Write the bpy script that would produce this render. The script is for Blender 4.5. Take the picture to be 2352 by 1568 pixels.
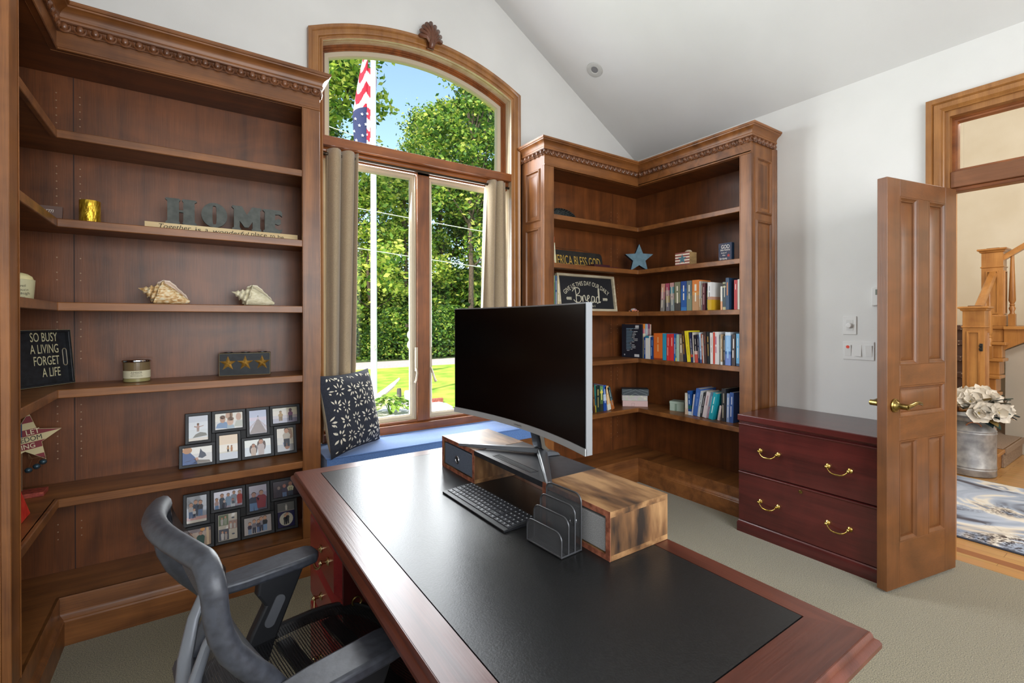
import bpy, bmesh, math, random
from mathutils import Vector, Matrix, Euler
random.seed(7)
for o in list(bpy.data.objects): bpy.data.objects.remove(o)
SC = bpy.context.scene
COL = SC.collection
R = math.radians
PI = math.pi

# ---------------------------------------------------------------- camera
cam = bpy.data.cameras.new('camera'); co = bpy.data.objects.new('camera', cam); COL.objects.link(co)
YAW, PIT, ROL = R(34.245), R(.183), R(.0726)
f0 = Vector((math.sin(YAW), math.cos(YAW), 0)); r0 = Vector((math.cos(YAW), -math.sin(YAW), 0)); d0 = Vector((0, 0, -1))
f2 = f0*math.cos(PIT) + d0*math.sin(PIT); d2 = d0*math.cos(PIT) - f0*math.sin(PIT)
r3 = r0*math.cos(ROL) + d2*math.sin(ROL); d3 = d2*math.cos(ROL) - r0*math.sin(ROL)
M = Matrix((r3, -d3, -f2)).transposed().to_4x4(); M.translation = (0, 0, 1.335)
co.matrix_world = M
cam.sensor_width = 36; cam.lens = 1077.08/2352*36; cam.shift_y = -(784-741.35)/2352
cam.clip_start = .02; cam.clip_end = 300
SC.camera = co

# ---------------------------------------------------------------- light and exposure
SC.view_settings.view_transform = 'Standard'; SC.view_settings.look = 'None'
SC.view_settings.exposure = .55; SC.view_settings.gamma = 1
try: SC.view_settings.use_curve_mapping = False
except Exception: pass
W = bpy.data.worlds.new('sky'); SC.world = W; W.use_nodes = True
nt = W.node_tree; bg = nt.nodes['Background']
sky = nt.nodes.new('ShaderNodeTexSky'); sky.sky_type = 'NISHITA'; sky.sun_disc = False
sky.sun_elevation = R(48); sky.sun_rotation = R(215); sky.air_density = 1.0; sky.dust_density = 2.0; sky.ozone_density = 2.5
nt.links.new(sky.outputs[0], bg.inputs[0]); bg.inputs[1].default_value = .28

def lamp(name, kind, loc, energy, color=(1, 1, 1), aim=None, size=None, size_y=None, shape='RECTANGLE', spread=None):
    l = bpy.data.lights.new(name, kind); o = bpy.data.objects.new(name, l); COL.objects.link(o)
    o.location = loc; l.energy = energy; l.color = color
    if aim is not None: o.rotation_euler = Vector(aim).to_track_quat('-Z', 'Y').to_euler()
    if kind == 'AREA':
        l.shape = shape; l.size = size
        if size_y: l.size_y = size_y
        if spread: l.spread = spread
    return o
sun = lamp('sun', 'SUN', (0, 0, 20), 4.3, (1, .95, .85), aim=(.62, .38, -.72)); sun.data.angle = R(.6)
# added fill light from behind the camera, set in the invented rear window
lamp('rear_fill_light', 'AREA', (1.0, -1.78, 1.7), 80, (.98, .99, 1), aim=(.0, 1, -.06), size=2.6, size_y=1.9)
# daylight coming in at the arched window
lamp('arched_window_daylight', 'AREA', (1.31, 3.07, 1.72), 85, (.93, .97, 1), aim=(0, -1, -.10), size=1.2, size_y=2.3)
# recessed lamps in the sloped ceiling get their light in the lamp builder further down
# warm point light added to brighten the hallway, no fixture there
lamp('hall_fill_point', 'POINT', (5.3, .3, 3.4), 84, (1, .96, .91)).data.shadow_soft_size = .35
lamp('hall_fill_area', 'AREA', (4.6, -1.9, 1.9), 60, (1, .97, .92), aim=(.25, 1, -.1), size=1.6, size_y=2.2)  # area fill added before the solid near hallway wall, no window there

# ---------------------------------------------------------------- materials
def lin(h):
    if isinstance(h, (tuple, list)): return tuple(h)[:3]
    h = h.lstrip('#'); c = [int(h[i:i+2], 16)/255 for i in (0, 2, 4)]
    return tuple(x/12.92 if x <= .04045 else ((x+.055)/1.055)**2.4 for x in c)
def rgba(h): return (*lin(h), 1)
_m = {}
def base_mat(name):
    m = bpy.data.materials.new(name); m.use_nodes = True
    return m, m.node_tree, m.node_tree.nodes['Principled BSDF']
def flat(h, rough=.6, metal=0, coat=0, spec=.5, name=None):
    k = ('flat', h, rough, metal, coat, spec)
    if k in _m: return _m[k]
    m, t, b = base_mat(name or 'paint')
    b.inputs['Base Color'].default_value = rgba(h); b.inputs['Roughness'].default_value = rough
    b.inputs['Metallic'].default_value = metal; b.inputs['Coat Weight'].default_value = coat
    b.inputs['Specular IOR Level'].default_value = spec
    _m[k] = m; return m
def noisy(name, h1, h2, scale=8, rough=.6, bump=0, stretch=(1, 1, 1), detail=4, metal=0, lo=.35, hi=.65, bscale=None, coords='Object', h3=None, rnd=True, sheen=0):
    k = ('noisy', name)
    if k in _m: return _m[k]
    m, t, b = base_mat(name); N = t.nodes; L = t.links
    tc = N.new('ShaderNodeTexCoord'); mp = N.new('ShaderNodeMapping'); mp.inputs['Scale'].default_value = stretch
    if rnd:
        oi = N.new('ShaderNodeObjectInfo'); ad = N.new('ShaderNodeVectorMath'); ad.operation = 'MULTIPLY_ADD'
        ad.inputs[1].default_value = (1, 1, 1)
        cmb = N.new('ShaderNodeCombineXYZ'); ml = N.new('ShaderNodeMath'); ml.operation = 'MULTIPLY'; ml.inputs[1].default_value = 37
        L.new(oi.outputs['Random'], ml.inputs[0])
        for i in range(3): L.new(ml.outputs[0], cmb.inputs[i])
        L.new(tc.outputs[coords], ad.inputs[0]); L.new(cmb.outputs[0], ad.inputs[2]); L.new(ad.outputs[0], mp.inputs[0])
    else: L.new(tc.outputs[coords], mp.inputs[0])
    n = N.new('ShaderNodeTexNoise'); n.inputs['Scale'].default_value = scale; n.inputs['Detail'].default_value = detail
    L.new(mp.outputs[0], n.inputs['Vector'])
    cr = N.new('ShaderNodeValToRGB'); e = cr.color_ramp.elements
    e[0].position = lo; e[0].color = rgba(h1); e[1].position = hi; e[1].color = rgba(h2)
    if h3: x = cr.color_ramp.elements.new((lo+hi)/2); x.color = rgba(h3)
    L.new(n.outputs['Fac'], cr.inputs[0]); L.new(cr.outputs[0], b.inputs['Base Color'])
    b.inputs['Roughness'].default_value = rough; b.inputs['Metallic'].default_value = metal
    if sheen: b.inputs['Sheen Weight'].default_value = sheen
    if bump:
        bp = N.new('ShaderNodeBump'); bp.inputs['Strength'].default_value = bump; bp.inputs['Distance'].default_value = .01
        if bscale:
            n2 = N.new('ShaderNodeTexNoise'); n2.inputs['Scale'].default_value = bscale; L.new(mp.outputs[0], n2.inputs['Vector']); L.new(n2.outputs['Fac'], bp.inputs['Height'])
        else: L.new(n.outputs['Fac'], bp.inputs['Height'])
        L.new(bp.outputs[0], b.inputs['Normal'])
    _m[k] = m; return m
def wood(name, h1, h2, axis='z', rough=.4, coat=.08, fine=.5, fig=.5, s=1.0):
    """stained timber: long noise streaks along the grain axis, fine pores, broad figure"""
    k = ('wood', name, axis)
    if k in _m: return _m[k]
    m, t, b = base_mat(name); N = t.nodes; L = t.links
    tc = N.new('ShaderNodeTexCoord'); oi = N.new('ShaderNodeObjectInfo'); ml = N.new('ShaderNodeMath'); ml.operation = 'MULTIPLY'; ml.inputs[1].default_value = 53
    cmb = N.new('ShaderNodeCombineXYZ'); ad = N.new('ShaderNodeVectorMath')
    L.new(oi.outputs['Random'], ml.inputs[0])
    for i in range(3): L.new(ml.outputs[0], cmb.inputs[i])
    L.new(tc.outputs['Object'], ad.inputs[0]); L.new(cmb.outputs[0], ad.inputs[1])
    def nz(along, across, detail, dist=0):
        mp = N.new('ShaderNodeMapping'); v = [across*s]*3; v['xyz'.index(axis)] = along*s; mp.inputs['Scale'].default_value = v
        L.new(ad.outputs[0], mp.inputs[0]); n = N.new('ShaderNodeTexNoise'); n.inputs['Scale'].default_value = 1; n.inputs['Detail'].default_value = detail
        n.inputs['Distortion'].default_value = dist; L.new(mp.outputs[0], n.inputs['Vector']); return n
    a = nz(1.3, 14, 5, .6); p = nz(7, 230, 2); g = nz(5, 3.2, 3, 1.2)
    mx = N.new('ShaderNodeMix'); mx.inputs[0].default_value = fig*.6; L.new(a.outputs['Fac'], mx.inputs[2]); L.new(g.outputs['Fac'], mx.inputs[3])
    mx2 = N.new('ShaderNodeMix'); mx2.inputs[0].default_value = fine*.4; L.new(mx.outputs[0], mx2.inputs[2]); L.new(p.outputs['Fac'], mx2.inputs[3])
    cr = N.new('ShaderNodeValToRGB'); e = cr.color_ramp.elements
    e[0].position = .36; e[0].color = rgba(h1); e[1].position = .64; e[1].color = rgba(h2)
    L.new(mx2.outputs[0], cr.inputs[0]); L.new(cr.outputs[0], b.inputs['Base Color'])
    b.inputs['Roughness'].default_value = rough; b.inputs['Coat Weight'].default_value = coat; b.inputs['Coat Roughness'].default_value = .18
    bp = N.new('ShaderNodeBump'); bp.inputs['Strength'].default_value = .06; bp.inputs['Distance'].default_value = .004
    L.new(p.outputs['Fac'], bp.inputs['Height']); L.new(bp.outputs[0], b.inputs['Normal'])
    _m[k] = m; return m
def glass(name='window_glass', tint=(1, 1, 1), refl=.0):
    k = ('glass', name)
    if k in _m: return _m[k]
    m = bpy.data.materials.new(name); m.use_nodes = True; t = m.node_tree; N = t.nodes; L = t.links
    N.remove(N['Principled BSDF']); out = N['Material Output']
    tr = N.new('ShaderNodeBsdfTransparent'); tr.inputs[0].default_value = (*tint, 1)
    gl = N.new('ShaderNodeBsdfGlossy'); gl.inputs['Roughness'].default_value = .02
    fr = N.new('ShaderNodeFresnel'); fr.inputs[0].default_value = 1.15
    mx = N.new('ShaderNodeMixShader'); L.new(fr.outputs[0], mx.inputs[0]); L.new(tr.outputs[0], mx.inputs[1]); L.new(gl.outputs[0], mx.inputs[2])
    L.new(mx.outputs[0], out.inputs[0]); _m[k] = m; return m
def leafmat(h, tr=.45):
    k = ('leaf', h, tr)
    if k in _m: return _m[k]
    m = bpy.data.materials.new('leaf'); m.use_nodes = True; t = m.node_tree; N = t.nodes; L = t.links
    b = N['Principled BSDF']; b.inputs['Base Color'].default_value = rgba(h); b.inputs['Roughness'].default_value = .55
    tl = N.new('ShaderNodeBsdfTranslucent'); tl.inputs[0].default_value = rgba(h)
    mx = N.new('ShaderNodeMixShader'); mx.inputs[0].default_value = tr
    L.new(b.outputs[0], mx.inputs[1]); L.new(tl.outputs[0], mx.inputs[2]); L.new(mx.outputs[0], N['Material Output'].inputs[0])
    _m[k] = m; return m

CH1, CH2 = '#5a3418', '#945e30'
def cherry(ax='z'): return wood('cherry_wood', CH1, CH2, ax)
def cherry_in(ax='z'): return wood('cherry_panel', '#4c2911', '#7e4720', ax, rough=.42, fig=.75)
def oak(ax='z'): return wood('oak_trim', '#7d5028', '#a8743f', ax, rough=.33, coat=.25)
def dooroak(ax='z'): return wood('door_maple', '#573417', '#774823', ax, rough=.38, fig=.9)
def mahog(ax='x'): return wood('mahogany', '#350f0d', '#561f1b', ax, rough=.28, coat=.35)
def winwood(ax='z'): return wood('window_pine', '#5c3117', '#9a5a2c', ax, rough=.3, coat=.3)

# ---------------------------------------------------------------- mesh building
_txt = {}
def glyphs(s):
    if s in _txt: return _txt[s]
    c = bpy.data.curves.new('t', 'FONT'); c.body = s; c.resolution_u = 3; c.align_x = 'LEFT'
    o = bpy.data.objects.new('t', c); COL.objects.link(o)
    dg = bpy.context.evaluated_depsgraph_get(); dg.update()
    me = bpy.data.meshes.new_from_object(o.evaluated_get(dg))
    v = [(p.co.x, p.co.y) for p in me.vertices]; f = [tuple(p.vertices) for p in me.polygons]
    bpy.data.objects.remove(o); bpy.data.curves.remove(c); bpy.data.meshes.remove(me)
    if v:
        x0 = min(a for a, _ in v); x1 = max(a for a, _ in v); y1 = max(b for _, b in v); y0 = min(b for _, b in v)
    else: x0 = x1 = y0 = y1 = 0
    _txt[s] = (v, f, x0, x1, y0, y1); return _txt[s]

class MB:
    def __init__(s): s.v = []; s.f = []; s.mi = []; s.mats = []
    def mat(s, m):
        if m not in s.mats: s.mats.append(m)
        return s.mats.index(m)
    def add(s, vs, fs, m):
        o = len(s.v); s.v += [Vector(p) for p in vs]; i = s.mat(m)
        for f in fs: s.f.append([a+o for a in f]); s.mi.append(i)
        return s
    def box(s, x0, x1, y0, y1, z0, z1, m):
        return s.add([(x0, y0, z0), (x1, y0, z0), (x1, y1, z0), (x0, y1, z0), (x0, y0, z1), (x1, y0, z1), (x1, y1, z1), (x0, y1, z1)],
                     [(0, 3, 2, 1), (4, 5, 6, 7), (0, 1, 5, 4), (1, 2, 6, 5), (2, 3, 7, 6), (3, 0, 4, 7)], m)
    def obox(s, o, a, b, c, m):
        """box from corner o along three edge vectors"""
        o, a, b, c = map(Vector, (o, a, b, c)); p = [o, o+a, o+a+b, o+b]; p += [q+c for q in p]
        fs = [(0, 3, 2, 1), (4, 5, 6, 7), (0, 1, 5, 4), (1, 2, 6, 5), (2, 3, 7, 6), (3, 0, 4, 7)]
        if a.cross(b).dot(c) < 0: fs = [f[::-1] for f in fs]
        return s.add(p, fs, m)
    def prism(s, poly, d, m, side=None):
        """planar polygon (3-D points) swept along vector d"""
        n = len(poly); d = Vector(d); p = [Vector(q) for q in poly]; nn = Vector((0, 0, 0))
        for i in range(n): nn += p[i].cross(p[(i+1) % n])
        if nn.dot(d) > 0: p = p[::-1]
        q = [a+d for a in p]
        s.add(p+q, [tuple(range(n)), tuple(range(2*n-1, n-1, -1))], m)
        o = len(s.v)-2*n; i2 = s.mat(side or m)
        for i in range(n):
            j = (i+1) % n; s.f.append([o+i, o+n+i, o+n+j, o+j]); s.mi.append(i2)
        return s
    def tube(s, pts, r, m, seg=10, cap=True, closed=False, flat_=None):
        pts = [Vector(p) for p in pts]; n = len(pts); rs = r if isinstance(r, (list, tuple)) else [r]*n
        rings = []; up = None
        for i in range(n):
            a = pts[(i-1) % n] if (closed or i) else pts[i]; b = pts[(i+1) % n] if (closed or i < n-1) else pts[i]
            t = (b-a).normalized()
            if up is None: up = Vector((0, 0, 1)) if abs(t.z) < .9 else Vector((1, 0, 0))
            x = t.cross(up).normalized(); up = x.cross(t).normalized()
            ry = rs[i]*(flat_ or 1)
            rings.append([pts[i]+x*(rs[i]*math.cos(2*PI*k/seg))+up*(ry*math.sin(2*PI*k/seg)) for k in range(seg)])
        vs = [p for g in rings for p in g]; fs = []
        for i in range(n if closed else n-1):
            j = (i+1) % n
            for k in range(seg): fs.append((i*seg+k, i*seg+(k+1) % seg, j*seg+(k+1) % seg, j*seg+k))
        if cap and not closed: fs += [tuple(range(seg))[::-1], tuple((n-1)*seg+k for k in range(seg))]
        return s.add(vs, fs, m)
    def lathe(s, c, prof, m, seg=24, ax=(0, 0, 1), xr=1.0):
        """profile of (radius, height) turned about axis ax through c"""
        ax = Vector(ax).normalized(); c = Vector(c); u = ax.cross(Vector((1, 0, 0)) if abs(ax.x) < .9 else Vector((0, 1, 0))).normalized(); w = ax.cross(u)
        vs = []; n = len(prof)
        for r, h in prof:
            for k in range(seg): a = 2*PI*k/seg; vs.append(c+ax*h+u*(max(r, 1e-5)*xr*math.cos(a))+w*(max(r, 1e-5)*math.sin(a)))
        fs = [(i*seg+k, i*seg+(k+1) % seg, (i+1)*seg+(k+1) % seg, (i+1)*seg+k) for i in range(n-1) for k in range(seg)]
        if prof[0][0] > 1e-4: fs.append(tuple(range(seg))[::-1])
        if prof[-1][0] > 1e-4: fs.append(tuple((n-1)*seg+k for k in range(seg)))
        return s.add(vs, fs, m)
    def ball(s, c, rx, ry, rz, m, seg=12, rings=8):
        vs = [(c[0], c[1], c[2]+rz)]; fs = []
        for i in range(1, rings):
            a = PI*i/rings
            for k in range(seg): b = 2*PI*k/seg; vs.append((c[0]+rx*math.sin(a)*math.cos(b), c[1]+ry*math.sin(a)*math.sin(b), c[2]+rz*math.cos(a)))
        vs.append((c[0], c[1], c[2]-rz)); n = len(vs)-1
        for k in range(seg): fs.append((0, 1+k, 1+(k+1) % seg)); fs.append((n, 1+(rings-2)*seg+(k+1) % seg, 1+(rings-2)*seg+k))
        for i in range(rings-2):
            for k in range(seg): fs.append((1+i*seg+k, 1+(i+1)*seg+k, 1+(i+1)*seg+(k+1) % seg, 1+i*seg+(k+1) % seg))
        return s.add(vs, fs, m)
    def sweep(s, path, prof, nrm, m, closed=False, cap=True):
        """profile (side, out) carried along a planar path; side = tangent x normal, mitred at the corners"""
        P = [Vector(p) for p in path]; n = len(P); N_ = Vector(nrm).normalized(); k = len(prof); vs = []
        def sd(a, b): return (b-a).normalized().cross(N_)
        for i in range(n):
            if closed or 0 < i < n-1:
                a = sd(P[i-1], P[i]); b = sd(P[i], P[(i+1) % n]); d = (a+b)/(1+a.dot(b))
            else: d = sd(P[0], P[1]) if i == 0 else sd(P[n-2], P[n-1])
            vs += [P[i]+d*u+N_*v for u, v in prof]
        fs = []
        for i in range(n if closed else n-1):
            j = (i+1) % n
            for a in range(k-1): fs.append((i*k+a, i*k+a+1, j*k+a+1, j*k+a))
        if cap and not closed: fs += [tuple(range(k))[::-1], tuple((n-1)*k+a for a in range(k))]
        return s.add(vs, fs, m)
    def text(s, t, size, o, right, up, m, xs=1.0, align='c', off=.0006, shear=0, bend=None, fit=None):
        v, f, x0, x1, y0, y1 = glyphs(t)
        if not v: return s
        right = Vector(right).normalized(); up = Vector(up).normalized(); n = right.cross(up)
        k = size
        if fit: xs = fit/((x1-x0)*k)
        cx = (x0+x1)/2 if align == 'c' else (x0 if align == 'l' else x1); o = Vector(o)
        vs = []
        for a, b in v:
            X = (a-cx+shear*b)*k*xs; Y = (b-(y0+y1)/2)*k if align == 'c' else b*k
            if bend:
                th = X/bend; rr = bend+Y; X = rr*math.sin(th); Y = rr*math.cos(th)-bend
            vs.append(o+right*X+up*Y+n*off)
        return s.add(vs, f, m)
    def xf(s, M): s.v = [M @ p for p in s.v]; return s
    def build(s, name, parent=None, world=True, smooth=False, bevel=0, seg=2, ang=35):
        """one mesh object; with world=True the points are world points and the origin goes to the box centre"""
        me = bpy.data.meshes.new(name)
        lo = Vector([min(p[i] for p in s.v) for i in range(3)]); hi = Vector([max(p[i] for p in s.v) for i in range(3)])
        c = (lo+hi)/2
        if parent is None: c.z = lo.z
        if not world: c = Vector((0, 0, 0))
        me.from_pydata([p-c for p in s.v], [], s.f)
        for m in s.mats: me.materials.append(m)
        me.polygons.foreach_set('material_index', s.mi)
        if smooth:
            me.polygons.foreach_set('use_smooth', [True]*len(s.f)); me.set_sharp_from_angle(angle=R(ang))
        me.update(); me.validate()
        o = bpy.data.objects.new(name, me); COL.objects.link(o)
        if parent is not None: o.parent = parent
        if world:
            o.location = c-(wpos(parent) if parent is not None else Vector((0, 0, 0)))
        if bevel:
            b = o.modifiers.new('edge', 'BEVEL'); b.width = bevel; b.segments = seg; b.limit_method = 'ANGLE'; b.angle_limit = R(40)
        return o
def wpos(o):
    p = Vector((0, 0, 0))
    while o is not None: p += o.location; o = o.parent
    return p
def tag(o, label=None, cat=None, group=None, kind=None):
    if label: o['label'] = label
    if cat: o['category'] = cat
    if group: o['group'] = group
    if kind: o['kind'] = kind
    return o
def thing(name, label, cat, loc=(0, 0, 0), rz=0, group=None):
    o = bpy.data.objects.new(name, None); o.empty_display_size = .1; COL.objects.link(o); o.location = loc; o.rotation_euler = (0, 0, rz)
    return tag(o, label, cat, group)
def struct(mb, name, **k): return tag(mb.build(name, **k), kind='structure')
def frame_of(o, right, up, n=None):
    right = Vector(right).normalized(); up = Vector(up).normalized(); n = right.cross(up)
    m = Matrix((right, up, n)).transposed().to_4x4(); m.translation = Vector(o); return m
def rect(o, right, up, w, h):
    """four corners of a rectangle, starting at o"""
    o, r, u = Vector(o), Vector(right).normalized(), Vector(up).normalized()
    return [o, o+r*w, o+r*w+u*h, o+u*h]
def panel(mb, o, right, up, w, h, m, proud=.012, depth=.008, bw=.022, rise=.03):
    """raised-and-fielded panel: applied moulding, sunk field, bevelled raised centre. o = lower left corner on the surface"""
    r, u = Vector(right).normalized(), Vector(up).normalized(); n = r.cross(u)
    p = rect(o, r, u, w, h)
    # side = t x n points outward for a counter-clockwise ring, so inward is negative
    mb.sweep(p, [(0, 0), (-.004, proud*.5), (-.009, proud), (-.015, proud), (-.019, proud*.35), (-bw, proud*.1), (-bw, -depth)], n, m, closed=True)
    i = rect(Vector(o)+(r+u)*bw, r, u, w-2*bw, h-2*bw); j = rect(Vector(o)+(r+u)*(bw+rise)+n*.004, r, u, w-2*(bw+rise), h-2*(bw+rise))
    i = [q-n*depth for q in i]
    mb.add(i+j, [(0, 1, 5, 4), (1, 2, 6, 5), (2, 3, 7, 6), (3, 0, 4, 7), (4, 5, 6, 7)], m)
def star_pts(r, r2=.42, n=5, rot=PI/2): return [((r if i % 2 == 0 else r*r2)*math.cos(rot+i*PI/n), (r if i % 2 == 0 else r*r2)*math.sin(rot+i*PI/n)) for i in range(2*n)]
def bar(cx, cy, w, h, seg=6):
    pass

# ================================================================ room shell
YW, XR, XL, YR = 2.945, 3.39, -.77, -1.75            # inner wall planes
wallm = noisy('wall_paint', '#d6d6d4', '#dbdbd9', 3, .85, .03, bscale=160)
ceilm = noisy('ceiling_paint', '#d2d2d1', '#d7d7d6', 2, .9, .04, bscale=90)
carpetm = noisy('carpet_pile', '#48422f', '#8a8163', 260, .95, .45, detail=4, lo=.34, hi=.62, rnd=False, sheen=.25)
stone = noisy('stone_veneer', '#b79b5f', '#d8c79a', 9, .9, .3)
XC, SL, ZE = (XR+XL)/2, .585, 2.81                   # ridge line, roof slope, wall-plate height
def ceil_z(x): return ZE+SL*(min(XR-x, x-XL))
ZRIDGE = ceil_z(XC)
mb = MB()
mb.box(XL-.2, 3.527, YR-.2, 3.2, -.1, 0, carpetm); struct(mb, 'floor')
for nm, xa, xb in (('ceiling_1', XR+.14, XC), ('ceiling_2', XC, XL-.14)):
    za, zb = ZE+SL*(XR-xa) if nm == 'ceiling_1' else ZRIDGE, ZRIDGE if nm == 'ceiling_1' else ZE+SL*(xb-XL)
    mb = MB(); mb.prism([(xa, YR-.15, za), (xb, YR-.15, zb), (xb, YR-.15, zb+.12), (xa, YR-.15, za+.12)], (0, 3.2-YR+.15, 0), ceilm); struct(mb, nm)
# --- back wall with the arched opening (cut at the jambs, arch followed by vertical strips)
WX0, WX1, WXC, WZC, RIN = .638, 1.986, 1.312, 1.564, 1.585
WZB = .60
def arch(r, half, n=28, xc=WXC, zc=WZC):
    return [(xc-half+2*half*i/n, zc+math.sqrt(max(r*r-(-half+2*half*i/n)**2, 0))) for i in range(n+1)]
mb = MB(); T = .12
V0, V1 = WX0-.012, WX1+.012
mb.box(XL-.14, V0, YW, YW+T, 0, ZE-.2, wallm); mb.box(V1, XR+.14, YW, YW+T, 0, ZE-.2, wallm); mb.box(V0, V1, YW, YW+T, 0, WZB-.01, wallm)
def strip(x0, x1, z0, z1): mb.prism([(x0, YW, z0), (x1, YW, z1), (x1, YW, ceil_z(x1)+.02), (x0, YW, ceil_z(x0)+.02)], (0, T, 0), wallm)
strip(XL-.14, V0, ZE-.2, ZE-.2); strip(V1, XR+.14, ZE-.2, ZE-.2)
ap = arch(RIN+.012, (V1-V0)/2)
for a, b in zip(ap, ap[1:]):
    if a[0] < XC < b[0]:
        zm = (a[1]+b[1])/2; strip(a[0], XC, a[1], zm); strip(XC, b[0], zm, b[1])
    else: strip(a[0], b[0], a[1], b[1])
struct(mb, 'wall_back')
mb = MB(); mb.box(XL-.14, XL, YR, YW+.1, 0, ZE, wallm); struct(mb, 'wall_left')
# --- right wall with the double-door opening and its transom light
DY0, DY1, DZ = -.50, .767, 2.44
mb = MB(); mb.box(XR, XR+.128, DY1+.021, YW, 0, ZE, wallm); mb.box(XR, XR+.128, YR, DY0-.043, 0, ZE, wallm); mb.box(XR, XR+.128, DY0-.043, DY1+.021, DZ+.033, ZE, wallm); struct(mb, 'wall_right')
# --- rear wall with an unseen window, added to carry the fill light
RX0, RX1, RZ0, RZ1 = -.35, 2.35, .7, 2.7
mb = MB(); mb.box(XL, RX0, YR-.14, YR, 0, ZE, wallm); mb.box(RX1, XR, YR-.14, YR, 0, ZE, wallm); mb.box(RX0, RX1, YR-.14, YR, 0, RZ0, wallm); mb.box(RX0, RX1, YR-.14, YR, RZ1, ZE, wallm)
mb.prism([(XL, YR, ZE), (XR, YR, ZE), (XC, YR, ZRIDGE)], (0, -.14, 0), wallm); struct(mb, 'wall_rear')
w2 = tag(thing('added_rear_window', None, None, (XC, YR, RZ0)), kind='structure')
mb = MB(); mb.sweep([(RX0, YR, RZ0), (RX0, YR, RZ1), (RX1, YR, RZ1), (RX1, YR, RZ0)], [(-.05, -.06), (-.05, .02), (.07, .02), (.07, 0)], (0, 1, 0), oak('z'), closed=True)
for x in (.55, 1.45): mb.box(x-.03, x+.03, YR-.09, YR-.03, RZ0, RZ1, oak('z'))
mb.build('window_frame', w2)
# --- baseboards where they show
def baseb(name, p, q, n):
    mb = MB(); p, q = Vector(p), Vector(q)
    mb.sweep([p, q], [(0, 0), (.018, 0), (.018, .085), (.012, .1), (.004, .115), (0, .118)], (0, 0, 1), oak('y')); struct(mb, name, smooth=True)
baseb('baseboard_right', (XR, 1.66, 0), (XR, .87, 0), 0)
baseb('baseboard_left', (XL, -1.7, 0), (XL, 2.03, 0), 0)
baseb('baseboard_rear', (XR, YR, 0), (XL, YR, 0), 0)

# ================================================================ arched window
win = tag(thing('window_1', None, None, (WXC, YW, .6)), kind='structure')
def archpath(r, x0, x1, y, zb, n=30):
    h = (x1-x0)/2; xc = (x0+x1)/2
    return [(x0, y, zb)]+[(x, y, z) for x, z in arch(r, h, n, xc)]+[(x1, y, zb)]
ww = winwood('z'); ox = oak('z')
# casing on the wall face: path along the opening, profile grows outward (side = t x n, n = -y)
path = archpath(RIN, WX0, WX1, YW, .62)[::-1]
cas = [(-.002, .024), (.006, .026), (.012, .019), (.018, .019), (.024, .026), (.03, .028), (.055, .022), (.062, .03), (.072, .034), (.08, .032), (.082, 0), (-.002, 0)]
mb = MB(); mb.sweep(path, cas, (0, -1, 0), ox); 
o = mb.build('casing', win, smooth=True, ang=30)
# deep jamb lining
mb = MB(); mb.sweep(path, [(0, .022), (0, -.10), (.011, -.10), (.011, .0)], (0, -1, 0), wood('jamb_lining', '#b9a283', '#d6c8ae', 'z', rough=.22, coat=.5)); mb.build('jamb_lining', win, smooth=True)
YG = 3.03
# stepped sash of the fixed arched light
p2 = archpath(RIN, WX0, WX1, YG, 2.39)[::-1]
mb = MB(); mb.sweep(p2, [(0, .0), (0, .03), (-.012, .03), (-.014, .02), (-.022, .02), (-.024, .012), (-.032, .012), (-.032, -.03), (0, -.03)], (0, -1, 0), ww); mb.build('arched_sash', win, smooth=True)
vin = flat('#b9ad97', .5, name='sash_vinyl')
p3 = archpath(RIN-.03, WX0+.03, WX1-.03, YG, 2.42)[::-1]
mb = MB(); mb.sweep(p3, [(.002, -.03), (.002, .008), (-.026, .002), (-.034, -.012), (-.034, -.03)], (0, -1, 0), vin); mb.build('arched_sash_lining', win, smooth=True)
# stone reveal outside
p4 = archpath(RIN, WX0, WX1, YW+T+.005, .6)[::-1]
mb = MB()
for i in range(len(p4)-1):
    a, b = Vector(p4[i]), Vector(p4[i+1]); nseg = max(1, int((b-a).length/.16))
    for k in range(nseg):
        s0, s1 = a+(b-a)*(k/nseg), a+(b-a)*((k+1)/nseg); t = (s1-s0).normalized(); sd = t.cross(Vector((0, -1, 0)))
        w = random.uniform(-.009, .006)
        mb.obox(s0+sd*w, (s1-s0)*.985, sd*.16, (0, .09, 0), stone)
tag(mb.build('trim_1', bevel=.008), kind='structure')
# transom bar between the arch and the casements
mb = MB(); mb.box(WX0, WX1, YW-.025, YG+.03, 2.386, 2.442, winwood('x')); mb.build('transom_bar', win, bevel=.003)
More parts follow.
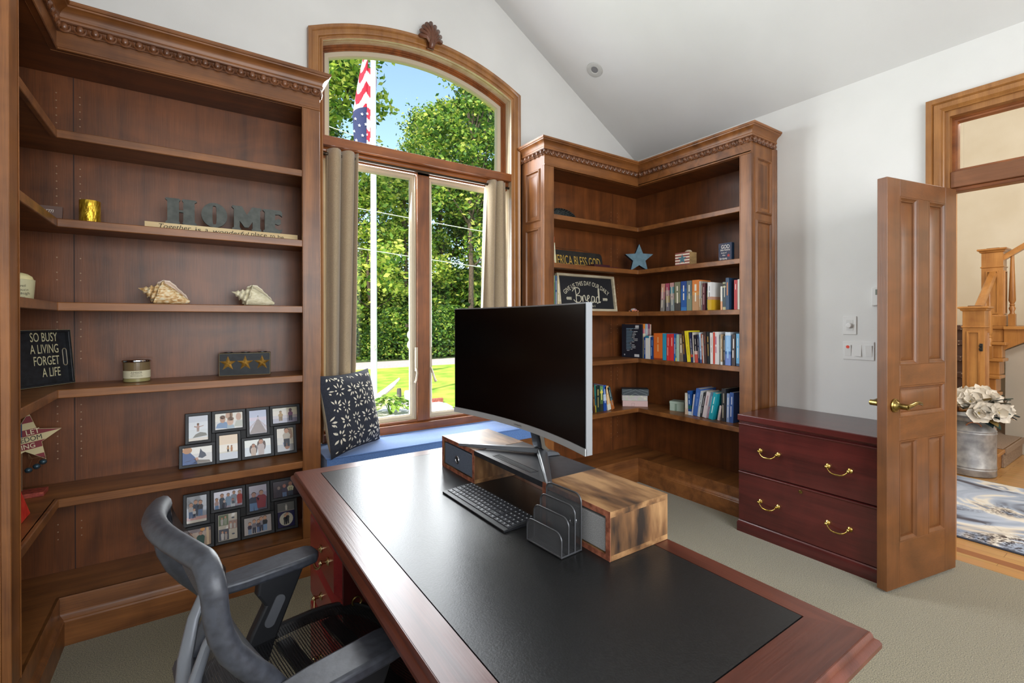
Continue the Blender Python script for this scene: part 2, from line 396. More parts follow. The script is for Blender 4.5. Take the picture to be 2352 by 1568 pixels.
# head moulding (rounded) below the bar, mullion, jamb stops, sill
mb = MB(); mb.tube([(WX0, 2.985, 2.372), (WX1, 2.985, 2.372)], .024, winwood('x'), 14); mb.box(WX0, WX1, 2.985, YG+.03, 2.33, 2.39, winwood('x')); mb.build('head_moulding', win, smooth=True)
mb = MB(); mb.box(1.258, 1.348, 2.985, YG+.03, .66, 2.35, winwood('z')); mb.build('mullion', win, bevel=.004)
mb = MB(); mb.box(WX0, WX1, 2.955, YG+.05, .60, .655, winwood('x')); mb.box(WX0, WX1, 2.99, YG+.03, .655, .672, winwood('x')); mb.build('sill', win, bevel=.004)
for xa, xb in ((WX0+.012, 1.258), (1.348, WX1-.012)):
    mb = MB(); q = rect((xa, YG, .668), (1, 0, 0), (0, 0, 1), xb-xa, 2.335-.668)
    mb.sweep(q, [(0, -.02), (0, .02), (-.008, .022), (-.010, .012), (-.026, .012), (-.036, -.002), (-.036, -.02)], (0, -1, 0), vin, closed=True)
    s = mb.build('casement_sash', win, smooth=True)
    mb = MB(); mb.box(xa+.03, xb-.03, YG+.004, YG+.008, .70, 2.31, glass()); mb.build('glass_pane', s)
    # lever lock and its slotted plate beside the mullion
    lx = 1.252 if xa < 1 else 1.355; dr = -1 if xa < 1 else 1
    metal = flat('#b7ab98', .35, .8)
    mb = MB(); mb.box(lx-.008, lx+.008, 2.985, 3.0, 1.0, 1.16, metal); mb.tube([(lx, 2.985, 1.02), (lx+dr*.004, 2.965, .985), (lx+dr*.016, 2.955, .94), (lx+dr*.024, 2.955, .925)], [.006, .007, .007, .009], metal); mb.build('sash_lock', s, smooth=True)
n = 30; av = arch(RIN-.05, (WX1-WX0)/2-.05, n); 
mb = MB(); mb.prism([(WX0+.05, YG+.004, 2.43)]+[(x, YG+.004, z) for x, z in av]+[(WX1-.05, YG+.004, 2.43)], (0, .004, 0), glass()); mb.build('arched_glass', win)
# carved shell keystone on the casing
mb = MB(); kw = wood('keystone_wood', '#4a2614', '#74432a', 'z', rough=.3, coat=.3); kx, kz, ky = 1.320, 3.185, YW-.034
for i in range(9):
    a = (i-4)/4*R(74); L = .128-.03*abs(i-4)/4
    tip = Vector((kx+math.sin(a)*L*.78, ky-.012, kz+.012+math.cos(a)*L)); b0 = Vector((kx+math.sin(a)*.014, ky-.03, kz))
    mid = (tip+b0)/2+Vector((math.sin(a)*-.008, -.02, .004))
    mb.tube([b0, mid, tip, tip+Vector((math.sin(a)*.006, .012, .006))], [.008, .0115, .0155, .006], kw, 8)
mb.tube([(kx, ky-.02, kz-.03), (kx, ky-.032, kz-.01), (kx, ky-.03, kz+.02)], [.016, .022, .02], kw, 10)
mb.box(kx-.022, kx+.022, ky-.01, ky+.02, kz-.03, kz+.05, kw); mb.build('shell_keystone', win, smooth=True, ang=60)

# ================================================================ built-in corner bookcases
def bookcase(sg, xc, xw, xe, xs, ye, ys, shelves, label):
    """sg +1: wing runs along the right wall. xc/yf corner of the faces, xe run end, xs stile inner edge, ye wing end, ys wing stile inner edge"""
    yf, yw = 2.65, 2.94; xw -= sg*.003
    t = thing('corner_bookcase', label, 'bookcase', ((xc+xe)/2, yf+.15, 0), 0)
    def B(x0, x1, *a): return (min(x0, x1), max(x0, x1), *a)
    # shelves: one L-shaped board each
    for z in shelves:
        mb = MB(); poly = [(xe+sg*.02, yw-.012), (xe+sg*.02, yf+.012), (xc+sg*.012, yf+.012), (xc+sg*.012, ye+.02), (xw-sg*.012, ye+.02), (xw-sg*.012, yw-.012)]
        mb.prism([(x, y, z-.024) for x, y in poly], (0, 0, .024), cherry('x'))
        pth = [(xs, yf+.012, 0), (xc+sg*.012, yf+.012, 0), (xc+sg*.012, ys, 0)]
        mb.sweep(pth if sg > 0 else pth[::-1], [(-.005, z-.036), (.010, z-.036), (.012, z-.033), (.012, z-.003), (.010, z), (-.005, z)], (0, 0, 1), cherry('x'))
        mb.build('shelf', t, bevel=.0015, seg=1)
    # floor of the case and plinth
    mb = MB(); poly = [(xe+sg*.015, yw), (xe+sg*.015, yf), (xc, yf), (xc, ye+.015), (xw, ye+.015), (xw, yw)]
    mb.prism([(x, y, .165) for x, y in poly], (0, 0, .03), cherry('x')); mb.build('bottom_board', t)
    path = [(xe, yw, 0), (xe, yf, 0), (xc, yf, 0), (xc, ye, 0), (xw, ye, 0)]
    if sg < 0: path = path[::-1]
    mb = MB(); mb.sweep(path, [(-.01, 0), (.02, 0), (.02, .098), (.016, .104), (.016, .108), (.007, .118), (.004, .124), (.003, .13), (.003, .185), (.001, .195), (-.01, .195)], (0, 0, 1), cherry('x')); mb.build('plinth', t, smooth=True, ang=30)
    # face frame: stiles and frieze
    cz = cherry('z')
    mb = MB(); mb.box(*B(xe, xs, yf, yf+.022, .195, 2.46, cz)); mb.box(*B(xs-sg*.006, xs, yf-.003, yf, .195, 2.46, cz)); mb.build('face_stile', t, bevel=.002, seg=1)
    mb = MB(); mb.box(*B(xc, xc+sg*.022, ye, ys, .195, 2.46, cz)); mb.box(*B(xc-sg*.003, xc, ys-.006, ys, .195, 2.46, cz)); mb.build('face_stile', t, bevel=.002, seg=1)
    mb = MB(); mb.sweep(path[1:4], [(0, 2.457), (.004, 2.459), (.004, 2.466), (0, 2.47), (0, 2.62), (-.022, 2.62), (-.022, 2.457)], (0, 0, 1), cherry('x')); mb.build('frieze', t)
    # backs, ends, top
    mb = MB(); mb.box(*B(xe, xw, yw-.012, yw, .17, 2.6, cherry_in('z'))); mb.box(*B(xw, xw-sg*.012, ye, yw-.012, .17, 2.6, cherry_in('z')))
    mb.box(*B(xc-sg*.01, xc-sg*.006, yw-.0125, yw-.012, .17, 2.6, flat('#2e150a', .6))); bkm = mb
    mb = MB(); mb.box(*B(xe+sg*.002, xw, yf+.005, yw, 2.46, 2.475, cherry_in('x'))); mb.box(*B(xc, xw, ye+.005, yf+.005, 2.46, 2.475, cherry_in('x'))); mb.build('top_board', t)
    mb = MB(); mb.box(*B(xe, xe+sg*.02, yf+.0225, yw, 0, 2.62, cz)); e1 = mb.build('end_panel', t)
    mb = MB(); mb.box(*B(xc+.0225*sg, xw, ye, ye+.02, 0, 2.62, cz)); e2 = mb.build('end_panel', t)
    r1, o1 = ((0, -1, 0), (xe, 2.875)) if sg > 0 else ((0, 1, 0), (xe, 2.694))
    for z0, z1 in ((2.063, 2.445), (.26, 2.02)):
        mb = MB(); panel(mb, (o1[0], o1[1], z0), r1, (0, 0, 1), .181, z1-z0, cz); mb.build('raised_panel', e1, smooth=True, ang=30)
        xl = xc+.046 if sg > 0 else xw+.046+.01
        mb = MB(); panel(mb, (xl, ye, z0), (1, 0, 0), (0, 0, 1), .207, z1-z0, cz); mb.build('raised_panel', e2, smooth=True, ang=30)
    mb = MB()  # scribe mould against the wall
    mb.sweep([(xw, ye, .2), (xw, ye, 2.53)] if sg > 0 else [(xw, ye, 2.53), (xw, ye, .2)], [(0, 0), (0, .016), (-.014, .018), (-.02, .01), (-.03, .014), (-.04, .006), (-.045, 0)], (0, -1, 0), cz); mb.build('scribe_moulding', t, smooth=True)
    # crown with its carved egg band
    mb = MB(); mb.sweep(path, [(-.02, 2.573), (.012, 2.573), (.014, 2.578), (.014, 2.583), (.011, 2.588), (.013, 2.6), (.02, 2.612), (.031, 2.621), (.04, 2.625), (.041, 2.631), (.046, 2.633), (.049, 2.638), (.049, 2.647), (-.03, 2.647)], (0, 0, 1), cherry('x')); mb.build('crown_moulding', t, smooth=True, ang=30)
    cm = wood('carved_band', '#4e2c18', '#845434', 'x', rough=.3, coat=.3)
    mb = MB(); mb.sweep(path, [(-.01, 2.534), (.008, 2.534), (.010, 2.537), (.004, 2.54), (.003, 2.566), (.009, 2.57), (.009, 2.574), (-.01, 2.574)], (0, 0, 1), cm)
    for a, b in zip(path, path[1:]):
        a, b = Vector(a), Vector(b); L = (b-a).length; d = (b-a).normalized(); sd = d.cross(Vector((0, 0, 1))); k = max(2, round(L/.0485))
        for i in range(k):
            c = a+d*(L*(i+.5)/k)+sd*.006; c.z = 2.5545
            q = MB(); q.ball((0, 0, 0), .0145, .014, .0175, cm, 12, 8)
            q.tube([(.0195*math.cos(s), -.004, -.001+.0195*math.sin(s)) for s in [PI*(.86+1.28*j/8) for j in range(9)]], [.0012, .0032, .0044, .005, .005, .005, .0044, .0032, .0012], cm, 5)
            q.tube([(.0243, -.002, .012), (.0243, -.005, -.002), (.0243, -.002, -.016)], [.001, .003, .001], cm, 4)
            q.xf(frame_of(c, d, (0, 0, 1))@Matrix.Rotation(0, 4, 'X')@Matrix(((1, 0, 0, 0), (0, 0, 1, 0), (0, -1, 0, 0), (0, 0, 0, 1))))
            o_ = len(mb.v); mb.v += q.v; mb.f += [[j+o_ for j in f] for f in q.f]; mb.mi += [mb.mat(cm)]*len(q.f)
    mb.build('egg_and_dart_band', t, smooth=True, ang=50)
    # shelf-pin holes drilled beside the corner
    mb = bkm; pin = flat('#a08468', .5, .3)
    for z0, z1 in zip([.25]+[z+.05 for z in sorted(shelves)], [z-.06 for z in sorted(shelves)]+[2.4]):
        z = z0+.06
        while z < z1-.02:
            if random.random() < .8: mb.lathe((xc-sg*.03, yw-.0122, z), [(.0028, 0), (.0028, .0012)], pin, 6, ax=(0, -1, 0)); mb.lathe((xc+sg*.05+.0, yw-.0122, z), [(.0028, 0), (.0028, .0012)], pin, 6, ax=(0, -1, 0))
            z += .034
    mb.build('back_panel', t)
    return t
SHL = [.603, 1.055, 1.417, 1.763, 2.13]
SHR = [.610, 1.025, 1.415, 1.763, 2.118]
bookcase(1, 3.08, XR, 2.086, 2.173, 1.687, 1.769, SHR, 'built-in cherry corner bookcase of books between the arched window and the filing cabinet')
bookcase(-1, -.46, XL, .564, .476, 2.04, 2.13, SHL, 'built-in cherry corner bookcase holding the HOME letters and photo collages')

# ================================================================ window seat, cushion, pillow, curtains
mb = MB(); mb.box(.59, 2.06, 2.66, 2.94, .02, .50, cherry('x')); mb.box(.59, 2.06, 2.645, 2.955, .50, .522, cherry('x'))
st = mb.build('window_seat', bevel=.003); tag(st, 'built-in wooden window seat below the arched window', 'bench')
blue = noisy('seat_fabric', '#4a6da8', '#6488bf', 420, .9, .15, sheen=.3)
mb = MB(); nx, ny = 40, 10; X0, X1, Y0, Y1 = .590, 2.062, 2.622, 2.952
def ch(u, v):
    e = min(u, 1-u)*(X1-X0); f = min(v, 1-v)*(Y1-Y0)
    return .598+.010*(1-math.exp(-e/.03))*(1-math.exp(-f/.03))+.002*math.sin(u*17+v*6)*math.sin(v*9)
g = [[(X0+(X1-X0)*i/nx, Y0+(Y1-Y0)*j/ny, ch(i/nx, j/ny)) for i in range(nx+1)] for j in range(ny+1)]
vs = [p for row in g for p in row]; fs = [(j*(nx+1)+i, j*(nx+1)+i+1, (j+1)*(nx+1)+i+1, (j+1)*(nx+1)+i) for j in range(ny) for i in range(nx)]
rim = [i for i in range(nx+1)]+[j*(nx+1)+nx for j in range(1, ny+1)]+[ny*(nx+1)+i for i in range(nx-1, -1, -1)]+[j*(nx+1) for j in range(ny-1, 0, -1)]
b0 = len(vs); cxm, cym = (X0+X1)/2, (Y0+Y1)/2
for k in rim: p = vs[k]; vs.append((p[0]+(.002 if p[0] > cxm else -.002)*0, p[1], .525))
for a in range(len(rim)): b = (a+1) % len(rim); fs.append((rim[a], b0+a, b0+b, rim[b]))
fs.append(tuple(range(b0, b0+len(rim)))[::-1])
mb.add(vs, fs, blue); cu = mb.build('seat_cushion', smooth=True, ang=50); tag(cu, 'long blue seat cushion with piped edges on the window seat', 'cushion')
mb = MB(); navy = flat('#2a3a5e', .9); z = .600
mb.tube([(X0+.01, Y0-.001, z), (X1-.01, Y0-.001, z), (X1, Y0+.01, z), (X1, Y1-.01, z), (X1-.01, Y1, z), (X0+.01, Y1, z), (X0, Y1-.01, z), (X0, Y0+.01, z)], .0045, blue, 6, closed=True); mb.build('piping', cu, smooth=True)

def pillow_grid(n, w, thick):
    """two puffed faces meeting in a seam; local x-y plane, z is thickness"""
    P = []
    for sgn in (1, -1):
        P.append([[None]*(n+1) for _ in range(n+1)])
        for j in range(n+1):
            for i in range(n+1):
                u, v = 2*i/n-1, 2*j/n-1
                pin = 1-.10*(abs(u)**2)*(1-abs(v)**2)*0-.07*((1-v*v)*abs(u)**6+(1-u*u)*abs(v)**6)
                hgt = thick*((1-u**4)*(1-v**4))**.55
                P[-1][j][i] = (u*w/2*(1-.06*(1-v*v)*abs(u)**3), v*w/2*(1-.06*(1-u*u)*abs(v)**3), sgn*hgt+.006*math.sin(5*u+3*v)*(1-u*u)*(1-v*v))
    return P
def leafprint():
    m, t, b = base_mat('leaf_print_fabric'); N = t.nodes; L = t.links
    b.inputs['Base Color'].default_value = rgba('#23262f'); b.inputs['Roughness'].default_value = .9
    return m
pil = thing('throw_pillow', 'navy throw pillow with cream leaf print leaning at the end of the window seat', 'pillow', (.72, 2.80, .60))
Pm = pillow_grid(18, .45, .062)
rgt = Vector((.79, .61, 0)).normalized(); upv = Vector((-.20, .10, 1)).normalized(); nn = rgt.cross(upv).normalized(); upv = nn.cross(rgt)
PM = frame_of((.755, 2.765, .822), rgt, upv)
dk = noisy('navy_cotton', '#1c1f28', '#2d313d', 300, .92, .12); cream = noisy('cream_cotton', '#d9cfae', '#e8e0c6', 200, .92, .1)
mb = MB(); n = 18
for s_, m_ in ((0, dk), (1, cream)):
    vs = [PM @ Vector(p) for row in Pm[s_] for p in row]; fs = [(j*(n+1)+i, j*(n+1)+i+1, (j+1)*(n+1)+i+1, (j+1)*(n+1)+i) for j in range(n) for i in range(n)]
    if s_: fs = [f[::-1] for f in fs]
    mb.add(vs, fs, m_)
lc = flat('#d8d2c0', .9)
def onp(u, v):
    i, j = (u+1)/2*n, (v+1)/2*n; a, b = min(int(i), n-1), min(int(j), n-1); fi, fj = i-a, j-b
    q = lambda jj, ii: Vector(Pm[0][jj][ii])
    return q(b, a)*(1-fi)*(1-fj)+q(b, a+1)*fi*(1-fj)+q(b+1, a)*(1-fi)*fj+q(b+1, a+1)*fi*fj+Vector((0, 0, .0025))
rr = random.Random(3)
for gi in range(6):
    for gj in range(6):
        cx, cy = -.95+gi*.38+(.15 if gj % 2 else 0)+rr.uniform(-.05, .05), -.95+gj*.38+rr.uniform(-.05, .05)
        for k in range(8):
            a = k*PI/4+rr.uniform(-.15, .15); r1, r2 = .05+rr.uniform(0, .03), .165+rr.uniform(-.04, .05); wd = rr.uniform(.016, .028)
            pts = []
            for s1, ww_ in ((0, 0), (.35, 1), (.65, .9), (1, 0), (.65, -.9), (.35, -1)):
                rad = r1+(r2-r1)*s1; pts.append((cx+rad*math.cos(a)-wd*ww_*math.sin(a), cy+rad*math.sin(a)+wd*ww_*math.cos(a)))
            if all(abs(x) < .96 and abs(y) < .96 for x, y in pts): mb.add([PM @ onp(x, y) for x, y in pts], [(0, 1, 2, 3, 4, 5)], lc)
mb.build('pillow_cover', pil, smooth=True, ang=80)

def curtain(label, side):
    """grommet curtain hanging in soft folds; wide folds spread a little towards the hem"""
    t = thing('curtain', label, 'curtain', (.74 if side < 0 else 1.89, 2.9, .66))
    cm = noisy('curtain_linen', '#94836a', '#a9977c', 260, .85, .08, sheen=.3)
    nz, nu = 26, 72; vs = []; zt, zb = 2.372, .685
    for j in range(nz+1):
        f = j/nz; z = zt+(zb-zt)*f
        if side < 0: xa, xb = .652-.004*f, .862-.035*f
        else: xa, xb = 1.785-.085*f**.8, 1.945+.028*f
        for i in range(nu+1):
            u = i/nu; ph = u*2*PI*2.6
            wv = .044*math.sin(ph+(.4*f if side < 0 else -.5*f))+.008*math.sin(2.3*ph+f*2)*f
            x = xa+(xb-xa)*u+.016*math.cos(ph)*(1-.4*f); vs.append((x, 2.952+wv-.012*f, z))
    fs = [(j*(nu+1)+i, j*(nu+1)+i+1, (j+1)*(nu+1)+i+1, (j+1)*(nu+1)+i) for j in range(nz) for i in range(nu)]
    mb = MB(); mb.add(vs, fs, cm); o = mb.build('drape', t, smooth=True, ang=180); sd = o.modifiers.new('cloth', 'SOLIDIFY'); sd.thickness = .003
    mb = MB(); gm = flat('#6b6660', .3, 1)
    for k in range(6):
        i = int((k+.5)/6*nu); p = vs[2*(nu+1)+i]; mb.tube([(p[0]+.004*math.cos(a)*0, 2.952+.02*math.cos(a)+0, 2.340+.02*math.sin(a)) for a in [2*PI*q/14 for q in range(14)]], .003, gm, 5, closed=True)
    return t
curtain('tan grommet curtain hanging beside the left bookcase, gathered in three folds', -1)
curtain('tan grommet curtain hanging beside the right bookcase, above the monitor', 1)
mb = MB(); rm = flat('#3a3026', .35, .8)
mb.tube([(.642, 2.952, 2.342), (1.982, 2.952, 2.342)], .0085, rm, 10); mb.ball((.65, 2.952, 2.342), .012, .012, .012, rm)
o = mb.build('curtain_rod', smooth=True); tag(o, 'thin dark curtain rod across the window under the transom bar', 'curtain rod')

# ================================================================ outdoors
GZ = -.35
lawn = noisy('lawn_grass', '#6f9a1e', '#bcd24a', 2.2, .95, .4, detail=8, lo=.3, hi=.7, rnd=False, bscale=60)
mb = MB(); mb.box(-30, 50, 3.2, 16.6, GZ-.3, GZ, lawn); tag(mb.build('lawn'), kind='structure')
mb = MB(); mb.box(-30, 60, 16.6, 19.6, GZ-.3, GZ-.01, noisy('asphalt', '#a89a98', '#bdb1ac', 20, .95, .1, rnd=False)); tag(mb.build('road'), kind='structure')
mb = MB(); mb.box(-40, 70, 19.6, 60, GZ-.3, GZ+.02, noisy('forest_floor', '#2c3a16', '#4a5a22', 6, .95, .3, rnd=False)); tag(mb.build('ground_forest'), kind='structure')
mb = MB(); mb.prism([(2.9+.9*math.cos(a)*1.5, 8.6+1.3*math.sin(a), GZ) for a in [2*PI*k/20 for k in range(20)]], (0, 0, .03), noisy('white_gravel', '#b9b2a8', '#f2eee8', 60, .9, .5)); tag(mb.build('gravel_bed'), kind='structure')
# flagpole with its flag
fp = thing('flagpole', 'tall white flagpole with rope standing on the lawn outside the window', 'flagpole', (3.10, 9.64, GZ))
white = flat('#f2f2f0', .35)
mb = MB(); mb.tube([(3.10, 9.64, GZ), (3.10, 9.64, 3), (3.10, 9.64, 8.4)], [.066, .062, .05], white, 16); mb.ball((3.1, 9.64, 8.45), .08, .08, .08, flat('#c9a23c', .3, 1)); mb.lathe((3.10, 9.64, GZ), [(.12, 0), (.12, .06), (.08, .09)], white, 16); mb.build('pole', fp, smooth=True)
mb = MB(); mb.tube([(3.03, 9.60, .75+.0), (3.03, 9.6, 2.5), (3.04, 9.6, 8.2)], .007, flat('#d8d5cc', .8), 6)
mb.tube([(3.02, 9.56, .95), (3.1, 9.55, .87), (3.13, 9.56, .8), (3.06, 9.55, .74), (3.02, 9.56, .8), (3.09, 9.55, .9), (3.05, 9.55, .7)], .01, flat('#d8d5cc', .8), 6); mb.build('rope', fp, smooth=True)
fl = thing('flag', 'American flag hanging in limp folds beside the flagpole', 'flag', (3.0, 9.6, 5.1))
red, wht, nvy = flat('#b3122f', .8), flat('#f0eef0', .8), flat('#27305a', .8)
mb = MB(); nu, nv = 91, 80; zt, zb = 6.95, 5.02
def fpos(u, v):   # u along the fly (folded up), v down the hoist
    spread = .12+.30*min(1, v*1.6)*(1-.35*v)
    x = 3.03-spread*(.5-.5*math.cos(u*PI*2.2))*(.75+.25*u)+.16*max(0, math.sin(u*8+1))*(1-.4*v)*(u > .55)
    y = 9.78-.06*math.sin(u*9)-.06*u
    z = zt+(zb-zt)*v-.42*u*(1-.2*math.sin(u*7))
    return (x, y, z)
vs = [fpos(i/nu, j/nv) for j in range(nv+1) for i in range(nu+1)]; o0 = 0
mb.v += [Vector(p) for p in vs]
for j in range(nv):
    for i in range(nu):
        # hoist at the bottom right: the canton is the lower, inner block of the hanging cloth
        st = int(j/nv*8.5+i/nu*4+.9*math.sin(i*.15)); m_ = (red, wht)[st % 2]
        if j > nv*.58 and i < nu*7/13: m_ = nvy
        mb.f.append([j*(nu+1)+i, j*(nu+1)+i+1, (j+1)*(nu+1)+i+1, (j+1)*(nu+1)+i]); mb.mi.append(mb.mat(m_))
for i, j in ((9, 53), (21, 53), (33, 55), (14, 62), (26, 62), (38, 64), (9, 71), (21, 71), (33, 73)):
    p = Vector(fpos(i/nu, j/nv)); pts = star_pts(.035); mb.prism([p+Vector((a, -.012, b)) for a, b in pts], (0, -.003, 0), wht)
mb.build('cloth', fl, smooth=True, ang=60)
# trees
leafs = [leafmat(h, .5) for h in ('#4f7a26', '#7fa53a', '#b4c850', '#d8dc6a', '#37591f')]
bark = noisy('bark', '#3a3128', '#6b5c4a', 14, .95, .4, stretch=(3, 3, .6))
def crown_mesh(seed, H, rad, n, w, size, base=.32, ragged=1.0):
    """leaf clusters gathered round limbs; returns MB of leaves in local coordinates"""
    r = random.Random(seed); mb = MB(); cl = []
    for k in range(48):
        a = r.uniform(0, 2*PI); h = base+(1-base)*r.random()**.8; rr = rad*math.sin(min(1, (1-h)/.75+.12)*PI*.5)*r.uniform(.35, 1)
        cl.append((Vector((rr*math.cos(a), rr*math.sin(a), H*h)), r.uniform(.4, 1.1)*rad*.36))
    for i in range(n):
        c, s = r.choice(cl); d = Vector((r.gauss(0, 1), r.gauss(0, 1), r.gauss(0, .8))).normalized()*s*r.random()**.5*ragged*r.choice((1, 1, 1.5))
        p = c+d; a = Vector((r.gauss(0, 1), r.gauss(0, 1), r.gauss(0, .6))).normalized(); b = a.cross(Vector((r.gauss(0, 1), r.gauss(0, 1), r.gauss(0, 1)))).normalized()
        L = size*r.uniform(.6, 1.3); q = [p-a*L*.5, p+b*L*.28, p+a*L*.5, p-b*L*.28]
        o = len(mb.v); mb.v += q; mb.f.append([o, o+1, o+2, o+3]); mb.mi.append(mb.mat(leafs[r.choices(range(5), w)[0]]))
    return mb, cl
def trunk_mesh(seed, H, cl, r0):
    r = random.Random(seed); mb = MB(); pts = [Vector((.15*math.sin(k*1.3+seed), .12*math.cos(k*1.7), H*.93*k/7)) for k in range(8)]
    mb.tube(pts, [r0*(1-.85*k/7) for k in range(8)], bark, 8)
    for c, s in cl[:16]:
        z = max(H*.18, c.z-.3*H*r.uniform(.3, .8)); k = min(6, int(z/(H*.93)*7)); b0 = pts[k]; mid = (b0+c)/2+Vector((0, 0, -.2)); mb.tube([b0, mid, c], [r0*.32, r0*.2, .02], bark, 5)
    return mb
VAR = []
for sd, H, rad, n, w, size, base in ((1, 15, 3.0, 13000, (3, 5, 5, 3, 1), .25, .18), (2, 17, 3.3, 14000, (5, 5, 3, 1.5, 3), .25, .22), (3, 12, 2.6, 11000, (2, 4, 6, 4, 1), .24, .15), (4, 18, 3.2, 13000, (4, 5, 4, 2, 3), .24, .34)):
    m1, cl = crown_mesh(sd, H, rad, n, w, size, base); m2 = trunk_mesh(sd, H, cl, .17)
    VAR.append((m1, m2))
protos = []
def tree(k, x, y, s, rz, label):
    """a tree of kind k; the first of each kind is built, the rest are copies of it and its parts"""
    if len(protos) <= k or protos[k] is None:
        while len(protos) <= k: protos.append(None)
        t = thing('tree', label, 'tree', (0, 0, 0)); VAR[k][0].build('crown', t, world=False); VAR[k][1].build('trunk', t, world=False, smooth=True); protos[k] = t
    else:
        t = protos[k].copy(); COL.objects.link(t)
        for c in protos[k].children: d = c.copy(); COL.objects.link(d); d.parent = t
    t.location = (x, y, GZ); t.rotation_euler = (0, 0, rz); t.scale = (s, s, s); t['label'] = label; t['group'] = 'trees beyond the road'
    return t
TR = [(0, 4.6, 21.5, 1.16, 0, 'yellow-green leafy tree seen left of the flagpole, beyond the road'), (1, 3.2, 25.5, 1.0, 1, 'tall darker tree behind the curtain side of the view'),
      (2, 6.9, 22.0, .70, 2, 'shorter light green tree just right of the flagpole'), (2, 9.2, 23.4, .80, 4, 'mid-height pale tree under the open sky in the arch'),
      (1, 12.6, 22.5, 1.02, .5, 'tall dark green tree at the right of the arch'), (0, 12.0, 25.2, .96, 3, 'bright green tree rising in the middle right of the arch'),
      (3, 14.2, 25.0, 1.0, 2.2, 'tall tree partly hidden by the right edge of the arch'), (3, 6.0, 27.5, .72, 5, 'thin-trunked tree deep in the woods behind the flagpole'),
      (1, 9.6, 28.0, .62, 3.3, 'dark tree deep in the woods behind the window mullion'), (3, 12.6, 29.0, .85, 1.1, 'slim tree deep in the woods right of the mullion'),
      (1, 16.6, 28.0, 1.0, 4.1, 'dark tree at the far right of the woods'), (0, 1.0, 23.0, 1.0, 2.4, 'leafy tree at the far left of the woods'), (3, 8.2, 31.5, .66, 2.9, 'furthest tree behind the middle of the woods'), (2, 17.5, 22.8, 1.05, 1.9, 'light green tree at the edge of the woods right of the house front'), (0, 20.5, 25.5, 1.05, 3.7, 'broad leafy tree standing furthest right along the road'), (1, -2.2, 24.5, 1.0, 4.4, 'dark tree standing furthest left along the road'), (1, 4.4, 31.0, .95, 5.4, 'dark tree behind the yellow-green one at left')]
for a in TR: tree(*a)
bush_p = []
def bush(x, y, s, rz, k, label, group):
    if len(bush_p) <= k:
        r = random.Random(40+k); mb = MB(); w = ((4, 5, 3, 1, 5), (5, 3, 1, .5, 6))[k]
        for i in range(5200):
            a = r.uniform(0, 2*PI); z = r.random()**.7*2.6; rr = 1.5*math.sqrt(max(.05, 1-(z/2.7)**2))*r.random()**.4; p = Vector((rr*math.cos(a), rr*math.sin(a), z))
            u = Vector((r.gauss(0, 1), r.gauss(0, 1), r.gauss(0, .6))).normalized(); b = u.cross(Vector((r.gauss(0, 1), r.gauss(0, 1), r.gauss(0, 1)))).normalized(); L = .21*r.uniform(.6, 1.3)
            o = len(mb.v); mb.v += [p-u*L*.5, p+b*L*.3, p+u*L*.5, p-b*L*.3]; mb.f.append([o, o+1, o+2, o+3]); mb.mi.append(mb.mat(leafs[r.choices(range(5), w)[0]]))
        t = mb.build('bush', world=False); bush_p.append(t)
    else: t = bush_p[k].copy(); COL.objects.link(t)
    t.location = (x, y, GZ); t.scale = (s, s, s*1.0); t.rotation_euler = (0, 0, rz); tag(t, label, 'bush', group)
for i in range(17):
    bush(1.5+i*1.05+random.uniform(-.3, .3), 20.6+random.uniform(0, .9), random.uniform(.55, .95), i, 0 if i < 1 else (i % 2 if len(bush_p) > 1 else 1), 'dark leafy bush at the wood edge along the far side of the road', 'bushes at the wood edge')
for i in range(14):
    bush(1.8+i*1.4+random.uniform(-.3, .3), 24.0+random.uniform(0, 2.5), random.uniform(1.2, 1.9), i*2, i % 2, 'tall undergrowth deeper in the woods under the trees', 'undergrowth in the woods')
# overhead wires: one span of cable each
for (z0, sl, lb) in ((4.49, -.054, 'upper pale cable crossing the woods outside the window'), (3.38, -.069, 'lower pale cable crossing the woods outside the window'), (6.47, -.15, 'topmost pale cable seen through the arch left of the flagpole')):
    mb = MB(); mb.tube([(-4+24*k/16, 13.2, z0+sl*(-4+24*k/16-3.77)+.0016*(24*k/16-9.5)**2-.01) for k in range(17)], .012, flat('#dcdcd8', .6), 5); o = mb.build('overhead_wire', smooth=True); tag(o, lb, 'wire', 'overhead wires')
# hosta, posts, border stones, driftwood by the pole
r = random.Random(9); mb = MB(); hm = [leafmat(h, .35) for h in ('#5d8a2a', '#8fae48', '#cfd98f')]
for i in range(150):
    a = r.uniform(0, 2*PI); rr = r.uniform(.05, .34); h = .34*(1-(rr/.5)**2)+.04; p = Vector((2.92+rr*math.cos(a), 8.15+rr*math.sin(a), GZ+h*r.uniform(.5, 1))); d = Vector((math.cos(a), math.sin(a), -.35+r.uniform(-.2, .3))).normalized(); s = d.cross(Vector((0, 0, 1))).normalized(); L = r.uniform(.12, .2)
    mb.add([p, p+d*L*.4+s*L*.28+Vector((0, 0, .02)), p+d*L, p+d*L*.4-s*L*.28+Vector((0, 0, .02))], [(0, 1, 2), (0, 2, 3)], r.choice(hm))
for i in range(12): mb.tube([(2.92, 8.15, GZ), (2.92+.12*math.cos(i), 8.15+.12*math.sin(i), GZ+.3)], .008, hm[0], 5)
tag(mb.build('hosta_plant'), 'low leafy hosta growing at the foot of the flagpole', 'plant')
mb = MB(); dw = noisy('driftwood', '#b9a892', '#e6ddd0', 12, .9, .3)
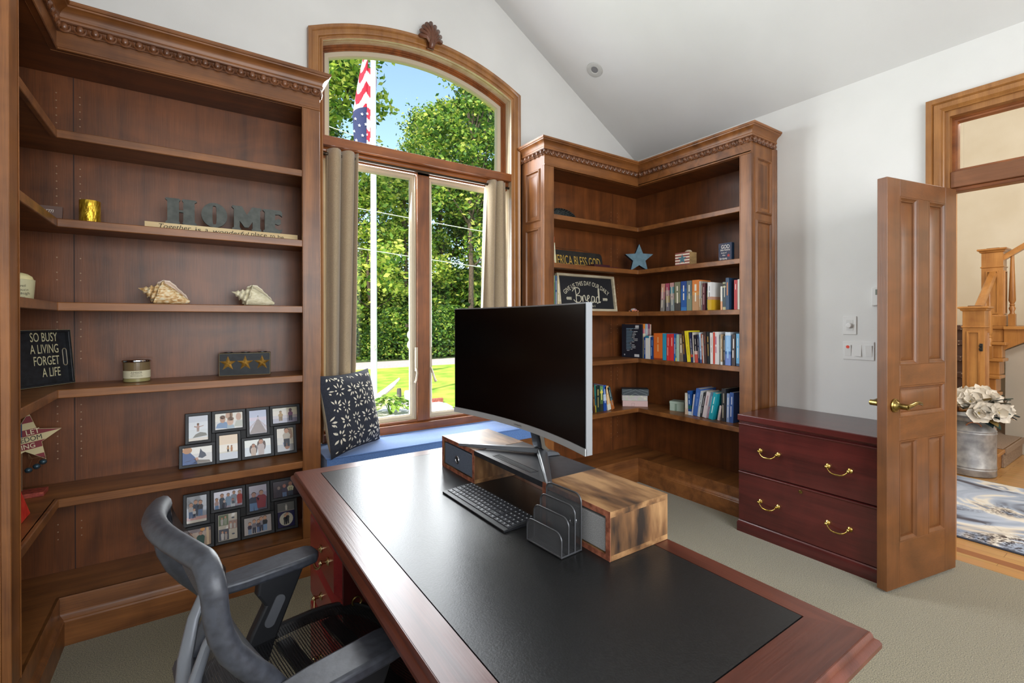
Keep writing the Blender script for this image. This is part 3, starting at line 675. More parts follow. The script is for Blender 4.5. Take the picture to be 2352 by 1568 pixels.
mb.tube([(2.92, 9.3, GZ+.05), (3.1, 9.32, GZ+.18), (3.35, 9.3, GZ+.36), (3.52, 9.28, GZ+.52)], [.09, .10, .08, .03], dw, 9, flat_=.6); mb.tube([(3.05, 9.3, GZ+.14), (2.75, 9.32, GZ+.3), (2.55, 9.33, GZ+.36)], [.07, .06, .02], dw, 8); tag(mb.build('driftwood', smooth=True), 'pale branching driftwood lying at the base of the flagpole', 'driftwood')
for x, h, rr_, c, lb in ((3.38, .36, .045, '#4a4744', 'short dark post standing in the gravel behind the hosta'), (3.56, .3, .07, '#e9e6e0', 'short white post standing in the gravel bed'), (3.76, .26, .09, '#d9d4cc', 'pale square block at the edge of the gravel bed')):
    mb = MB(); mb.lathe((x, 8.95, GZ), [(rr_, 0), (rr_, h*.9), (rr_*.8, h)], flat(c, .7), 12 if rr_ < .08 else 4); tag(mb.build('garden_post', smooth=rr_ < .08), lb, 'post', 'posts in the gravel bed')
mb = MB(); mb.box(3.55, 4.3, 8.85, 8.93, GZ, GZ+.1, noisy('red_brick', '#8a4a3a', '#b0685a', 20, .9)); tag(mb.build('brick_edging', bevel=.01), 'low red brick edging along the gravel bed', 'edging')
sp = thing('signpost', 'dark wooden post with hanging white house signs beside the road', 'signpost', (6.2, 14.6, GZ))
mb = MB(); bw = noisy('dark_timber', '#33291f', '#4a3d2e', 12, .9); mb.box(6.14, 6.26, 14.54, 14.66, GZ, GZ+1.75, bw); mb.box(5.75, 6.26, 14.56, 14.64, GZ+1.5, GZ+1.6, bw); mb.build('post', sp)
for z in (GZ+1.25, GZ+.92):
    mb = MB(); mb.prism([(5.92+.13*math.cos(a), 14.58, z+.16*math.sin(a)) for a in [2*PI*k/16 for k in range(16)]], (0, .03, 0), flat('#e8e4da', .6)); mb.build('hanging_sign', sp)

# ================================================================ door, wall fittings, ceiling lamp
brass = flat('#a8874a', .25, 1); abrass = noisy('antique_brass', '#6e5a30', '#b09a5c', 30, .28, metal=1); chrome = flat('#c9ccd2', .12, 1); nickel = flat('#b9bcc2', .25, 1)
door = tag(thing('door_1', None, None, (3.381, .738, 0)), kind='structure')
U = Vector((-.978, .204, 0)).normalized(); Nf = U.cross(Vector((0, 0, 1))); Nf = Nf if Nf.y < 0 else -Nf       # Nf: towards the room (camera side)
H0 = Vector((3.381, .738, .012)); DW, DT, DH = .597, .045, 2.026
dz = dooroak('z'); dx = dooroak('x')
# stiles and rails, front face flush at H0
def dbox(u0, u1, z0, z1, m, t0=0, t1=DT): 
    mb.obox(H0+U*u0-Nf*t0+Vector((0, 0, z0-.012)), U*(u1-u0), -Nf*(t1-t0), (0, 0, z1-z0), m)
mb = MB(); us = [0, .10, .249, .345, .494, .597]; zs = [.012, .235, .738, .856, 1.010, 1.116, 1.952, DH+.012]
dbox(0, .10, .012, DH+.012, dz); dbox(.494, DW, .012, DH+.012, dz)
for z0, z1 in ((.012, .235), (.738, .856), (1.010, 1.116), (1.952, DH+.012)): dbox(.10, .494, z0, z1, dx)
dbox(.249, .345, .235, .738, dz); dbox(.249, .345, 1.116, 1.952, dz)
for u0, u1, z0, z1 in ((.1, .249, .235, .738), (.345, .494, .235, .738), (.1, .494, .856, 1.01), (.1, .249, 1.116, 1.952), (.345, .494, 1.116, 1.952)):
    dbox(u0, u1, z0, z1, dz, .016, DT-.016)
leaf = mb.build('door_leaf', door, bevel=.0015, seg=1)
for u0, u1, z0, z1 in ((.1, .249, .235, .738), (.345, .494, .235, .738), (.1, .494, .856, 1.01), (.1, .249, 1.116, 1.952), (.345, .494, 1.116, 1.952)):
    mb = MB(); r_ = -U; o = H0+U*u1+Vector((0, 0, z0-.012))
    w, h = u1-u0, z1-z0; p = rect(o, r_, (0, 0, 1), w, h)
    mb.sweep(p, [(0, 0), (-.006, 0), (-.008, -.003), (-.014, -.008), (-.02, -.010), (-.022, -.016)], Nf, dz, closed=True)
    i = rect(o+(r_+Vector((0, 0, 1)))*.022-Nf*.016, r_, (0, 0, 1), w-.044, h-.044); j = rect(o+(r_+Vector((0, 0, 1)))*.042-Nf*.008, r_, (0, 0, 1), w-.084, h-.084)
    mb.add(i+j, [(0, 1, 5, 4), (1, 2, 6, 5), (2, 3, 7, 6), (3, 0, 4, 7), (4, 5, 6, 7)], dz); mb.build('door_panel', door, smooth=True, ang=25)
for sgn in (1, -1):
    mb = MB(); n = Nf*sgn; c = H0+U*(DW-.058)+Vector((0, 0, .907))+(Vector((0, 0, 0)) if sgn > 0 else -Nf*DT)
    mb.lathe(c, [(.034, 0), (.034, .006), (.030, .010), (.025, .010), (.022, .014), (.016, .02), (.0145, .03), (.0145, .062)], abrass, 24, ax=n)
    d = -U; e = c+n*.055
    mb.tube([e-d*.006, e+d*.03+Vector((0, 0, .004)), e+d*.06+Vector((0, 0, .012)), e+d*.09+Vector((0, 0, .016)), e+d*.112+Vector((0, 0, .010)), e+d*.12+Vector((0, 0, .003))], [.012, .011, .0095, .009, .008, .005], abrass, 12)
    mb.build('lever_handle', door, smooth=True, ang=40)
# casing, jambs and transom light of the doorway
tr = tag(thing('window_3', None, None, (XR, .1, 2.05)), kind='structure')
mb = MB(); pth = [(XR, .785, 0), (XR, .785, 2.47), (XR, -.54, 2.47), (XR, -.54, 0)]
mb.sweep(pth[::-1], [(0, 0), (0, .014), (.006, .018), (.012, .014), (.02, .022), (.042, .026), (.046, .020), (.052, .030), (.068, .034), (.075, .032), (.075, 0)], (-1, 0, 0), ox)
mb.build('casing', tr, smooth=True, ang=30)
mb = MB(); 
mb.box(XR-.002, XR+.142, .767, .787, 0, 2.472, ox); mb.box(XR-.002, XR+.142, -.542, -.50, 0, 2.472, ox); mb.box(XR-.002, XR+.142, -.5, .767, 2.44, 2.472, ox); 
mb.build('door_jamb', tr)
mb = MB(); mb.box(XR+.012, XR+.10, -.5, .767, 2.055, 2.14, wood('transom_rail', '#5d3a22', '#85573a', 'y', rough=.35)); mb.box(XR+.03, XR+.10, -.5, .767, 2.035, 2.055, winwood('y')); mb.build('transom_bar', tr, bevel=.003)
mb = MB(); mb.sweep(rect((XR+.045, .767, 2.14), (0, -1, 0), (0, 0, 1), 1.267, .30), [(0, 0), (-.01, 0), (-.012, -.006), (-.02, -.008), (-.022, -.016), (-.022, -.05), (0, -.05)], (-1, 0, 0), winwood('y'), closed=True); mb.build('transom_sash', tr, smooth=True)
mb = MB(); mb.box(XR+.066, XR+.071, -.48, .725, 2.16, 2.42, glass()); mb.build('transom_glass', tr)
# switches, dimmer and thermostat on the right wall
pw = flat('#dcdcda', .35); pg = flat('#9a9a98', .5)
def plate(name, label, cat, y0, y1, z0, z1):
    t = thing(name, label, cat, (XR, (y0+y1)/2, z0)); mb = MB(); mb.box(XR-.006, XR, y0, y1, z0, z1, pw); o = mb.build('cover_plate', t, bevel=.002); return t
t = plate('dimmer_switch', 'white dimmer switch with a round knob on the wall above the triple switch', 'switch', 1.196, 1.268, 1.251, 1.365)
mb = MB(); mb.lathe((XR-.006, 1.232, 1.307), [(.0165, 0), (.016, .012), (.012, .016), (0.001, .0165)], pw, 20, ax=(-1, 0, 0)); mb.build('knob', t, smooth=True, ang=40)
mb = MB(); mb.box(XR-.0075, XR-.006, 1.214, 1.25, 1.275, 1.342, flat('#d2d2d0', .4)); mb.build('insert', t)
t = plate('light_switch', 'white triple rocker switch, one rocker marked with a red dot', 'switch', 1.104, 1.268, 1.096, 1.208)
for k in range(3):
    y = 1.24-k*.0545; mb = MB(); mb.prism([(XR-.006, y-.0165, 1.118), (XR-(.012 if k == 1 else .007), y-.0165, 1.118), (XR-(.007 if k == 1 else .012), y-.0165, 1.186), (XR-.006, y-.0165, 1.186)], (0, .033, 0), pw); rk = mb.build('rocker', t, bevel=.001)
    if k == 0: mb = MB(); mb.lathe((XR-.0112, y, 1.174), [(.0095, 0), (.0095, .001)], flat('#e2452c', .4), 16, ax=(-1, 0, 0)); mb.build('red_dot', rk)
t = plate('thermostat', 'white wall thermostat half hidden by the open door edge', 'thermostat', .985, 1.115, 1.424, 1.54)
mb = MB(); mb.box(XR-.026, XR-.006, .988, 1.112, 1.427, 1.537, pw); b_ = mb.build('body', t, bevel=.004); mb = MB(); mb.box(XR-.027, XR-.0258, 1.03, 1.092, 1.49, 1.523, flat('#7c847a', .3)); mb.build('display', b_)
# recessed eyeball lamp in the ceiling slope, and its fellows nearer the door
nc = Vector((-SL, 0, -1)).normalized()
def can(x, y, label, on):
    c = Vector((x, y, ceil_z(x))); t = thing('recessed_lamp', label, 'ceiling lamp', c, 0, 'recessed ceiling lamps' if on else None); tm = flat('#b9b9b6', .5)
    mb = MB(); mb.lathe(c, [(.064, 0), (.063, .005), (.058, .007), (.033, .006), (.028, .002), (.026, -.012)][:5], tm, 32, ax=nc); mb.build('trim_ring', t, smooth=True, ang=30)
    mb = MB(); mb.lathe(c+nc*.0021, [(.0275, 0), (.02, -.0015), (.001, -.002)], flat('#77777a', .6), 20, ax=nc); mb.build('socket', t, smooth=True)
    if on:
        l = bpy.data.lights.new('lamp_light', 'SPOT'); o = bpy.data.objects.new('lamp_light', l); COL.objects.link(o); o.location = c+nc*.03; o.rotation_euler = Vector((0, 0, -1)).to_track_quat('-Z', 'Y').to_euler(); l.energy = 60; l.spot_size = R(150); l.spot_blend = 1; l.shadow_soft_size = .06; l.color = (1, .9, .76)
can(2.58, 2.647, 'small round recessed ceiling lamp on the slope above the right bookcase', False)

# ================================================================ lateral filing cabinet
def bail(parent, c, along, out, w=.105, m=None):
    """swan-neck pull: two rosettes and a drooping bail"""
    m = m or noisy('polished_brass', '#a8853a', '#e3c777', 40, .18, metal=1); c = Vector(c); a = Vector(along).normalized(); n = Vector(out).normalized(); z = Vector((0, 0, 1)); mb = MB()
    for s in (-1, 1):
        p = c+a*(s*w/2); mb.lathe(p, [(.013, 0), (.013, .003), (.009, .006), (.005, .008), (.005, .018), (.008, .021), (.008, .026), (.004, .03), (.0005, .031)], m, 14, ax=n)
    pts = []
    for k in range(13):
        f = k/12*2-1; drop = .030*(1-abs(f)**3.2); pts.append(c+a*(f*w/2)+n*(.021+.010*(1-f*f))-z*drop)
    mb.tube(pts, [.003+.0018*(1-abs(k/6-1)) for k in range(13)], m, 8); return mb.build('bail_handle', parent, smooth=True, ang=50)
fc = thing('filing_cabinet', 'low mahogany lateral filing cabinet with brass bail pulls beside the open door', 'filing cabinet', (3.13, 1.28, 0))
X0c, X1c, Y0c, Y1c = 2.88, 3.385, .905, 1.662
mb = MB(); mb.box(X0c+.018, X1c, Y0c+.004, Y1c-.004, .05, .70, mahog('z')); mb.build('carcass', fc)
mb = MB(); pth = [(X1c, Y1c, 0), (X0c, Y1c, 0), (X0c, Y0c, 0), (X1c, Y0c, 0)]
mb.sweep(pth, [(-.02, 0), (.006, 0), (.006, .055), (.002, .062), (.002, .066), (-.004, .072), (-.02, .072)], (0, 0, 1), mahog('y')); mb.build('plinth', fc, smooth=True, ang=30)
mb = MB(); mb.box(X0c-.006, X1c, Y0c-.004, Y1c+.004, .705, .743, mahog('y')); mb.box(X0c+.004, X1c, Y0c, Y1c, .697, .705, mahog('y')); mb.build('top', fc, bevel=.004)
for z0, z1 in ((.077, .385), (.392, .69)):
    mb = MB(); mb.prism([(X0c+.02, Y0c+.003, z0), (X0c, Y0c+.003, z0), (X0c, Y0c+.003, z1-.014), (X0c-.003, Y0c+.003, z1-.011), (X0c-.003, Y0c+.003, z1-.004), (X0c+.006, Y0c+.003, z1), (X0c+.02, Y0c+.003, z1)], (0, Y1c-Y0c-.006, 0), mahog('y'))
    d = mb.build('drawer', fc, bevel=.001, seg=1); zh = z0+.148 if z0 > .2 else z0+.152
    bail(d, (X0c-.0005, 1.468, zh), (0, 1, 0), (-1, 0, 0)); bail(d, (X0c-.0005, 1.098, zh), (0, 1, 0), (-1, 0, 0))
    if z0 < .2: mb = MB(); mb.lathe((X0c-.0005, 1.29, .356), [(.010, 0), (.010, .003), (.006, .004), (.0055, .002), (.0005, .002)], abrass, 16, ax=(-1, 0, 0)); mb.build('lock', d, smooth=True)

# ================================================================ executive desk
desk = thing('executive_desk', 'large mahogany desk with a black leather inlay and panelled drawers', 'desk', (.68, 1.15, 0))
dm = wood('desk_mahogany', '#3f1a10', '#613122', 'y', rough=.32, coat=.18, fig=.2); dmx = wood('desk_mahogany', '#3f1a10', '#613122', 'x', rough=.32, coat=.18, fig=.2); dmz = wood('desk_mahogany', '#3f1a10', '#613122', 'z', rough=.32, coat=.18, fig=.2)
dred = wood('window_lit_mahogany', '#701a1c', '#98302f', 'y', rough=.3, coat=.2)  # brighter copy of the desk mahogany, window light put into the drawer colour
A0, A1, B0, B1, ZT = .324, 1.035, .346, 1.948, .76
mb = MB(); pc_ = [(A0, B0), (A1, B0), (A1, B1), (A0, B1)]; ins = [(.400, .434), (.982, .434), (.982, 1.884), (.400, 1.884)]
for k in range(4):   # mitred border frame
    a, b, c, d = pc_[k], pc_[(k+1) % 4], ins[(k+1) % 4], ins[k]
    mb.prism([(a[0], a[1], ZT-.034), (b[0], b[1], ZT-.034), (c[0], c[1], ZT-.034), (d[0], d[1], ZT-.034)], (0, 0, .034), (dmx if k % 2 == 0 else dm))
mb.box(.40, .982, .434, 1.884, ZT-.03, ZT-.006, dm)
mb.sweep([(A0, B0, 0), (A1, B0, 0), (A1, B1, 0), (A0, B1, 0)], [(-.004, ZT), (.002, ZT-.001), (.005, ZT-.006), (.006, ZT-.012), (.012, ZT-.015), (.016, ZT-.021), (.016, ZT-.029), (.012, ZT-.034), (.002, ZT-.037), (-.02, ZT-.037)], (0, 0, 1), dm, closed=True); mb.build('desk_top', desk, smooth=True, ang=30)
lea = noisy('black_leather', '#141414', '#1d1d1d', 260, .33, .05, detail=3); lea.node_tree.nodes['Principled BSDF'].inputs['Specular IOR Level'].default_value = .42
mb = MB(); mb.box(.4025, .9795, .4365, 1.8815, ZT-.006, ZT+.0004, lea); mb.build('leather_inlay', desk)
for y0, y1 in ((1.465, 1.86), (.43, .825)):
    mb = MB(); mb.box(.375, .99, y0, y1, .07, ZT-.037, mahog('z')); mb.box(.36, 1.0, y0-.012, y1+.012, 0, .075, dm); pd = mb.build('pedestal', desk, bevel=.003)
    for z0, z1 in ((.086, .325), (.335, .478), (.487, .643)):
        mb = MB(); q = [(.375, y0+.012, z0), (.352, y0+.026, z0+.012)]
        mb.add([(.375, y0+.008, z0), (.375, y1-.008, z0), (.375, y1-.008, z1), (.375, y0+.008, z1), (.354, y0+.026, z0+.016), (.354, y1-.026, z0+.016), (.354, y1-.026, z1-.016), (.354, y0+.026, z1-.016)],
               [(0, 4, 5, 1), (1, 5, 6, 2), (2, 6, 7, 3), (3, 7, 4, 0), (4, 7, 6, 5), (0, 1, 2, 3)], dred); dr = mb.build('drawer', pd)
        bail(dr, (.3535, (y0+y1)/2-.06 if y0 > 1 else (y0+y1)/2, (z0+z1)/2+.012), (0, 1, 0), (-1, 0, 0), .10, flat('#c7b689', .2, 1))
    if y0 > 1: mb = MB(); mb.tube([(.415+.014*math.cos(a), 1.460, .475+.014*math.sin(a)) for a in [2*PI*k/16 for k in range(16)]], .003, abrass, 6, closed=True); mb.build('lock_ring', pd, smooth=True)
mb = MB(); mb.box(.962, .98, .825, 1.465, .12, ZT-.037, dm); mb.build('modesty_panel', desk)

# ================================================================ monitor riser with two drawers, monitor, keyboard, sorter
def rustic(ax): return noisy('rustic_board_'+ax, '#1f140d', '#a27c52', 8, .45, .04, stretch=tuple(.6 if a == ax else 2.4 for a in 'xyz'), detail=9, lo=.33, hi=.66, h3='#6d4b2c')
edgew = noisy('chipped_edge', '#6e3a26', '#a8654a', 60, .7, .1)
rs = thing('monitor_riser', 'rustic wood monitor riser with two fabric drawers and a black middle shelf', 'monitor riser', (.927, 1.245, ZT))
RX0_, RX1_, RT, tk = .820, 1.034, .88, .0145
drawm = (noisy('drawer_felt_blue', '#4d5666', '#6b7484', 500, .95, .15), noisy('drawer_felt_grey', '#7d7d7d', '#a0a0a0', 500, .95, .15))
for (y0, y1), fm in (((1.443, 1.701), drawm[0]), ((.791, 1.052), drawm[1])):
    mb = MB(); rx, ry, rz = rustic('x'), rustic('y'), rustic('z')
    mb.box(RX0_+.001, RX1_, y0, y1, RT-tk, RT, ry); mb.box(RX0_+.001, RX1_, y0, y1, ZT+.001, ZT+tk, ry); mb.box(RX0_+.001, RX1_, y0, y0+tk, ZT+tk, RT-tk, rz); mb.box(RX0_+.001, RX1_, y1-tk, y1, ZT+tk, RT-tk, rz); mb.box(RX1_-.01, RX1_, y0+tk, y1-tk, ZT+tk, RT-tk, rz)
    mb.box(RX0_, RX0_+.001, y0, y1, RT-tk, RT, edgew); mb.box(RX0_, RX0_+.001, y0, y1, ZT+.001, ZT+tk, edgew); mb.box(RX0_, RX0_+.001, y0, y0+tk, ZT+tk, RT-tk, edgew); mb.box(RX0_, RX0_+.001, y1-tk, y1, ZT+tk, RT-tk, edgew)
    bx = mb.build('box', rs)
    mb = MB(); mb.box(RX0_+.003, RX1_-.03, y0+tk+.004, y1-tk-.004, ZT+tk+.002, RT-tk-.008, fm); dr = mb.build('drawer', rs, bevel=.003)
    mb = MB(); yc = (y0+y1)/2+.004; c = Vector((RX0_+.003, yc, (ZT+RT)/2-.006)); mb.tube([c+Vector((-.001, .0125*math.cos(a), .0125*math.sin(a))) for a in [2*PI*k/20 for k in range(20)]], .0028, nickel, 8, closed=True); mb.lathe(c+Vector((-.0012, 0, 0)), [(.011, 0), (.001, .0002)], flat('#0a0a0c', .8), 16, ax=(-1, 0, 0)); mb.build('grommet', dr, smooth=True)
blkl = flat('#25272b', .4)
mb = MB(); mb.box(RX0_, RX1_, 1.052, 1.443, RT-.017, RT-.001, noisy('black_shelf_laminate', '#1d1f23', '#2c2e33', 40, .38)); ms = mb.build('middle_shelf', rs)
mb = MB(); mb.box(.846, .862, 1.14, 1.345, RT-.001, RT-.0004, flat('#08080a', .7)); mb.sweep(rect((.843, 1.137, RT-.001), (1, 0, 0), (0, 1, 0), .022, .211), [(0, 0), (.001, .0012), (.003, .0012), (.0035, 0)], (0, 0, 1), blkl, closed=True); mb.build('phone_slot', ms)
mo = thing('computer_monitor', 'large curved black computer monitor with silver edges standing on the riser', 'monitor', (.93, 1.266, RT))
silver = flat('#9fa3a8', .35, .6); scr = flat('#020203', .22, spec=.25, name='screen')
MY0, MY1, MZ0, MZ1 = .896, 1.632, .985, 1.385
def mx(y, d=0): return .838+.045*(1-((y-1.264)/.368)**2)+d
n = 24; ys = [MY0+(MY1-MY0)*k/n for k in range(n+1)]
mb = MB(); 
def curved(y0, y1, z0, z1, d0, d1, m, nn=24):
    yy = [y0+(y1-y0)*k/nn for k in range(nn+1)]; vs = []
    for y in yy: vs += [(mx(y, d0), y, z0), (mx(y, d0), y, z1), (mx(y, d1), y, z1), (mx(y, d1), y, z0)]
    fs = [(0, 3, 2, 1), (4*nn, 4*nn+1, 4*nn+2, 4*nn+3)]
    for k in range(nn):
        for j in range(4): fs.append((4*k+j, 4*k+(j+1) % 4, 4*k+4+(j+1) % 4, 4*k+4+j))
    mb.add(vs, [f[::-1] for f in fs] if False else fs, m)
curved(MY0, MY1, MZ0, MZ1, .004, .026, silver); 
mb.box(.905, .945, 1.02, 1.51, 1.03, 1.33, flat('#4a4c50', .5)); sh = mb.build('housing', mo, smooth=True, ang=30)
mb = MB(); curved(MY0+.004, MY1-.004, MZ0+.020, MZ1-.004, .0015, .005, scr); mb.build('screen', mo, smooth=True, ang=30)
mb = MB(); curved(MY0, MY1, MZ0, MZ0+.019, 0, .006, flat('#b3b5b6', .4, .3)); ch_ = mb.build('chin_bezel', mo, smooth=True, ang=30)
mb = MB(); mb.text('SAMSUNG', .0085, (mx(1.264)-.0003, 1.264, MZ0+.0095), (0, -1, 0), (0, 0, 1), flat('#4a4c50', .5), 1.15); mb.build('lettering', ch_)
stg = flat('#55585d', .33, .55); mb = MB()
def strut(p, q, w0, w1, h0, h1):
    p, q = Vector(p), Vector(q); t = (q-p).normalized(); s = Vector((t.y, -t.x, 0)).normalized(); z = Vector((0, 0, 1)); vs = []
    for c, w, h in ((p, w0, h0), (q, w1, h1)): vs += [c-s*w, c+s*w, c+s*w*.7+z*h, c-s*w*.7+z*h]
    mb.add(vs, [(0, 1, 2, 3), (7, 6, 5, 4), (0, 4, 5, 1), (1, 5, 6, 2), (2, 6, 7, 3), (3, 7, 4, 0)], stg)
Zs = RT+.0005
strut((.985, 1.275, Zs+.006), (.806, 1.530, Zs), .020, .008, .016, .009); strut((.985, 1.265, Zs+.006), (.806, 1.000, Zs), .020, .008, .016, .009); strut((.97, 1.27, Zs), (1.035, 1.27, Zs), .026, .045, .02, .006)
mb.build('stand_foot', mo, smooth=True, ang=30, bevel=.002)
mb = MB(); pts = [(.985, 1.27, Zs+.012), (.968, 1.27, Zs+.03), (.962, 1.27, Zs+.06), (.95, 1.27, Zs+.10), (.93, 1.27, Zs+.17)]
vs = []
for x, y, z in pts: w = .026; vs += [(x, y-w, z), (x, y+w, z), (x+.014, y+w, z+.006), (x+.014, y-w, z+.006)]
fs = [(0, 1, 2, 3), (19, 18, 17, 16)]
for k in range(4):
    for j in range(4): fs.append((4*k+j, 4*k+4+j, 4*k+4+(j+1) % 4, 4*k+(j+1) % 4))
mb.add(vs, fs, flat('#a8abb0', .15, 1)); mb.build('stand_neck', mo, smooth=True, ang=40)
# keyboard (local: x along the length, y away from the typist)
kb = thing('keyboard', 'flat black full-size keyboard with white legends lying on the leather inlay', 'keyboard', (.689, 1.427, ZT+.0006), R(-90)+math.atan2(.007, .362))
KL, KD = .364, .116
mb = MB(); mb.prism([(0, 0, 0), (0, KD, 0), (0, KD, .013), (0, KD-.012, .0135), (0, 0, .006)], (KL, 0, 0), flat('#17181b', .45)); kbd = mb.build('case', kb, world=False, bevel=.001, seg=1)
mb = MB(); key = flat('#24262b', .4); leg = flat('#b9bcc2', .6); mb2 = MB(); rk = random.Random(5)
rows = [(15, .0145), (15, .0158), (14, .0158), (13, .0158), (12, .0158), (9, .0158)]
def kz(y): return .006+.0075*y/(KD-.012)
y = KD-.006
for ri, (nk, hgt) in enumerate(rows):
    y1 = y; y0 = y-hgt+.0016; y = y-hgt-.0004; x = .006; main = .276
    widths = [1]*nk
    if ri == 5: widths = [1.2, 1, 1.1, 5.6, 1.1, 1, 1, 1, 1]
    elif ri == 2: widths[0] = 1.5; widths[-1] = 1.6
    elif ri == 3: widths[0] = 1.8; widths[-1] = 2.1
    elif ri == 4: widths[0] = 2.2; widths[-1] = 2.4
    sc_ = main/sum(widths)
    cells = []
    for w in widths: cells.append((x, x+w*sc_-.0016)); x += w*sc_
    xx = .287
    for k in range(4): cells.append((xx, xx+.0165)); xx += .0181
    for a, b in cells:
        za, zb = kz(y0)+.0002, kz(y1)+.0002; e = .0009
        vs = [(a, y0, za), (b, y0, za), (b, y1, zb), (a, y1, zb), (a+e, y0+e, za+.0022), (b-e, y0+e, za+.0022), (b-e, y1-e, zb+.0022), (a+e, y1-e, zb+.0022)]
        mb.add(vs, [(4, 5, 6, 7), (0, 1, 5, 4), (1, 2, 6, 5), (2, 3, 7, 6), (3, 0, 4, 7)], key)
        if b-a < .05:
            w = min(b-a, .016)*rk.uniform(.18, .3); cx = (a+b)/2; cy = y0+(y1-y0)*.58; cz = za+(zb-za)*.58+.00235; hh = .0018
            mb.add([(cx-w/2, cy-hh, cz-.0002), (cx+w/2, cy-hh, cz-.0002), (cx+w/2, cy+hh, cz+.0002), (cx-w/2, cy+hh, cz+.0002)], [(0, 1, 2, 3)], leg)
mb.build('keys', kb, world=False)
# wire-mesh file sorter
def wiremesh(name, col, s, hole=.55, ax=('y', 'z'), s2=None, rough=.4, metal=.3, rnd=False):
    k = ('mesh', name)
    if k in _m: return _m[k]
    m, t, b = base_mat(name); N = t.nodes; L = t.links
    b.inputs['Base Color'].default_value = rgba(col); b.inputs['Roughness'].default_value = rough; b.inputs['Metallic'].default_value = metal
    tc = N.new('ShaderNodeTexCoord'); sp_ = N.new('ShaderNodeSeparateXYZ'); L.new(tc.outputs['Object'], sp_.inputs[0]); outs = []
    for a, sc in zip(ax, (s, s2 or s)):
        f = N.new('ShaderNodeMath'); f.operation = 'MULTIPLY'; f.inputs[1].default_value = sc; L.new(sp_.outputs[a.upper()], f.inputs[0])
        g = N.new('ShaderNodeMath'); g.operation = 'FRACT'; L.new(f.outputs[0], g.inputs[0]); h = N.new('ShaderNodeMath'); h.operation = 'LESS_THAN'; h.inputs[1].default_value = hole; L.new(g.outputs[0], h.inputs[0]); outs.append(h)
    mu = N.new('ShaderNodeMath'); mu.operation = 'MULTIPLY'; L.new(outs[0].outputs[0], mu.inputs[0]); L.new(outs[1].outputs[0], mu.inputs[1])
    tr_ = N.new('ShaderNodeBsdfTransparent'); mx_ = N.new('ShaderNodeMixShader'); L.new(mu.outputs[0], mx_.inputs[0]); L.new(b.outputs[0], mx_.inputs[1]); L.new(tr_.outputs[0], mx_.inputs[2]); L.new(mx_.outputs[0], N['Material Output'].inputs[0])
    _m[k] = m; return m
so = thing('file_sorter', 'black wire mesh letter sorter with four stepped dividers in front of the riser', 'file sorter', (.755, .925, ZT))
wm = flat('#4d4e50', .35, .5); wms = wiremesh('mesh_screen', '#58595b', 420, .5); wmb = wiremesh('mesh_base', '#58595b', 420, .5, ('x', 'y'))
so_m = Matrix.Translation((.729, .930, ZT+.001)) @ Matrix.Rotation(R(4), 4, 'Z')
def rrect(x, w, z0, h, r=.02, lean=0):
    P = [(-w/2, z0), (w/2, z0)]; P += [(w/2-r+r*math.cos(a), z0+h-r+r*math.sin(a)) for a in [PI/2*k/5 for k in range(6)]]; P += [(-w/2+r+r*math.cos(a), z0+h-r+r*math.sin(a)) for a in [PI/2+PI/2*k/5 for k in range(6)]]
    return [Vector((x+lean*(z-z0), y, z)) for y, z in P]
for k, (dx_, h, w) in enumerate(((0, .058, .128), (.024, .088, .128), (.046, .112, .128), (.068, .138, .128))):
    P = [so_m @ p for p in rrect(dx_, w, .003, h)]; mb = MB(); mb.tube(P, .0022, wm, 8, closed=True)
    d = mb.build('divider', so, smooth=True); mb = MB(); mb.add(P, [tuple(range(len(P)))], wms); mb.build('mesh_screen', d)
mb = MB(); P = [so_m @ Vector(p) for p in ((0, -.064, .003), (.068, -.064, .003), (.068, .064, .003), (0, .064, .003))]; mb.tube(P, .0022, wm, 8, closed=True); mb.add(P, [(0, 1, 2, 3)], wmb); mb.build('base', so, smooth=True)

# ================================================================ office chair
ck = Matrix.Translation((.238, 1.225, 0)) @ Matrix.Rotation(R(12), 4, 'Z')
chair = thing('office_chair', 'black mesh office chair with a low grey-black back frame pushed up to the desk', 'office chair', (.238, 1.225, 0), R(12))
plas = noisy('chair_plastic', '#2e3036', '#3c3f46', 60, .42, .05); plg = flat('#74787f', .35, .2); sbl = flat('#1c1d20', .5)
# back frame: one loop of rail (local x forward, y to the left)
def bx(z): # lumbar curve of the rails
    return -.250+.105*math.exp(-((z-.62)/.11)**2)+(.02*(z-.5) if z < .5 else -.02*(z-.6))
loop = []
hw = .222
for k in range(11): z = .50+(.865-.50)*k/10; loop.append((bx(z), -hw+.01*(1-k/10), z))
for k in range(1, 9): a = PI/2*k/9; loop.append((bx(.875+.035*math.sin(a))-.006*k/9, -hw+.05-.05*math.cos(a), .868+.045*math.sin(a)))
for k in range(1, 8): f = k/8; loop.append((bx(.913)-.008-.035*math.sin(PI*f), -hw+.05+(2*hw-.1)*f, .915+.012*math.sin(PI*f)))
loop2 = [(x, -y, z) for x, y, z in loop[:19]][::-1]
loop = loop+loop2
mb = MB(); n = len(loop)
P = [Vector(p) for p in loop]; vs = []; seg = 12
for i in range(n):
    t = (P[(i+1) % n]-P[i-1]).normalized() if 0 < i < n-1 else (P[1]-P[0] if i == 0 else P[-1]-P[-2]).normalized()
    fw = Vector((1, 0, 0)); sdv = t.cross(fw).normalized(); fw = sdv.cross(t).normalized()
    for k in range(seg): a = 2*PI*k/seg; vs.append(P[i]+sdv*(.0205*math.cos(a))+fw*(.027*math.sin(a)*(1 if math.sin(a) < 0 else .55)))
fs = [(i*seg+k, i*seg+(k+1) % seg, (i+1)*seg+(k+1) % seg, (i+1)*seg+k) for i in range(n-1) for k in range(seg)]+[tuple(range(seg))[::-1], tuple((n-1)*seg+k for k in range(seg))]
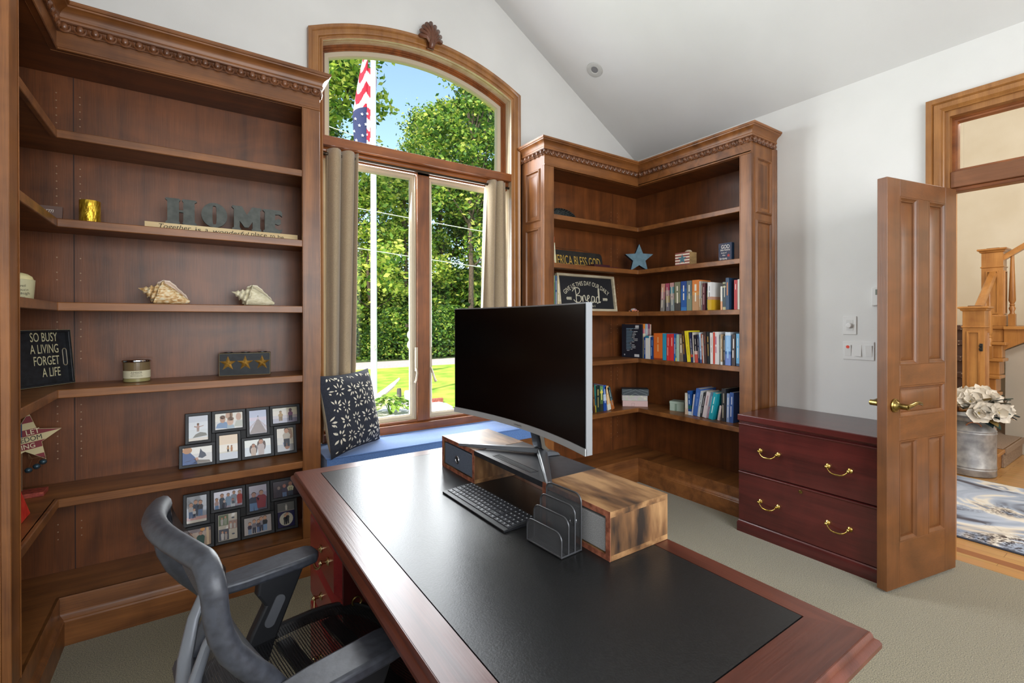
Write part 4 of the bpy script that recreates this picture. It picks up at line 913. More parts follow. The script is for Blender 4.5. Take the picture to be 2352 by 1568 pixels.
mb.add(vs, fs, plas); mb.tube([(bx(.5), -hw+.01, .505), (bx(.5)-.02, 0, .49), (bx(.5), hw-.01, .505)], .026, plas, 10); mb.build('back_frame', chair, world=False, smooth=True, ang=60)
bm = wiremesh('back_mesh', '#33363a', 330, .5, ('y', 'z')); mb = MB(); nu_, nv_ = 14, 14; vs = []
for j in range(nv_+1):
    z = .51+.395*j/nv_
    for i in range(nu_+1): u = 2*i/nu_-1; vs.append((bx(z)-.018*(1-u*u)+.014, u*(hw-.004), z+.012*(1-u*u)*(j/nv_)))
mb.add(vs, [(j*(nu_+1)+i, j*(nu_+1)+i+1, (j+1)*(nu_+1)+i+1, (j+1)*(nu_+1)+i) for j in range(nv_) for i in range(nu_)], bm); mb.build('back_mesh', chair, world=False, smooth=True, ang=180)
mb = MB(); pts = [(-.345, z_) for z_ in ()]
for y in (-.035, .035): mb.tube([(-.205, y*2.0, .745), (-.232, y*1.6, .69), (-.250, y*1.2, .62), (-.258, y, .54), (-.235, y, .45), (-.19, y, .40), (-.10, y, .385)], [.010, .014, .017, .018, .02, .02, .02], plg, 10, flat_=.7)
mb.build('back_support', chair, world=False, smooth=True, ang=45)
# seat: rim and stretched mesh
sm = wiremesh('seat_mesh', '#1d1e21', 150, .60, ('x', 'y'), 260); 
mb = MB(); SP = []
for k in range(40):
    a = 2*PI*k/40; c, s = math.cos(a), math.sin(a); e = .62
    SP.append((.02+.25*math.copysign(abs(c)**e, c), .245*math.copysign(abs(s)**e, s), .462-.03*max(0, c)**3-.0*abs(s)))
mb.tube(SP, .018, sbl, 8, closed=True); mb.build('seat_frame', chair, world=False, smooth=True)
mb = MB(); vs = [(.02, 0, .452)]; 
for rI in (.25, .5, .75, 1):
    for x, y, z in SP: vs.append((.02+(x-.02)*rI, y*rI, .452+(z+.016-.452)*rI**2))
fs = [(0, 1+k, 1+(k+1) % 40) for k in range(40)]
for ri in range(3):
    for k in range(40): fs.append((1+ri*40+k, 1+(ri+1)*40+k, 1+(ri+1)*40+(k+1) % 40, 1+ri*40+(k+1) % 40))
mb.add(vs, fs, sm); mb.build('seat_mesh', chair, world=False, smooth=True, ang=180)
mb = MB()
for x in (-.12, .02, .15): mb.box(x-.02, x+.02, -.235, .235, .425, .437, sbl)
mb.box(-.14, .17, -.03, .03, .395, .427, sbl); mb.box(-.09, .09, -.07, .07, .36, .40, sbl); mb.build('seat_pan', chair, world=False)
for sgn, ay in ((1, .235), (-1, -.268)):
    ar = MB(); ay_ = ay; P = []
    for x0, x1, w0, w1, z0, z1 in ((-.085, .155, .040, .044, .638, .668),):
        pl = [(-.10, -.034), (-.04, -.042), (.10, -.045), (.145, -.040), (.158, -.02), (.158, .02), (.145, .040), (.10, .045), (-.04, .042), (-.10, .034)]
        ar.prism([(x-(.045 if sgn > 0 else .065), ay_+y, .637) for x, y in pl], (0, 0, .028), plas)
    o = ar.build('arm_pad', chair, world=False, bevel=.008, seg=3, smooth=True, ang=50)
    ar = MB(); 
    pr = [(.07, .638), (-.05, .638), (-.055, .60), (-.035, .565), (-.07, .50), (-.10, .43), (-.10, .40), (-.03, .40), (-.01, .46), (.03, .55)]
    ar.prism([(x, ay_-.016-sgn*.012, z) for x, z in pr], (0, .032, 0), sbl); ar.box(-.10, -.03, min(0, ay_-sgn*.012), max(0, ay_-sgn*.012), .385, .41, sbl); po = ar.build('arm_post', chair, world=False, bevel=.006, seg=2)
    for ysd in (-1, 1):
        ar = MB(); c = Vector((-.012, ay_-sgn*.012+ysd*.0165, .545)); d = Vector((.45, 0, .9)).normalized(); e = Vector((.9, 0, -.45)); ring = [c+d*(.028 if a < PI else -.028)*1+d*.014*math.sin(a)+e*.014*math.cos(a) for a in [2*PI*k/20 for k in range(20)]]
        ar.prism(ring, (0, ysd*.003, 0), flat('#5a5c60', .35)); ar.build('adjust_button', po, world=False)
mb = MB(); mb.lathe((0, 0, .09), [(.03, 0), (.03, .15), (.02, .16), (.02, .28)], flat('#2a2b2e', .3, .5), 16); mb.build('gas_column', chair, world=False, smooth=True, ang=40)
mb = MB()
for k in range(5): a = 2*PI*k/5+.3; mb.tube([(0, 0, .115), (.16*math.cos(a), .16*math.sin(a), .10), (.30*math.cos(a), .30*math.sin(a), .075)], [.03, .024, .018], sbl, 8)
mb.build('star_base', chair, world=False, smooth=True)
for k in range(5):
    a = 2*PI*k/5+.3; mb = MB(); c = Vector((.30*math.cos(a), .30*math.sin(a), .027))
    for s in (-.014, .014): mb.lathe(c+Vector((-math.sin(a), math.cos(a), 0))*(s-.008), [(.027, 0), (.027, .016)], sbl, 16, ax=(-math.sin(a), math.cos(a), 0))
    mb.tube([c, c+Vector((0, 0, .05))], .008, nickel, 8); mb.build('caster', chair, world=False, smooth=True, ang=40)

# ================================================================ things on the shelves
XV, YV, ZV = Vector((1, 0, 0)), Vector((0, 1, 0)), Vector((0, 0, 1))
paper = noisy('book_pages', '#c9bfa8', '#e2d9c4', 300, .9, 0, stretch=(1, 1, .02))
def book(p, wd, fd, w, h, d, lean, bands, label, group, title=None, tc='#e8e2d0', bars=2, rough=.45):
    """hardback standing on the shelf: local x across the spine, y into the shelf, z up; bands colour the jacket from the foot up"""
    wd, fd = Vector(wd).normalized(), Vector(fd).normalized(); p = Vector(p)
    mt = Matrix((wd, fd, ZV)).transposed().to_4x4(); mt.translation = p
    if abs(lean) > .002:
        a = math.atan2(lean, h); px = w if lean > 0 else 0
        mt = mt @ Matrix.Translation((px, 0, 0)) @ Matrix.Rotation(a, 4, 'Y') @ Matrix.Translation((-px, 0, 0))
    t = min(.0022, w*.15); mb = MB(); z0 = 0
    if isinstance(bands, str): bands = [(1, bands)]
    for f, c in bands:
        z1 = f*h; m = flat(c, rough, name='book_cloth')
        mb.box(0, w, 0, t, z0, z1, m); mb.box(0, t, t, d, z0, z1, m); mb.box(w-t, w, t, d, z0, z1, m); z0 = z1
    if title:
        s = min(w*.62, .016); v, f, x0, x1, y0, y1 = glyphs(title); L = (x1-x0)*s; s = s*min(1, .82*h/L); mb.text(title, s, (w/2, 0, h*.52), (0, 0, -1), (1, 0, 0), flat(tc, .5), 1, off=.0004)
    elif bars:
        r = random.Random(hash(label) % 999 if False else sum(map(ord, label))); zz = h*.86
        for k in range(bars):
            L = h*r.uniform(.16, .42); bw = w*r.uniform(.16, .30); xx = w/2-(w*.16 if bars > 2 and k % 2 else 0)
            if zz-L < h*.08: break
            mb.add([(xx-bw/2, -.0004, zz-L), (xx+bw/2, -.0004, zz-L), (xx+bw/2, -.0004, zz), (xx-bw/2, -.0004, zz)], [(0, 1, 2, 3)], flat(tc, .5)); zz -= L+h*.06
    o = mb.build('book', world=False); o.matrix_world = mt; tag(o, label, 'book', group)
    if w > .008:
        mb = MB(); mb.box(t, w-t, t+.001, d-.003, .002, h-.003, paper); mb.build('pages', o, world=False)
    return o
ORD = 'first second third fourth fifth sixth seventh eighth ninth tenth eleventh twelfth thirteenth fourteenth fifteenth sixteenth seventeenth eighteenth nineteenth twentieth'.split()
def nth(i): return ORD[i] if i < 20 else 'twenty-'+ORD[i-20]
def row(rows, z, xf, where, group, d=.15):
    for i, r in enumerate(rows):
        y0, y1, h, ln, bands, look = r[:6]; k = r[6] if len(r) > 6 else {}
        dd = k.pop('d', d); sb = k.pop('sb', 0)
        book((xf+sb, y0, z+.0005), (0, -1, 0), (1, 0, 0), abs(y0-y1)-.0006, h, dd, -ln, bands, f'{look}, {nth(i)} from left in {where}', group, **k)
row([(2.440, 2.410, .218, -.010, [(.42, '#8f8a86'), (.7, '#b78a8e'), (1, '#d09a84')], 'pink and grey jacketed hardback'),
     (2.385, 2.356, .218, .004, [(.3, '#7f7b84'), (.55, '#b4a079'), (.75, '#b99a9c'), (1, '#b0516a')], 'slim hardback with a pink and cream jacket'),
     (2.342, 2.310, .220, .006, [(.4, '#8a9597'), (.62, '#b09c98'), (.85, '#5d909c'), (1, '#c59a96')], 'hardback with a pink and teal jacket'),
     (2.303, 2.253, .222, .003, [(.28, '#4d4a47'), (1, '#7f8168')], 'thick olive hardback with a dark foot'),
     (2.248, 2.199, .224, .002, [(.12, '#3f7fc0'), (.75, '#2c5ea6'), (1, '#274a90')], 'thick bright blue hardback'),
     (2.196, 2.154, .225, .001, [(.5, '#7f8d78'), (1, '#6f7a7a')], 'grey-green hardback'),
     (2.149, 2.093, .227, 0, [(.5, '#c0946c'), (.62, '#d99a58'), (1, '#d9813f')], 'thick orange jacketed hardback'),
     (2.090, 2.079, .214, 0, [(.4, '#c2a37e'), (1, '#c9cfd2')], 'thin white paperback'),
     (2.077, 2.062, .213, 0, '#9a958c', 'grey paperback'),
     (2.058, 2.034, .197, 0, '#5a2a32', 'maroon hardback with a round emblem', dict(tc='#c9a9a4', sb=-.01)),
     (2.031, 2.011, .164, 0, [(1, '#20302f')], 'short dark green paperback with a yellow title', dict(tc='#d6e04a')),
     (2.009, 1.979, .200, 0, [(.37, '#c9a227'), (.48, '#b98f78'), (1, '#dcdcdc')], 'white and yellow paperback with a portrait', dict(sb=-.02, tc='#888888')),
     (1.921, 1.907, .166, 0, [(.36, '#d9a07a'), (1, '#d9d9d4')], 'very thin orange and white booklet'),
     (1.904, 1.876, .197, .002, [(.1, '#c9c092'), (.8, '#41525a'), (.84, '#d8d2a0'), (.94, '#4a4a38'), (.97, '#d8d2a0'), (1, '#41525a')], 'slate hardback with two gold bands'),
     (1.874, 1.850, .222, 0, [(1, '#24405f')], 'tall navy hardback with a thin orange title', dict(sb=-.012, tc='#e08a3a')),
     (1.820, 1.797, .204, 0, '#b0282c', 'red paperback with a big white title', dict(tc='#f0e4dc', bars=1)),
     (1.795, 1.781, .207, 0, '#e2dcd0', 'white and pink paperback against the stile')], 1.415, 3.10, 'upper book row', 'books in the upper row of the right bookcase')
D = [(2.604, 2.590, .178, 0, '#1f4f9c', 'small dark blue paperback'), (2.589, 2.554, .190, 0, [(.9, '#dfe3e4'), (1, '#2b7f9c')], 'small white paperback with a teal head'), (2.553, 2.540, .190, 0, '#e0dcd6', 'thin white paperback'),
     (2.537, 2.508, .181, 0, '#1d4686', 'blue hardback with silver lettering', dict(tc='#8fb0d8', bars=3)), (2.505, 2.420, .212, 0, [(.06, '#a5431f'), (1, '#e0702a')], 'very thick orange book with a dark figure', dict(tc='#f0a86a')),
     (2.417, 2.383, .212, 0, '#2f9cbf', 'cyan paperback', dict(tc='#2f9cbf')), (2.379, 2.350, .210, 0, '#d8383a', 'bright red paperback', dict(tc='#f2c0b0', bars=3)), (2.347, 2.314, .210, 0, '#d8383a', 'bright red paperback beside its twin', dict(tc='#f2c0b0', bars=3)),
     (2.311, 2.298, .211, 0, '#1f62b8', 'thin royal blue paperback'), (2.297, 2.288, .207, 0, [(.12, '#cfcf3a'), (.5, '#5a8a7a'), (1, '#2f6f86')], 'thin teal booklet with a yellow foot'), (2.287, 2.263, .208, 0, '#a9c6b4', 'mint paperback', dict(tc='#bcd4c4')),
     (2.262, 2.229, .208, .003, [(.25, '#7f7260'), (1, '#8d7d6a')], 'taupe paperback'), (2.222, 2.199, .232, .022, [(.28, '#2d2c3e'), (.42, '#3c2c38'), (1, '#4a3420')], 'leaning brown and black book with gold lettering', dict(tc='#b98a3a', bars=3)),
     (2.191, 2.162, .236, .026, '#e6d42c', 'leaning bright yellow hardback', dict(tc='#c9b41e')), (2.159, 2.140, .227, .018, [(.17, '#26345c'), (.26, '#c0503c'), (1, '#22284c')], 'navy THE LONGEST WINTER paperback', dict(title='THE LONGEST WINTER', tc='#f0f0f4')),
     (2.139, 2.131, .226, .010, '#cfc8bc', 'thin cream paperback'), (2.124, 2.099, .206, .016, [(.3, '#c8574a'), (.42, '#d8b0a4'), (1, '#211f28')], 'black paperback with a red foot', dict(tc='#d8d4d0')), (2.098, 2.085, .208, .012, '#2c3350', 'thin navy paperback'),
     (2.082, 2.068, .224, .012, [(.12, '#3a5a90'), (.4, '#a9bcd4'), (1, '#b9cfe4')], 'light blue and white paperback', dict(tc='#5a78a8')), (2.067, 2.056, .216, .010, '#9a4f36', 'thin rust paperback'), (2.056, 2.051, .21, .010, '#e4e2de', 'very thin white booklet'),
     (2.049, 2.029, .233, .010, '#4a3430', 'dark brown hardback', dict(tc='#8a4a40')), (2.024, 2.006, .230, .006, [(.35, '#22282c'), (1, '#1d2226')], 'black book with a gold title', dict(tc='#d8a848', bars=2)), (2.000, 1.978, .226, .004, '#dcdad8', 'white paperback beside the black and gold book', dict(tc='#b09a94')),
     (1.977, 1.932, .232, .003, [(1, '#d4d2d2')], 'thick white book with a red edge', dict(tc='#b0708c')), (1.926, 1.920, .214, .002, '#8b8f8c', 'thin grey booklet'), (1.920, 1.907, .216, 0, [(.1, '#dcdcdc'), (1, '#a58a68')], 'thin tan paperback'),
     (1.898, 1.887, .205, .002, '#343640', 'thin charcoal paperback'), (1.885, 1.846, .232, 0, [(.33, '#6a83c0'), (.42, '#3a6aa8'), (.9, '#86b2dc'), (1, '#c4cfdc')], 'thick blue and white book', dict(tc='#9cc4e6')), (1.836, 1.811, .217, 0, '#3c2f2f', 'dark brown paperback with bold white lettering', dict(tc='#f0ece6', bars=3)),
     (1.804, 1.782, .223, 0, [(.08, '#28486c'), (1, '#6cb0dc')], 'light blue and white paperback against the stile', dict(tc='#e8f0f4'))]
row(D, 1.025, 3.10, 'middle book row', 'books in the middle row of the right bookcase')
mb = MB(); mb.box(3.0985, 3.0992, 1.963, 1.9765, 1.027, 1.255, flat('#c8402c', .5)); bk_ = [o for o in COL.objects if o.get('label', '').startswith('thick white book with a red edge')][0]
o = mb.build('red_edge', None); o.parent = bk_; o.matrix_parent_inverse = bk_.matrix_world.inverted()
E_ = [(2.262, 2.234, .166, 0, [(.3, '#d8c0a8'), (1, '#d9d6cc')], 'cream paperback beside the mint box'), (2.232, 2.206, .185, .008, [(.15, '#c4d4e0'), (.25, '#1d4f9c'), (.4, '#1f5f5c'), (1, '#1d5098')], 'dark blue and teal book', dict(tc='#c4dcf0')), (2.205, 2.196, .165, -.020, '#d4d4dc', 'thin white booklet beside the big blue book'),
      (2.192, 2.154, .211, -.030, '#3f68b4', 'big leaning blue hardback', dict(d=.2, tc='#6a90d0')), (2.156, 2.134, .198, -.032, '#c4ccd0', 'leaning pale grey paperback', dict(tc='#5a6468')), (2.132, 2.114, .190, -.034, '#33353a', 'leaning charcoal paperback', dict(tc='#d0d0d0', bars=3)),
      (2.113, 2.080, .198, -.038, [(1, '#dcd2d4')], 'leaning white paperback with a dark bird', dict(tc='#b07a80')), (2.079, 2.050, .196, -.038, [(.45, '#b9a0b4'), (1, '#7fa2c4')], 'leaning blue and pink paperback', dict(tc='#d4d8e8')), (2.048, 2.015, .199, -.040, '#1fa3b4', 'leaning bright teal hardback', dict(tc='#d4f4f0', sb=-.02)),
      (1.990, 1.974, .110, -.020, [(1, '#d8c4c4')], 'short white booklet beside the tall black book'), (1.956, 1.924, .236, 0, '#2f3238', 'tall black hardback', dict(d=.2, tc='#b0a890', bars=3)), (1.919, 1.898, .206, -.004, '#8ea6d4', 'pale blue paperback', dict(tc='#f0f0f4')), (1.895, 1.867, .216, -.004, [(1, '#3f66b0')], 'blue hardback with white lettering', dict(d=.2, tc='#e4ecf8', bars=3))]
row(E_, .610, 3.17, 'lower right book row', 'books in the lower row of the right bookcase')
for i, (x0, x1, h, ln, bands, look, yy, tc) in enumerate([(2.533, 2.566, .270, -.019, [(.5, '#3f9c6c'), (1, '#a88078')], 'tall green and pink paperback', 2.70, '#d8e8c0'), (2.571, 2.607, .272, -.026, [(.12, '#8fb8dc'), (1, '#2468b0')], 'tall blue paperback with white lettering', 2.70, '#d4e4f4'),
    (2.618, 2.640, .237, -.018, '#4a2a18', 'brown paperback with gold lettering', 2.70, '#a8783c'), (2.642, 2.656, .218, -.006, [(.25, '#c8c03a'), (.6, '#1f5f6c'), (1, '#2a7f74')], 'thin teal booklet with a yellow foot', 2.71, '#2a7f74'), (2.657, 2.700, .210, -.003, [(.2, '#16302c'), (1, '#172a26')], 'thick dark green hardback with gold bands', 2.71, '#a89a5c'),
    (2.702, 2.735, .203, -.003, [(.3, '#2c342c'), (.72, '#4f6a3c'), (.8, '#d8c83a'), (1, '#6a9a68')], 'green paperback with a yellow patch', 2.71, '#e8e090'), (2.741, 2.774, .206, -.008, [(.4, '#1f4a9c'), (.65, '#b8c8e0'), (1, '#2a54a8')], 'blue and white paperback', 2.71, '#c8d8f0'),
    (2.786, 2.826, .198, -.034, [(.25, '#d8d4c4'), (1, '#d9b078')], 'leaning cream and orange paperback', 2.71, '#e8dcc0'), (2.834, 2.866, .192, -.056, [(.4, '#a85f2c'), (1, '#3a5258')], 'leaning brown and slate paperback at the end', 2.71, '#8fa0a0')]):
    book((x0, yy, .6105), (1, 0, 0), (0, 1, 0), x1-x0-.0008, h, .16, ln, bands, f'{look}, {nth(i)} in the row beside the stationery box', 'books behind the monitor on the back run', tc=tc)
for i, (x0, x1, h, c, look) in enumerate([(2.190, 2.226, .262, [(.8, '#5f7a58'), (1, '#7a8a6c')], 'tall green paperback'), (2.228, 2.245, .258, [(.1, '#d8d4c8'), (1, '#3a5a80')], 'thin tall blue paperback'), (2.248, 2.268, .232, '#c4b894', 'shorter cream paperback')]):
    book((x0, 2.70, 1.4155), (1, 0, 0), (0, 1, 0), x1-x0-.001, h, .17, 0, c, f'{look}, {nth(i)} beside the framed Bread sign', 'books beside the framed Bread sign', tc='#e4e0d0')
book((2.20, 2.70, 1.7635), (1, 0, 0), (0, 1, 0), .018, .2, .15, .0, [(.12, '#c8603c'), (.45, '#9a9a70'), (.7, '#c8a888'), (1, '#c05a3c')], 'orange and cream paperback standing at the end of the shelf with the star', None)
book((2.222, 2.70, 1.7635), (1, 0, 0), (0, 1, 0), .014, .155, .15, -.012, '#d4cfae', 'cream booklet leaning beside the AMERICA BLESS GOD sign', None)
# tall books stacked against the corner, the dark back cover facing the room
cd = flat('#1c2230', .35); 
book((3.092, 2.625, 1.0255), (1, 0, 0), (0, 1, 0), .018, .285, .215, 0, '#1b2130', 'tall black book showing its back cover of pale text lines in the corner', 'tall books in the shelf corner', bars=0)
bb = [o for o in COL.objects if o.get('label', '').startswith('tall black book')][0]
mb = MB(); tl = flat('#8fb4cc', .5); tw = flat('#d4d8dc', .5); rr = random.Random(2)
for k in range(16):
    z = 1.0255+.245-k*.0125; y1 = 2.79; L1 = rr.uniform(.03, .085) if k < 15 else 0; L2 = rr.uniform(.02, .05)
    if L1: mb.add([(3.0917, y1, z), (3.0917, y1-L1, z), (3.0917, y1-L1, z+.0045), (3.0917, y1, z+.0045)], [(0, 1, 2, 3)], tl)
    mb.add([(3.0917, y1-L1-.006, z), (3.0917, y1-L1-.006-L2, z), (3.0917, y1-L1-.006-L2, z+.0045), (3.0917, y1-L1-.006, z+.0045)], [(0, 1, 2, 3)], tw)
for y, z, w, h in ((2.69, 1.28, .038, .02), (2.70, 1.035, .052, .022), (2.815, 1.042, .012, .012)): mb.add([(3.0917, y, z), (3.0917, y-w, z), (3.0917, y-w, z+h), (3.0917, y, z+h)], [(0, 1, 2, 3)], tw)
o = mb.build('printed_lines', None); o.parent = bb; o.matrix_parent_inverse = bb.matrix_world.inverted()
x = 3.112
for i, (w, h, c, look) in enumerate([(.024, .288, [(.72, '#d4c8ac'), (.85, '#b8586c'), (1, '#d8802c')], 'tall cream and orange magazine'), (.012, .286, [(.7, '#c8d4d8'), (1, '#8aa4bc')], 'tall pale blue magazine'), (.012, .287, [(.6, '#d8d8d4'), (1, '#9ab0c4')], 'tall white magazine'), (.010, .285, '#b8c0c4', 'tall silver magazine'),
        (.011, .286, [(.5, '#d4ccc4'), (1, '#a83a48')], 'tall red-topped magazine'), (.010, .288, [(.5, '#c8bca8'), (1, '#5f5a90')], 'tall purple-topped magazine'), (.010, .286, [(.4, '#e0dcd0'), (1, '#c8642c')], 'tall rust-topped magazine'), (.011, .283, '#e2ded6', 'tall white magazine at the right end')]):
    book((x, 2.622, 1.0255), (1, 0, 0), (0, 1, 0), w-.0006, h, .2, 0, c, f'{look}, {nth(i)} behind the black cover', 'tall books in the shelf corner', bars=1); x += w

# ---- left bookcase
def label_text(mb, lines, o, right, up, m, **k):
    for s, size, dx, dy in lines: mb.text(s, size, Vector(o)+Vector(right).normalized()*dx+Vector(up).normalized()*dy, right, up, m, **k)
pl = thing('plaque', 'small mauve-brown plaque with white script leaning in the shelf corner by the gold candle', 'plaque', (-.6, 2.88, 1.763))
o_, rt, up_ = Vector((-.76, 2.88, 1.7632)), Vector((1, 0, 0)), Vector((0, .16, 1)).normalized()
mb = MB(); mb.obox(o_, rt*.275, up_*.092, rt.cross(up_)*-.012, flat('#6f5850', .8)); b_ = mb.build('board', pl); mb = MB(); wt = flat('#d8d0c8', .7)
mb.text('home be warm', .03, o_+rt*.245+up_*.062, rt, up_, wt, .78, align='r', shear=.25); mb.text('d be many', .03, o_+rt*.258+up_*.018, rt, up_, wt, .78, align='r', shear=.25); mb.build('lettering', b_)
mb = MB(); mb.lathe((-.379, 2.80, 1.7632), [(.036, 0), (.037, .003), (.037, .108), (.0365, .112), (.030, .112), (.028, .106), (.001, .106)], noisy('hammered_gold', '#a87a10', '#f0cc48', 90, .32, .5, stretch=(1, 1, .35), metal=.75), 32); tag(mb.build('candle_holder', smooth=True, ang=40), 'short hammered gold candle holder on the shelf with the HOME letters', 'candle holder')
# HOME letters on their board
hs = thing('home_sign', 'grey HOME block letters on a pale board reading Together is a wonderful place to be', 'sign', (.145, 2.76, 1.763))
mb = MB(); mb.box(-.183, .470, 2.752, 2.772, 1.7632, 1.8025, noisy('pale_board', '#cdb488', '#e0cca0', 6, .8, stretch=(.4, 3, 3))); inkm = flat('#2c2620', .8)
for s, x0, x1, sh in (('Together', -.135, -.008, .22), ('is', .012, .035, 0), ('a', .052, .064, 0), ('wonderful', .08, .234, .25), ('place', .25, .322, 0), ('to', .337, .36, 0), ('be', .374, .402, 0)): mb.text(s, .03, ((x0+x1)/2, 2.752, 1.7835), XV, ZV, inkm, fit=(x1-x0), shear=sh)
mb.build('board', hs)
lm = noisy('grey_painted_wood', '#474b48', '#565a56', 40, .7, .05)
def blob(*p): return list(p)
Hs = [(0, 0), (.2, 0), (.42, 0), (.47, .05), (.43, .11), (.43, .47), (.57, .47), (.57, .11), (.53, .05), (.58, 0), (1, 0), (1.02, .06), (.95, .12), (.95, .88), (1.03, .94), (1, 1), (.56, 1), (.52, .95), (.57, .88), (.57, .56), (.43, .56), (.43, .88), (.48, .95), (.44, 1), (0, 1), (-.02, .95), (.05, .88), (.05, .12), (-.02, .05)]
Ms = [(0, 0), (.28, 0), (.3, .05), (.25, .1), (.25, .38), (.42, .12), (.55, .12), (.7, .38), (.7, .1), (.66, .05), (.69, 0), (1, 0), (1.02, .06), (.97, .11), (.97, .86), (1.03, .94), (1, 1), (.68, 1), (.5, .66), (.32, 1), (0, 1), (-.03, .94), (.05, .86), (.05, .1), (-.02, .05)]
Es = [(0, 0), (.85, 0), (.98, .07), (1.0, .2), (.86, .14), (.62, .22), (.62, .40), (.8, .36), (.92, .42), (.92, .6), (.78, .64), (.62, .56), (.62, .80), (.85, .82), (1.0, .74), (1.0, .92), (.9, 1), (0, 1), (-.03, .94), (.07, .87), (.07, .12), (-.02, .06)]
for nm, P, x0, x1 in (('H', Hs, -.104, .015), ('O', None, .036, .145), ('M', Ms, .167, .295), ('E', Es, .306, .395)):
    mb = MB(); w, h = x1-x0, .121; z0 = 1.8027
    if P: mb.prism([(x0+a*w, 2.752, z0+b*h) for a, b in P], (0, .018, 0), lm)
    else:
        k = 32; out = [(x0+w/2+w/2*math.cos(2*PI*i/k), z0+h/2+h/2*math.sin(2*PI*i/k)) for i in range(k)]; inn = [(x0+w/2+.0085*math.copysign(abs(math.cos(2*PI*i/k))**.4, math.cos(2*PI*i/k)), z0+h/2+.046*math.copysign(abs(math.sin(2*PI*i/k))**.8, math.sin(2*PI*i/k))) for i in range(k)]
        vs = [(x, 2.752, z) for x, z in out]+[(x, 2.752, z) for x, z in inn]+[(x, 2.77, z) for x, z in out]+[(x, 2.77, z) for x, z in inn]; fs = []
        for i in range(k): j = (i+1) % k; fs += [(i, j, k+j, k+i), (2*k+j, 2*k+i, 3*k+i, 3*k+j), (j, i, 2*k+i, 2*k+j), (k+i, k+j, 3*k+j, 3*k+i)]
        mb.add(vs, fs, lm)
    mb.build('letter_block', hs)
# white candle in a printed frosted cup
ca = thing('candle', 'cream pillar candle in a frosted cup printed Live well, Love much, Laugh often', 'candle', (-.545, 2.50, 1.417))
mb = MB(); mb.lathe((-.545, 2.50, 1.4175), [(.043, 0), (.0445, .004), (.0495, .076), (.047, .077), (.046, .07), (.001, .069)], noisy('frosted_cup', '#bdb78f', '#c9c39c', 5, .5), 32); cup = mb.build('cup', ca, smooth=True, ang=50)
mb = MB(); mb.lathe((-.545, 2.50, 1.4865), [(.0455, 0), (.0455, .006), (.041, .02), (.028, .03), (.012, .0345), (.001, .035)], noisy('candle_wax', '#d8c98a', '#e6dba6', 6, .5), 28); mb.tube([(-.545, 2.5, 1.52), (-.544, 2.5, 1.532), (-.547, 2.5, 1.536)], .0015, flat('#e0d8b8', .8), 5); mb.build('wax', ca, smooth=True, ang=50)
mb = MB(); vdir = Vector((.545, -2.5, 0)).normalized()
for s, size, z, shr in (('Live well', .0135, 1.466, 0), ('Love much', .014, 1.451, .3), ('often Laugh', .0155, 1.438, 0), ('Live well  Love much', .005, 1.426, 0)):
    v, f, x0, x1, y0, y1 = glyphs(s); cx = (x0+x1)/2; rad = .0443+.005*(z-1.4215)/.072+.0006; vs = []
    for a, b in v:
        th = ((a-cx+shr*b)*size)/rad; vs.append(Vector((-.545, 2.5, z+b*size))+vdir*(rad*math.cos(th))+vdir.cross(ZV)*(-rad*math.sin(th)))
    mb.add(vs, f, flat('#2c2a26', .7))
mb.build('lettering', cup)
# black tray with cream words
tray = thing('tray', 'black wooden tray with cream words SO BUSY, LIVING, FORGET, A LIFE leaning in the corner', 'tray', (-.58, 2.79, 1.055))
P0 = Vector((-.461, 2.920, 1.0556)); rt = Vector((.598, .80, 0)).normalized(); nn = Vector((.80, -.598, 0)); up_ = (ZV-nn*.10).normalized(); rt_l = -rt; nn = rt.cross(up_)
tb = noisy('black_distressed', '#15171a', '#22252a', 50, .5, .05); W_, H_ = .345, .245; O = P0-rt*W_
mb = MB(); mb.obox(O, rt*W_, up_*H_, nn*-.006, tb)
mb.sweep(rect(O, rt, up_, W_, H_), [(0, -.006), (0, .018), (-.001, .019), (-.009, .019), (-.010, .018), (-.010, 0)], nn, tb, closed=True)
mb.sweep(rect(O+(rt+up_)*.0005, rt, up_, W_-.001, H_-.001), [(0, .0192), (-.0012, .0196)], nn, flat('#a89a78', .6), closed=True)
b_ = mb.build('tray_body', tray); mb = MB(); cm_ = flat('#c9c29a', .7)
for k, (s, wid) in enumerate((('SO BUSY', .150), ('A LIVING', .148), ('FORGET', .150), ('A LIFE', .136))): mb.text(s, .056, O+rt*(W_-.046)+up_*(H_-.050-k*.0515), rt, up_, cm_, .53, align='r', off=.001)
v_ = mb.build('lettering', b_); 
mb = MB(); mb.sweep([O+rt*(W_-.019)+up_*(H_/2)+rt*(.007*math.cos(a))+up_*(.036*(1 if math.sin(a) > 0 else -1)*.75+.009*math.sin(a)) for a in [2*PI*k/16 for k in range(16)]], [(0, .0005), (.002, .002), (.004, .0005)], nn, flat('#8a7f66', .5), closed=True); mb.build('handle_slot', b_)
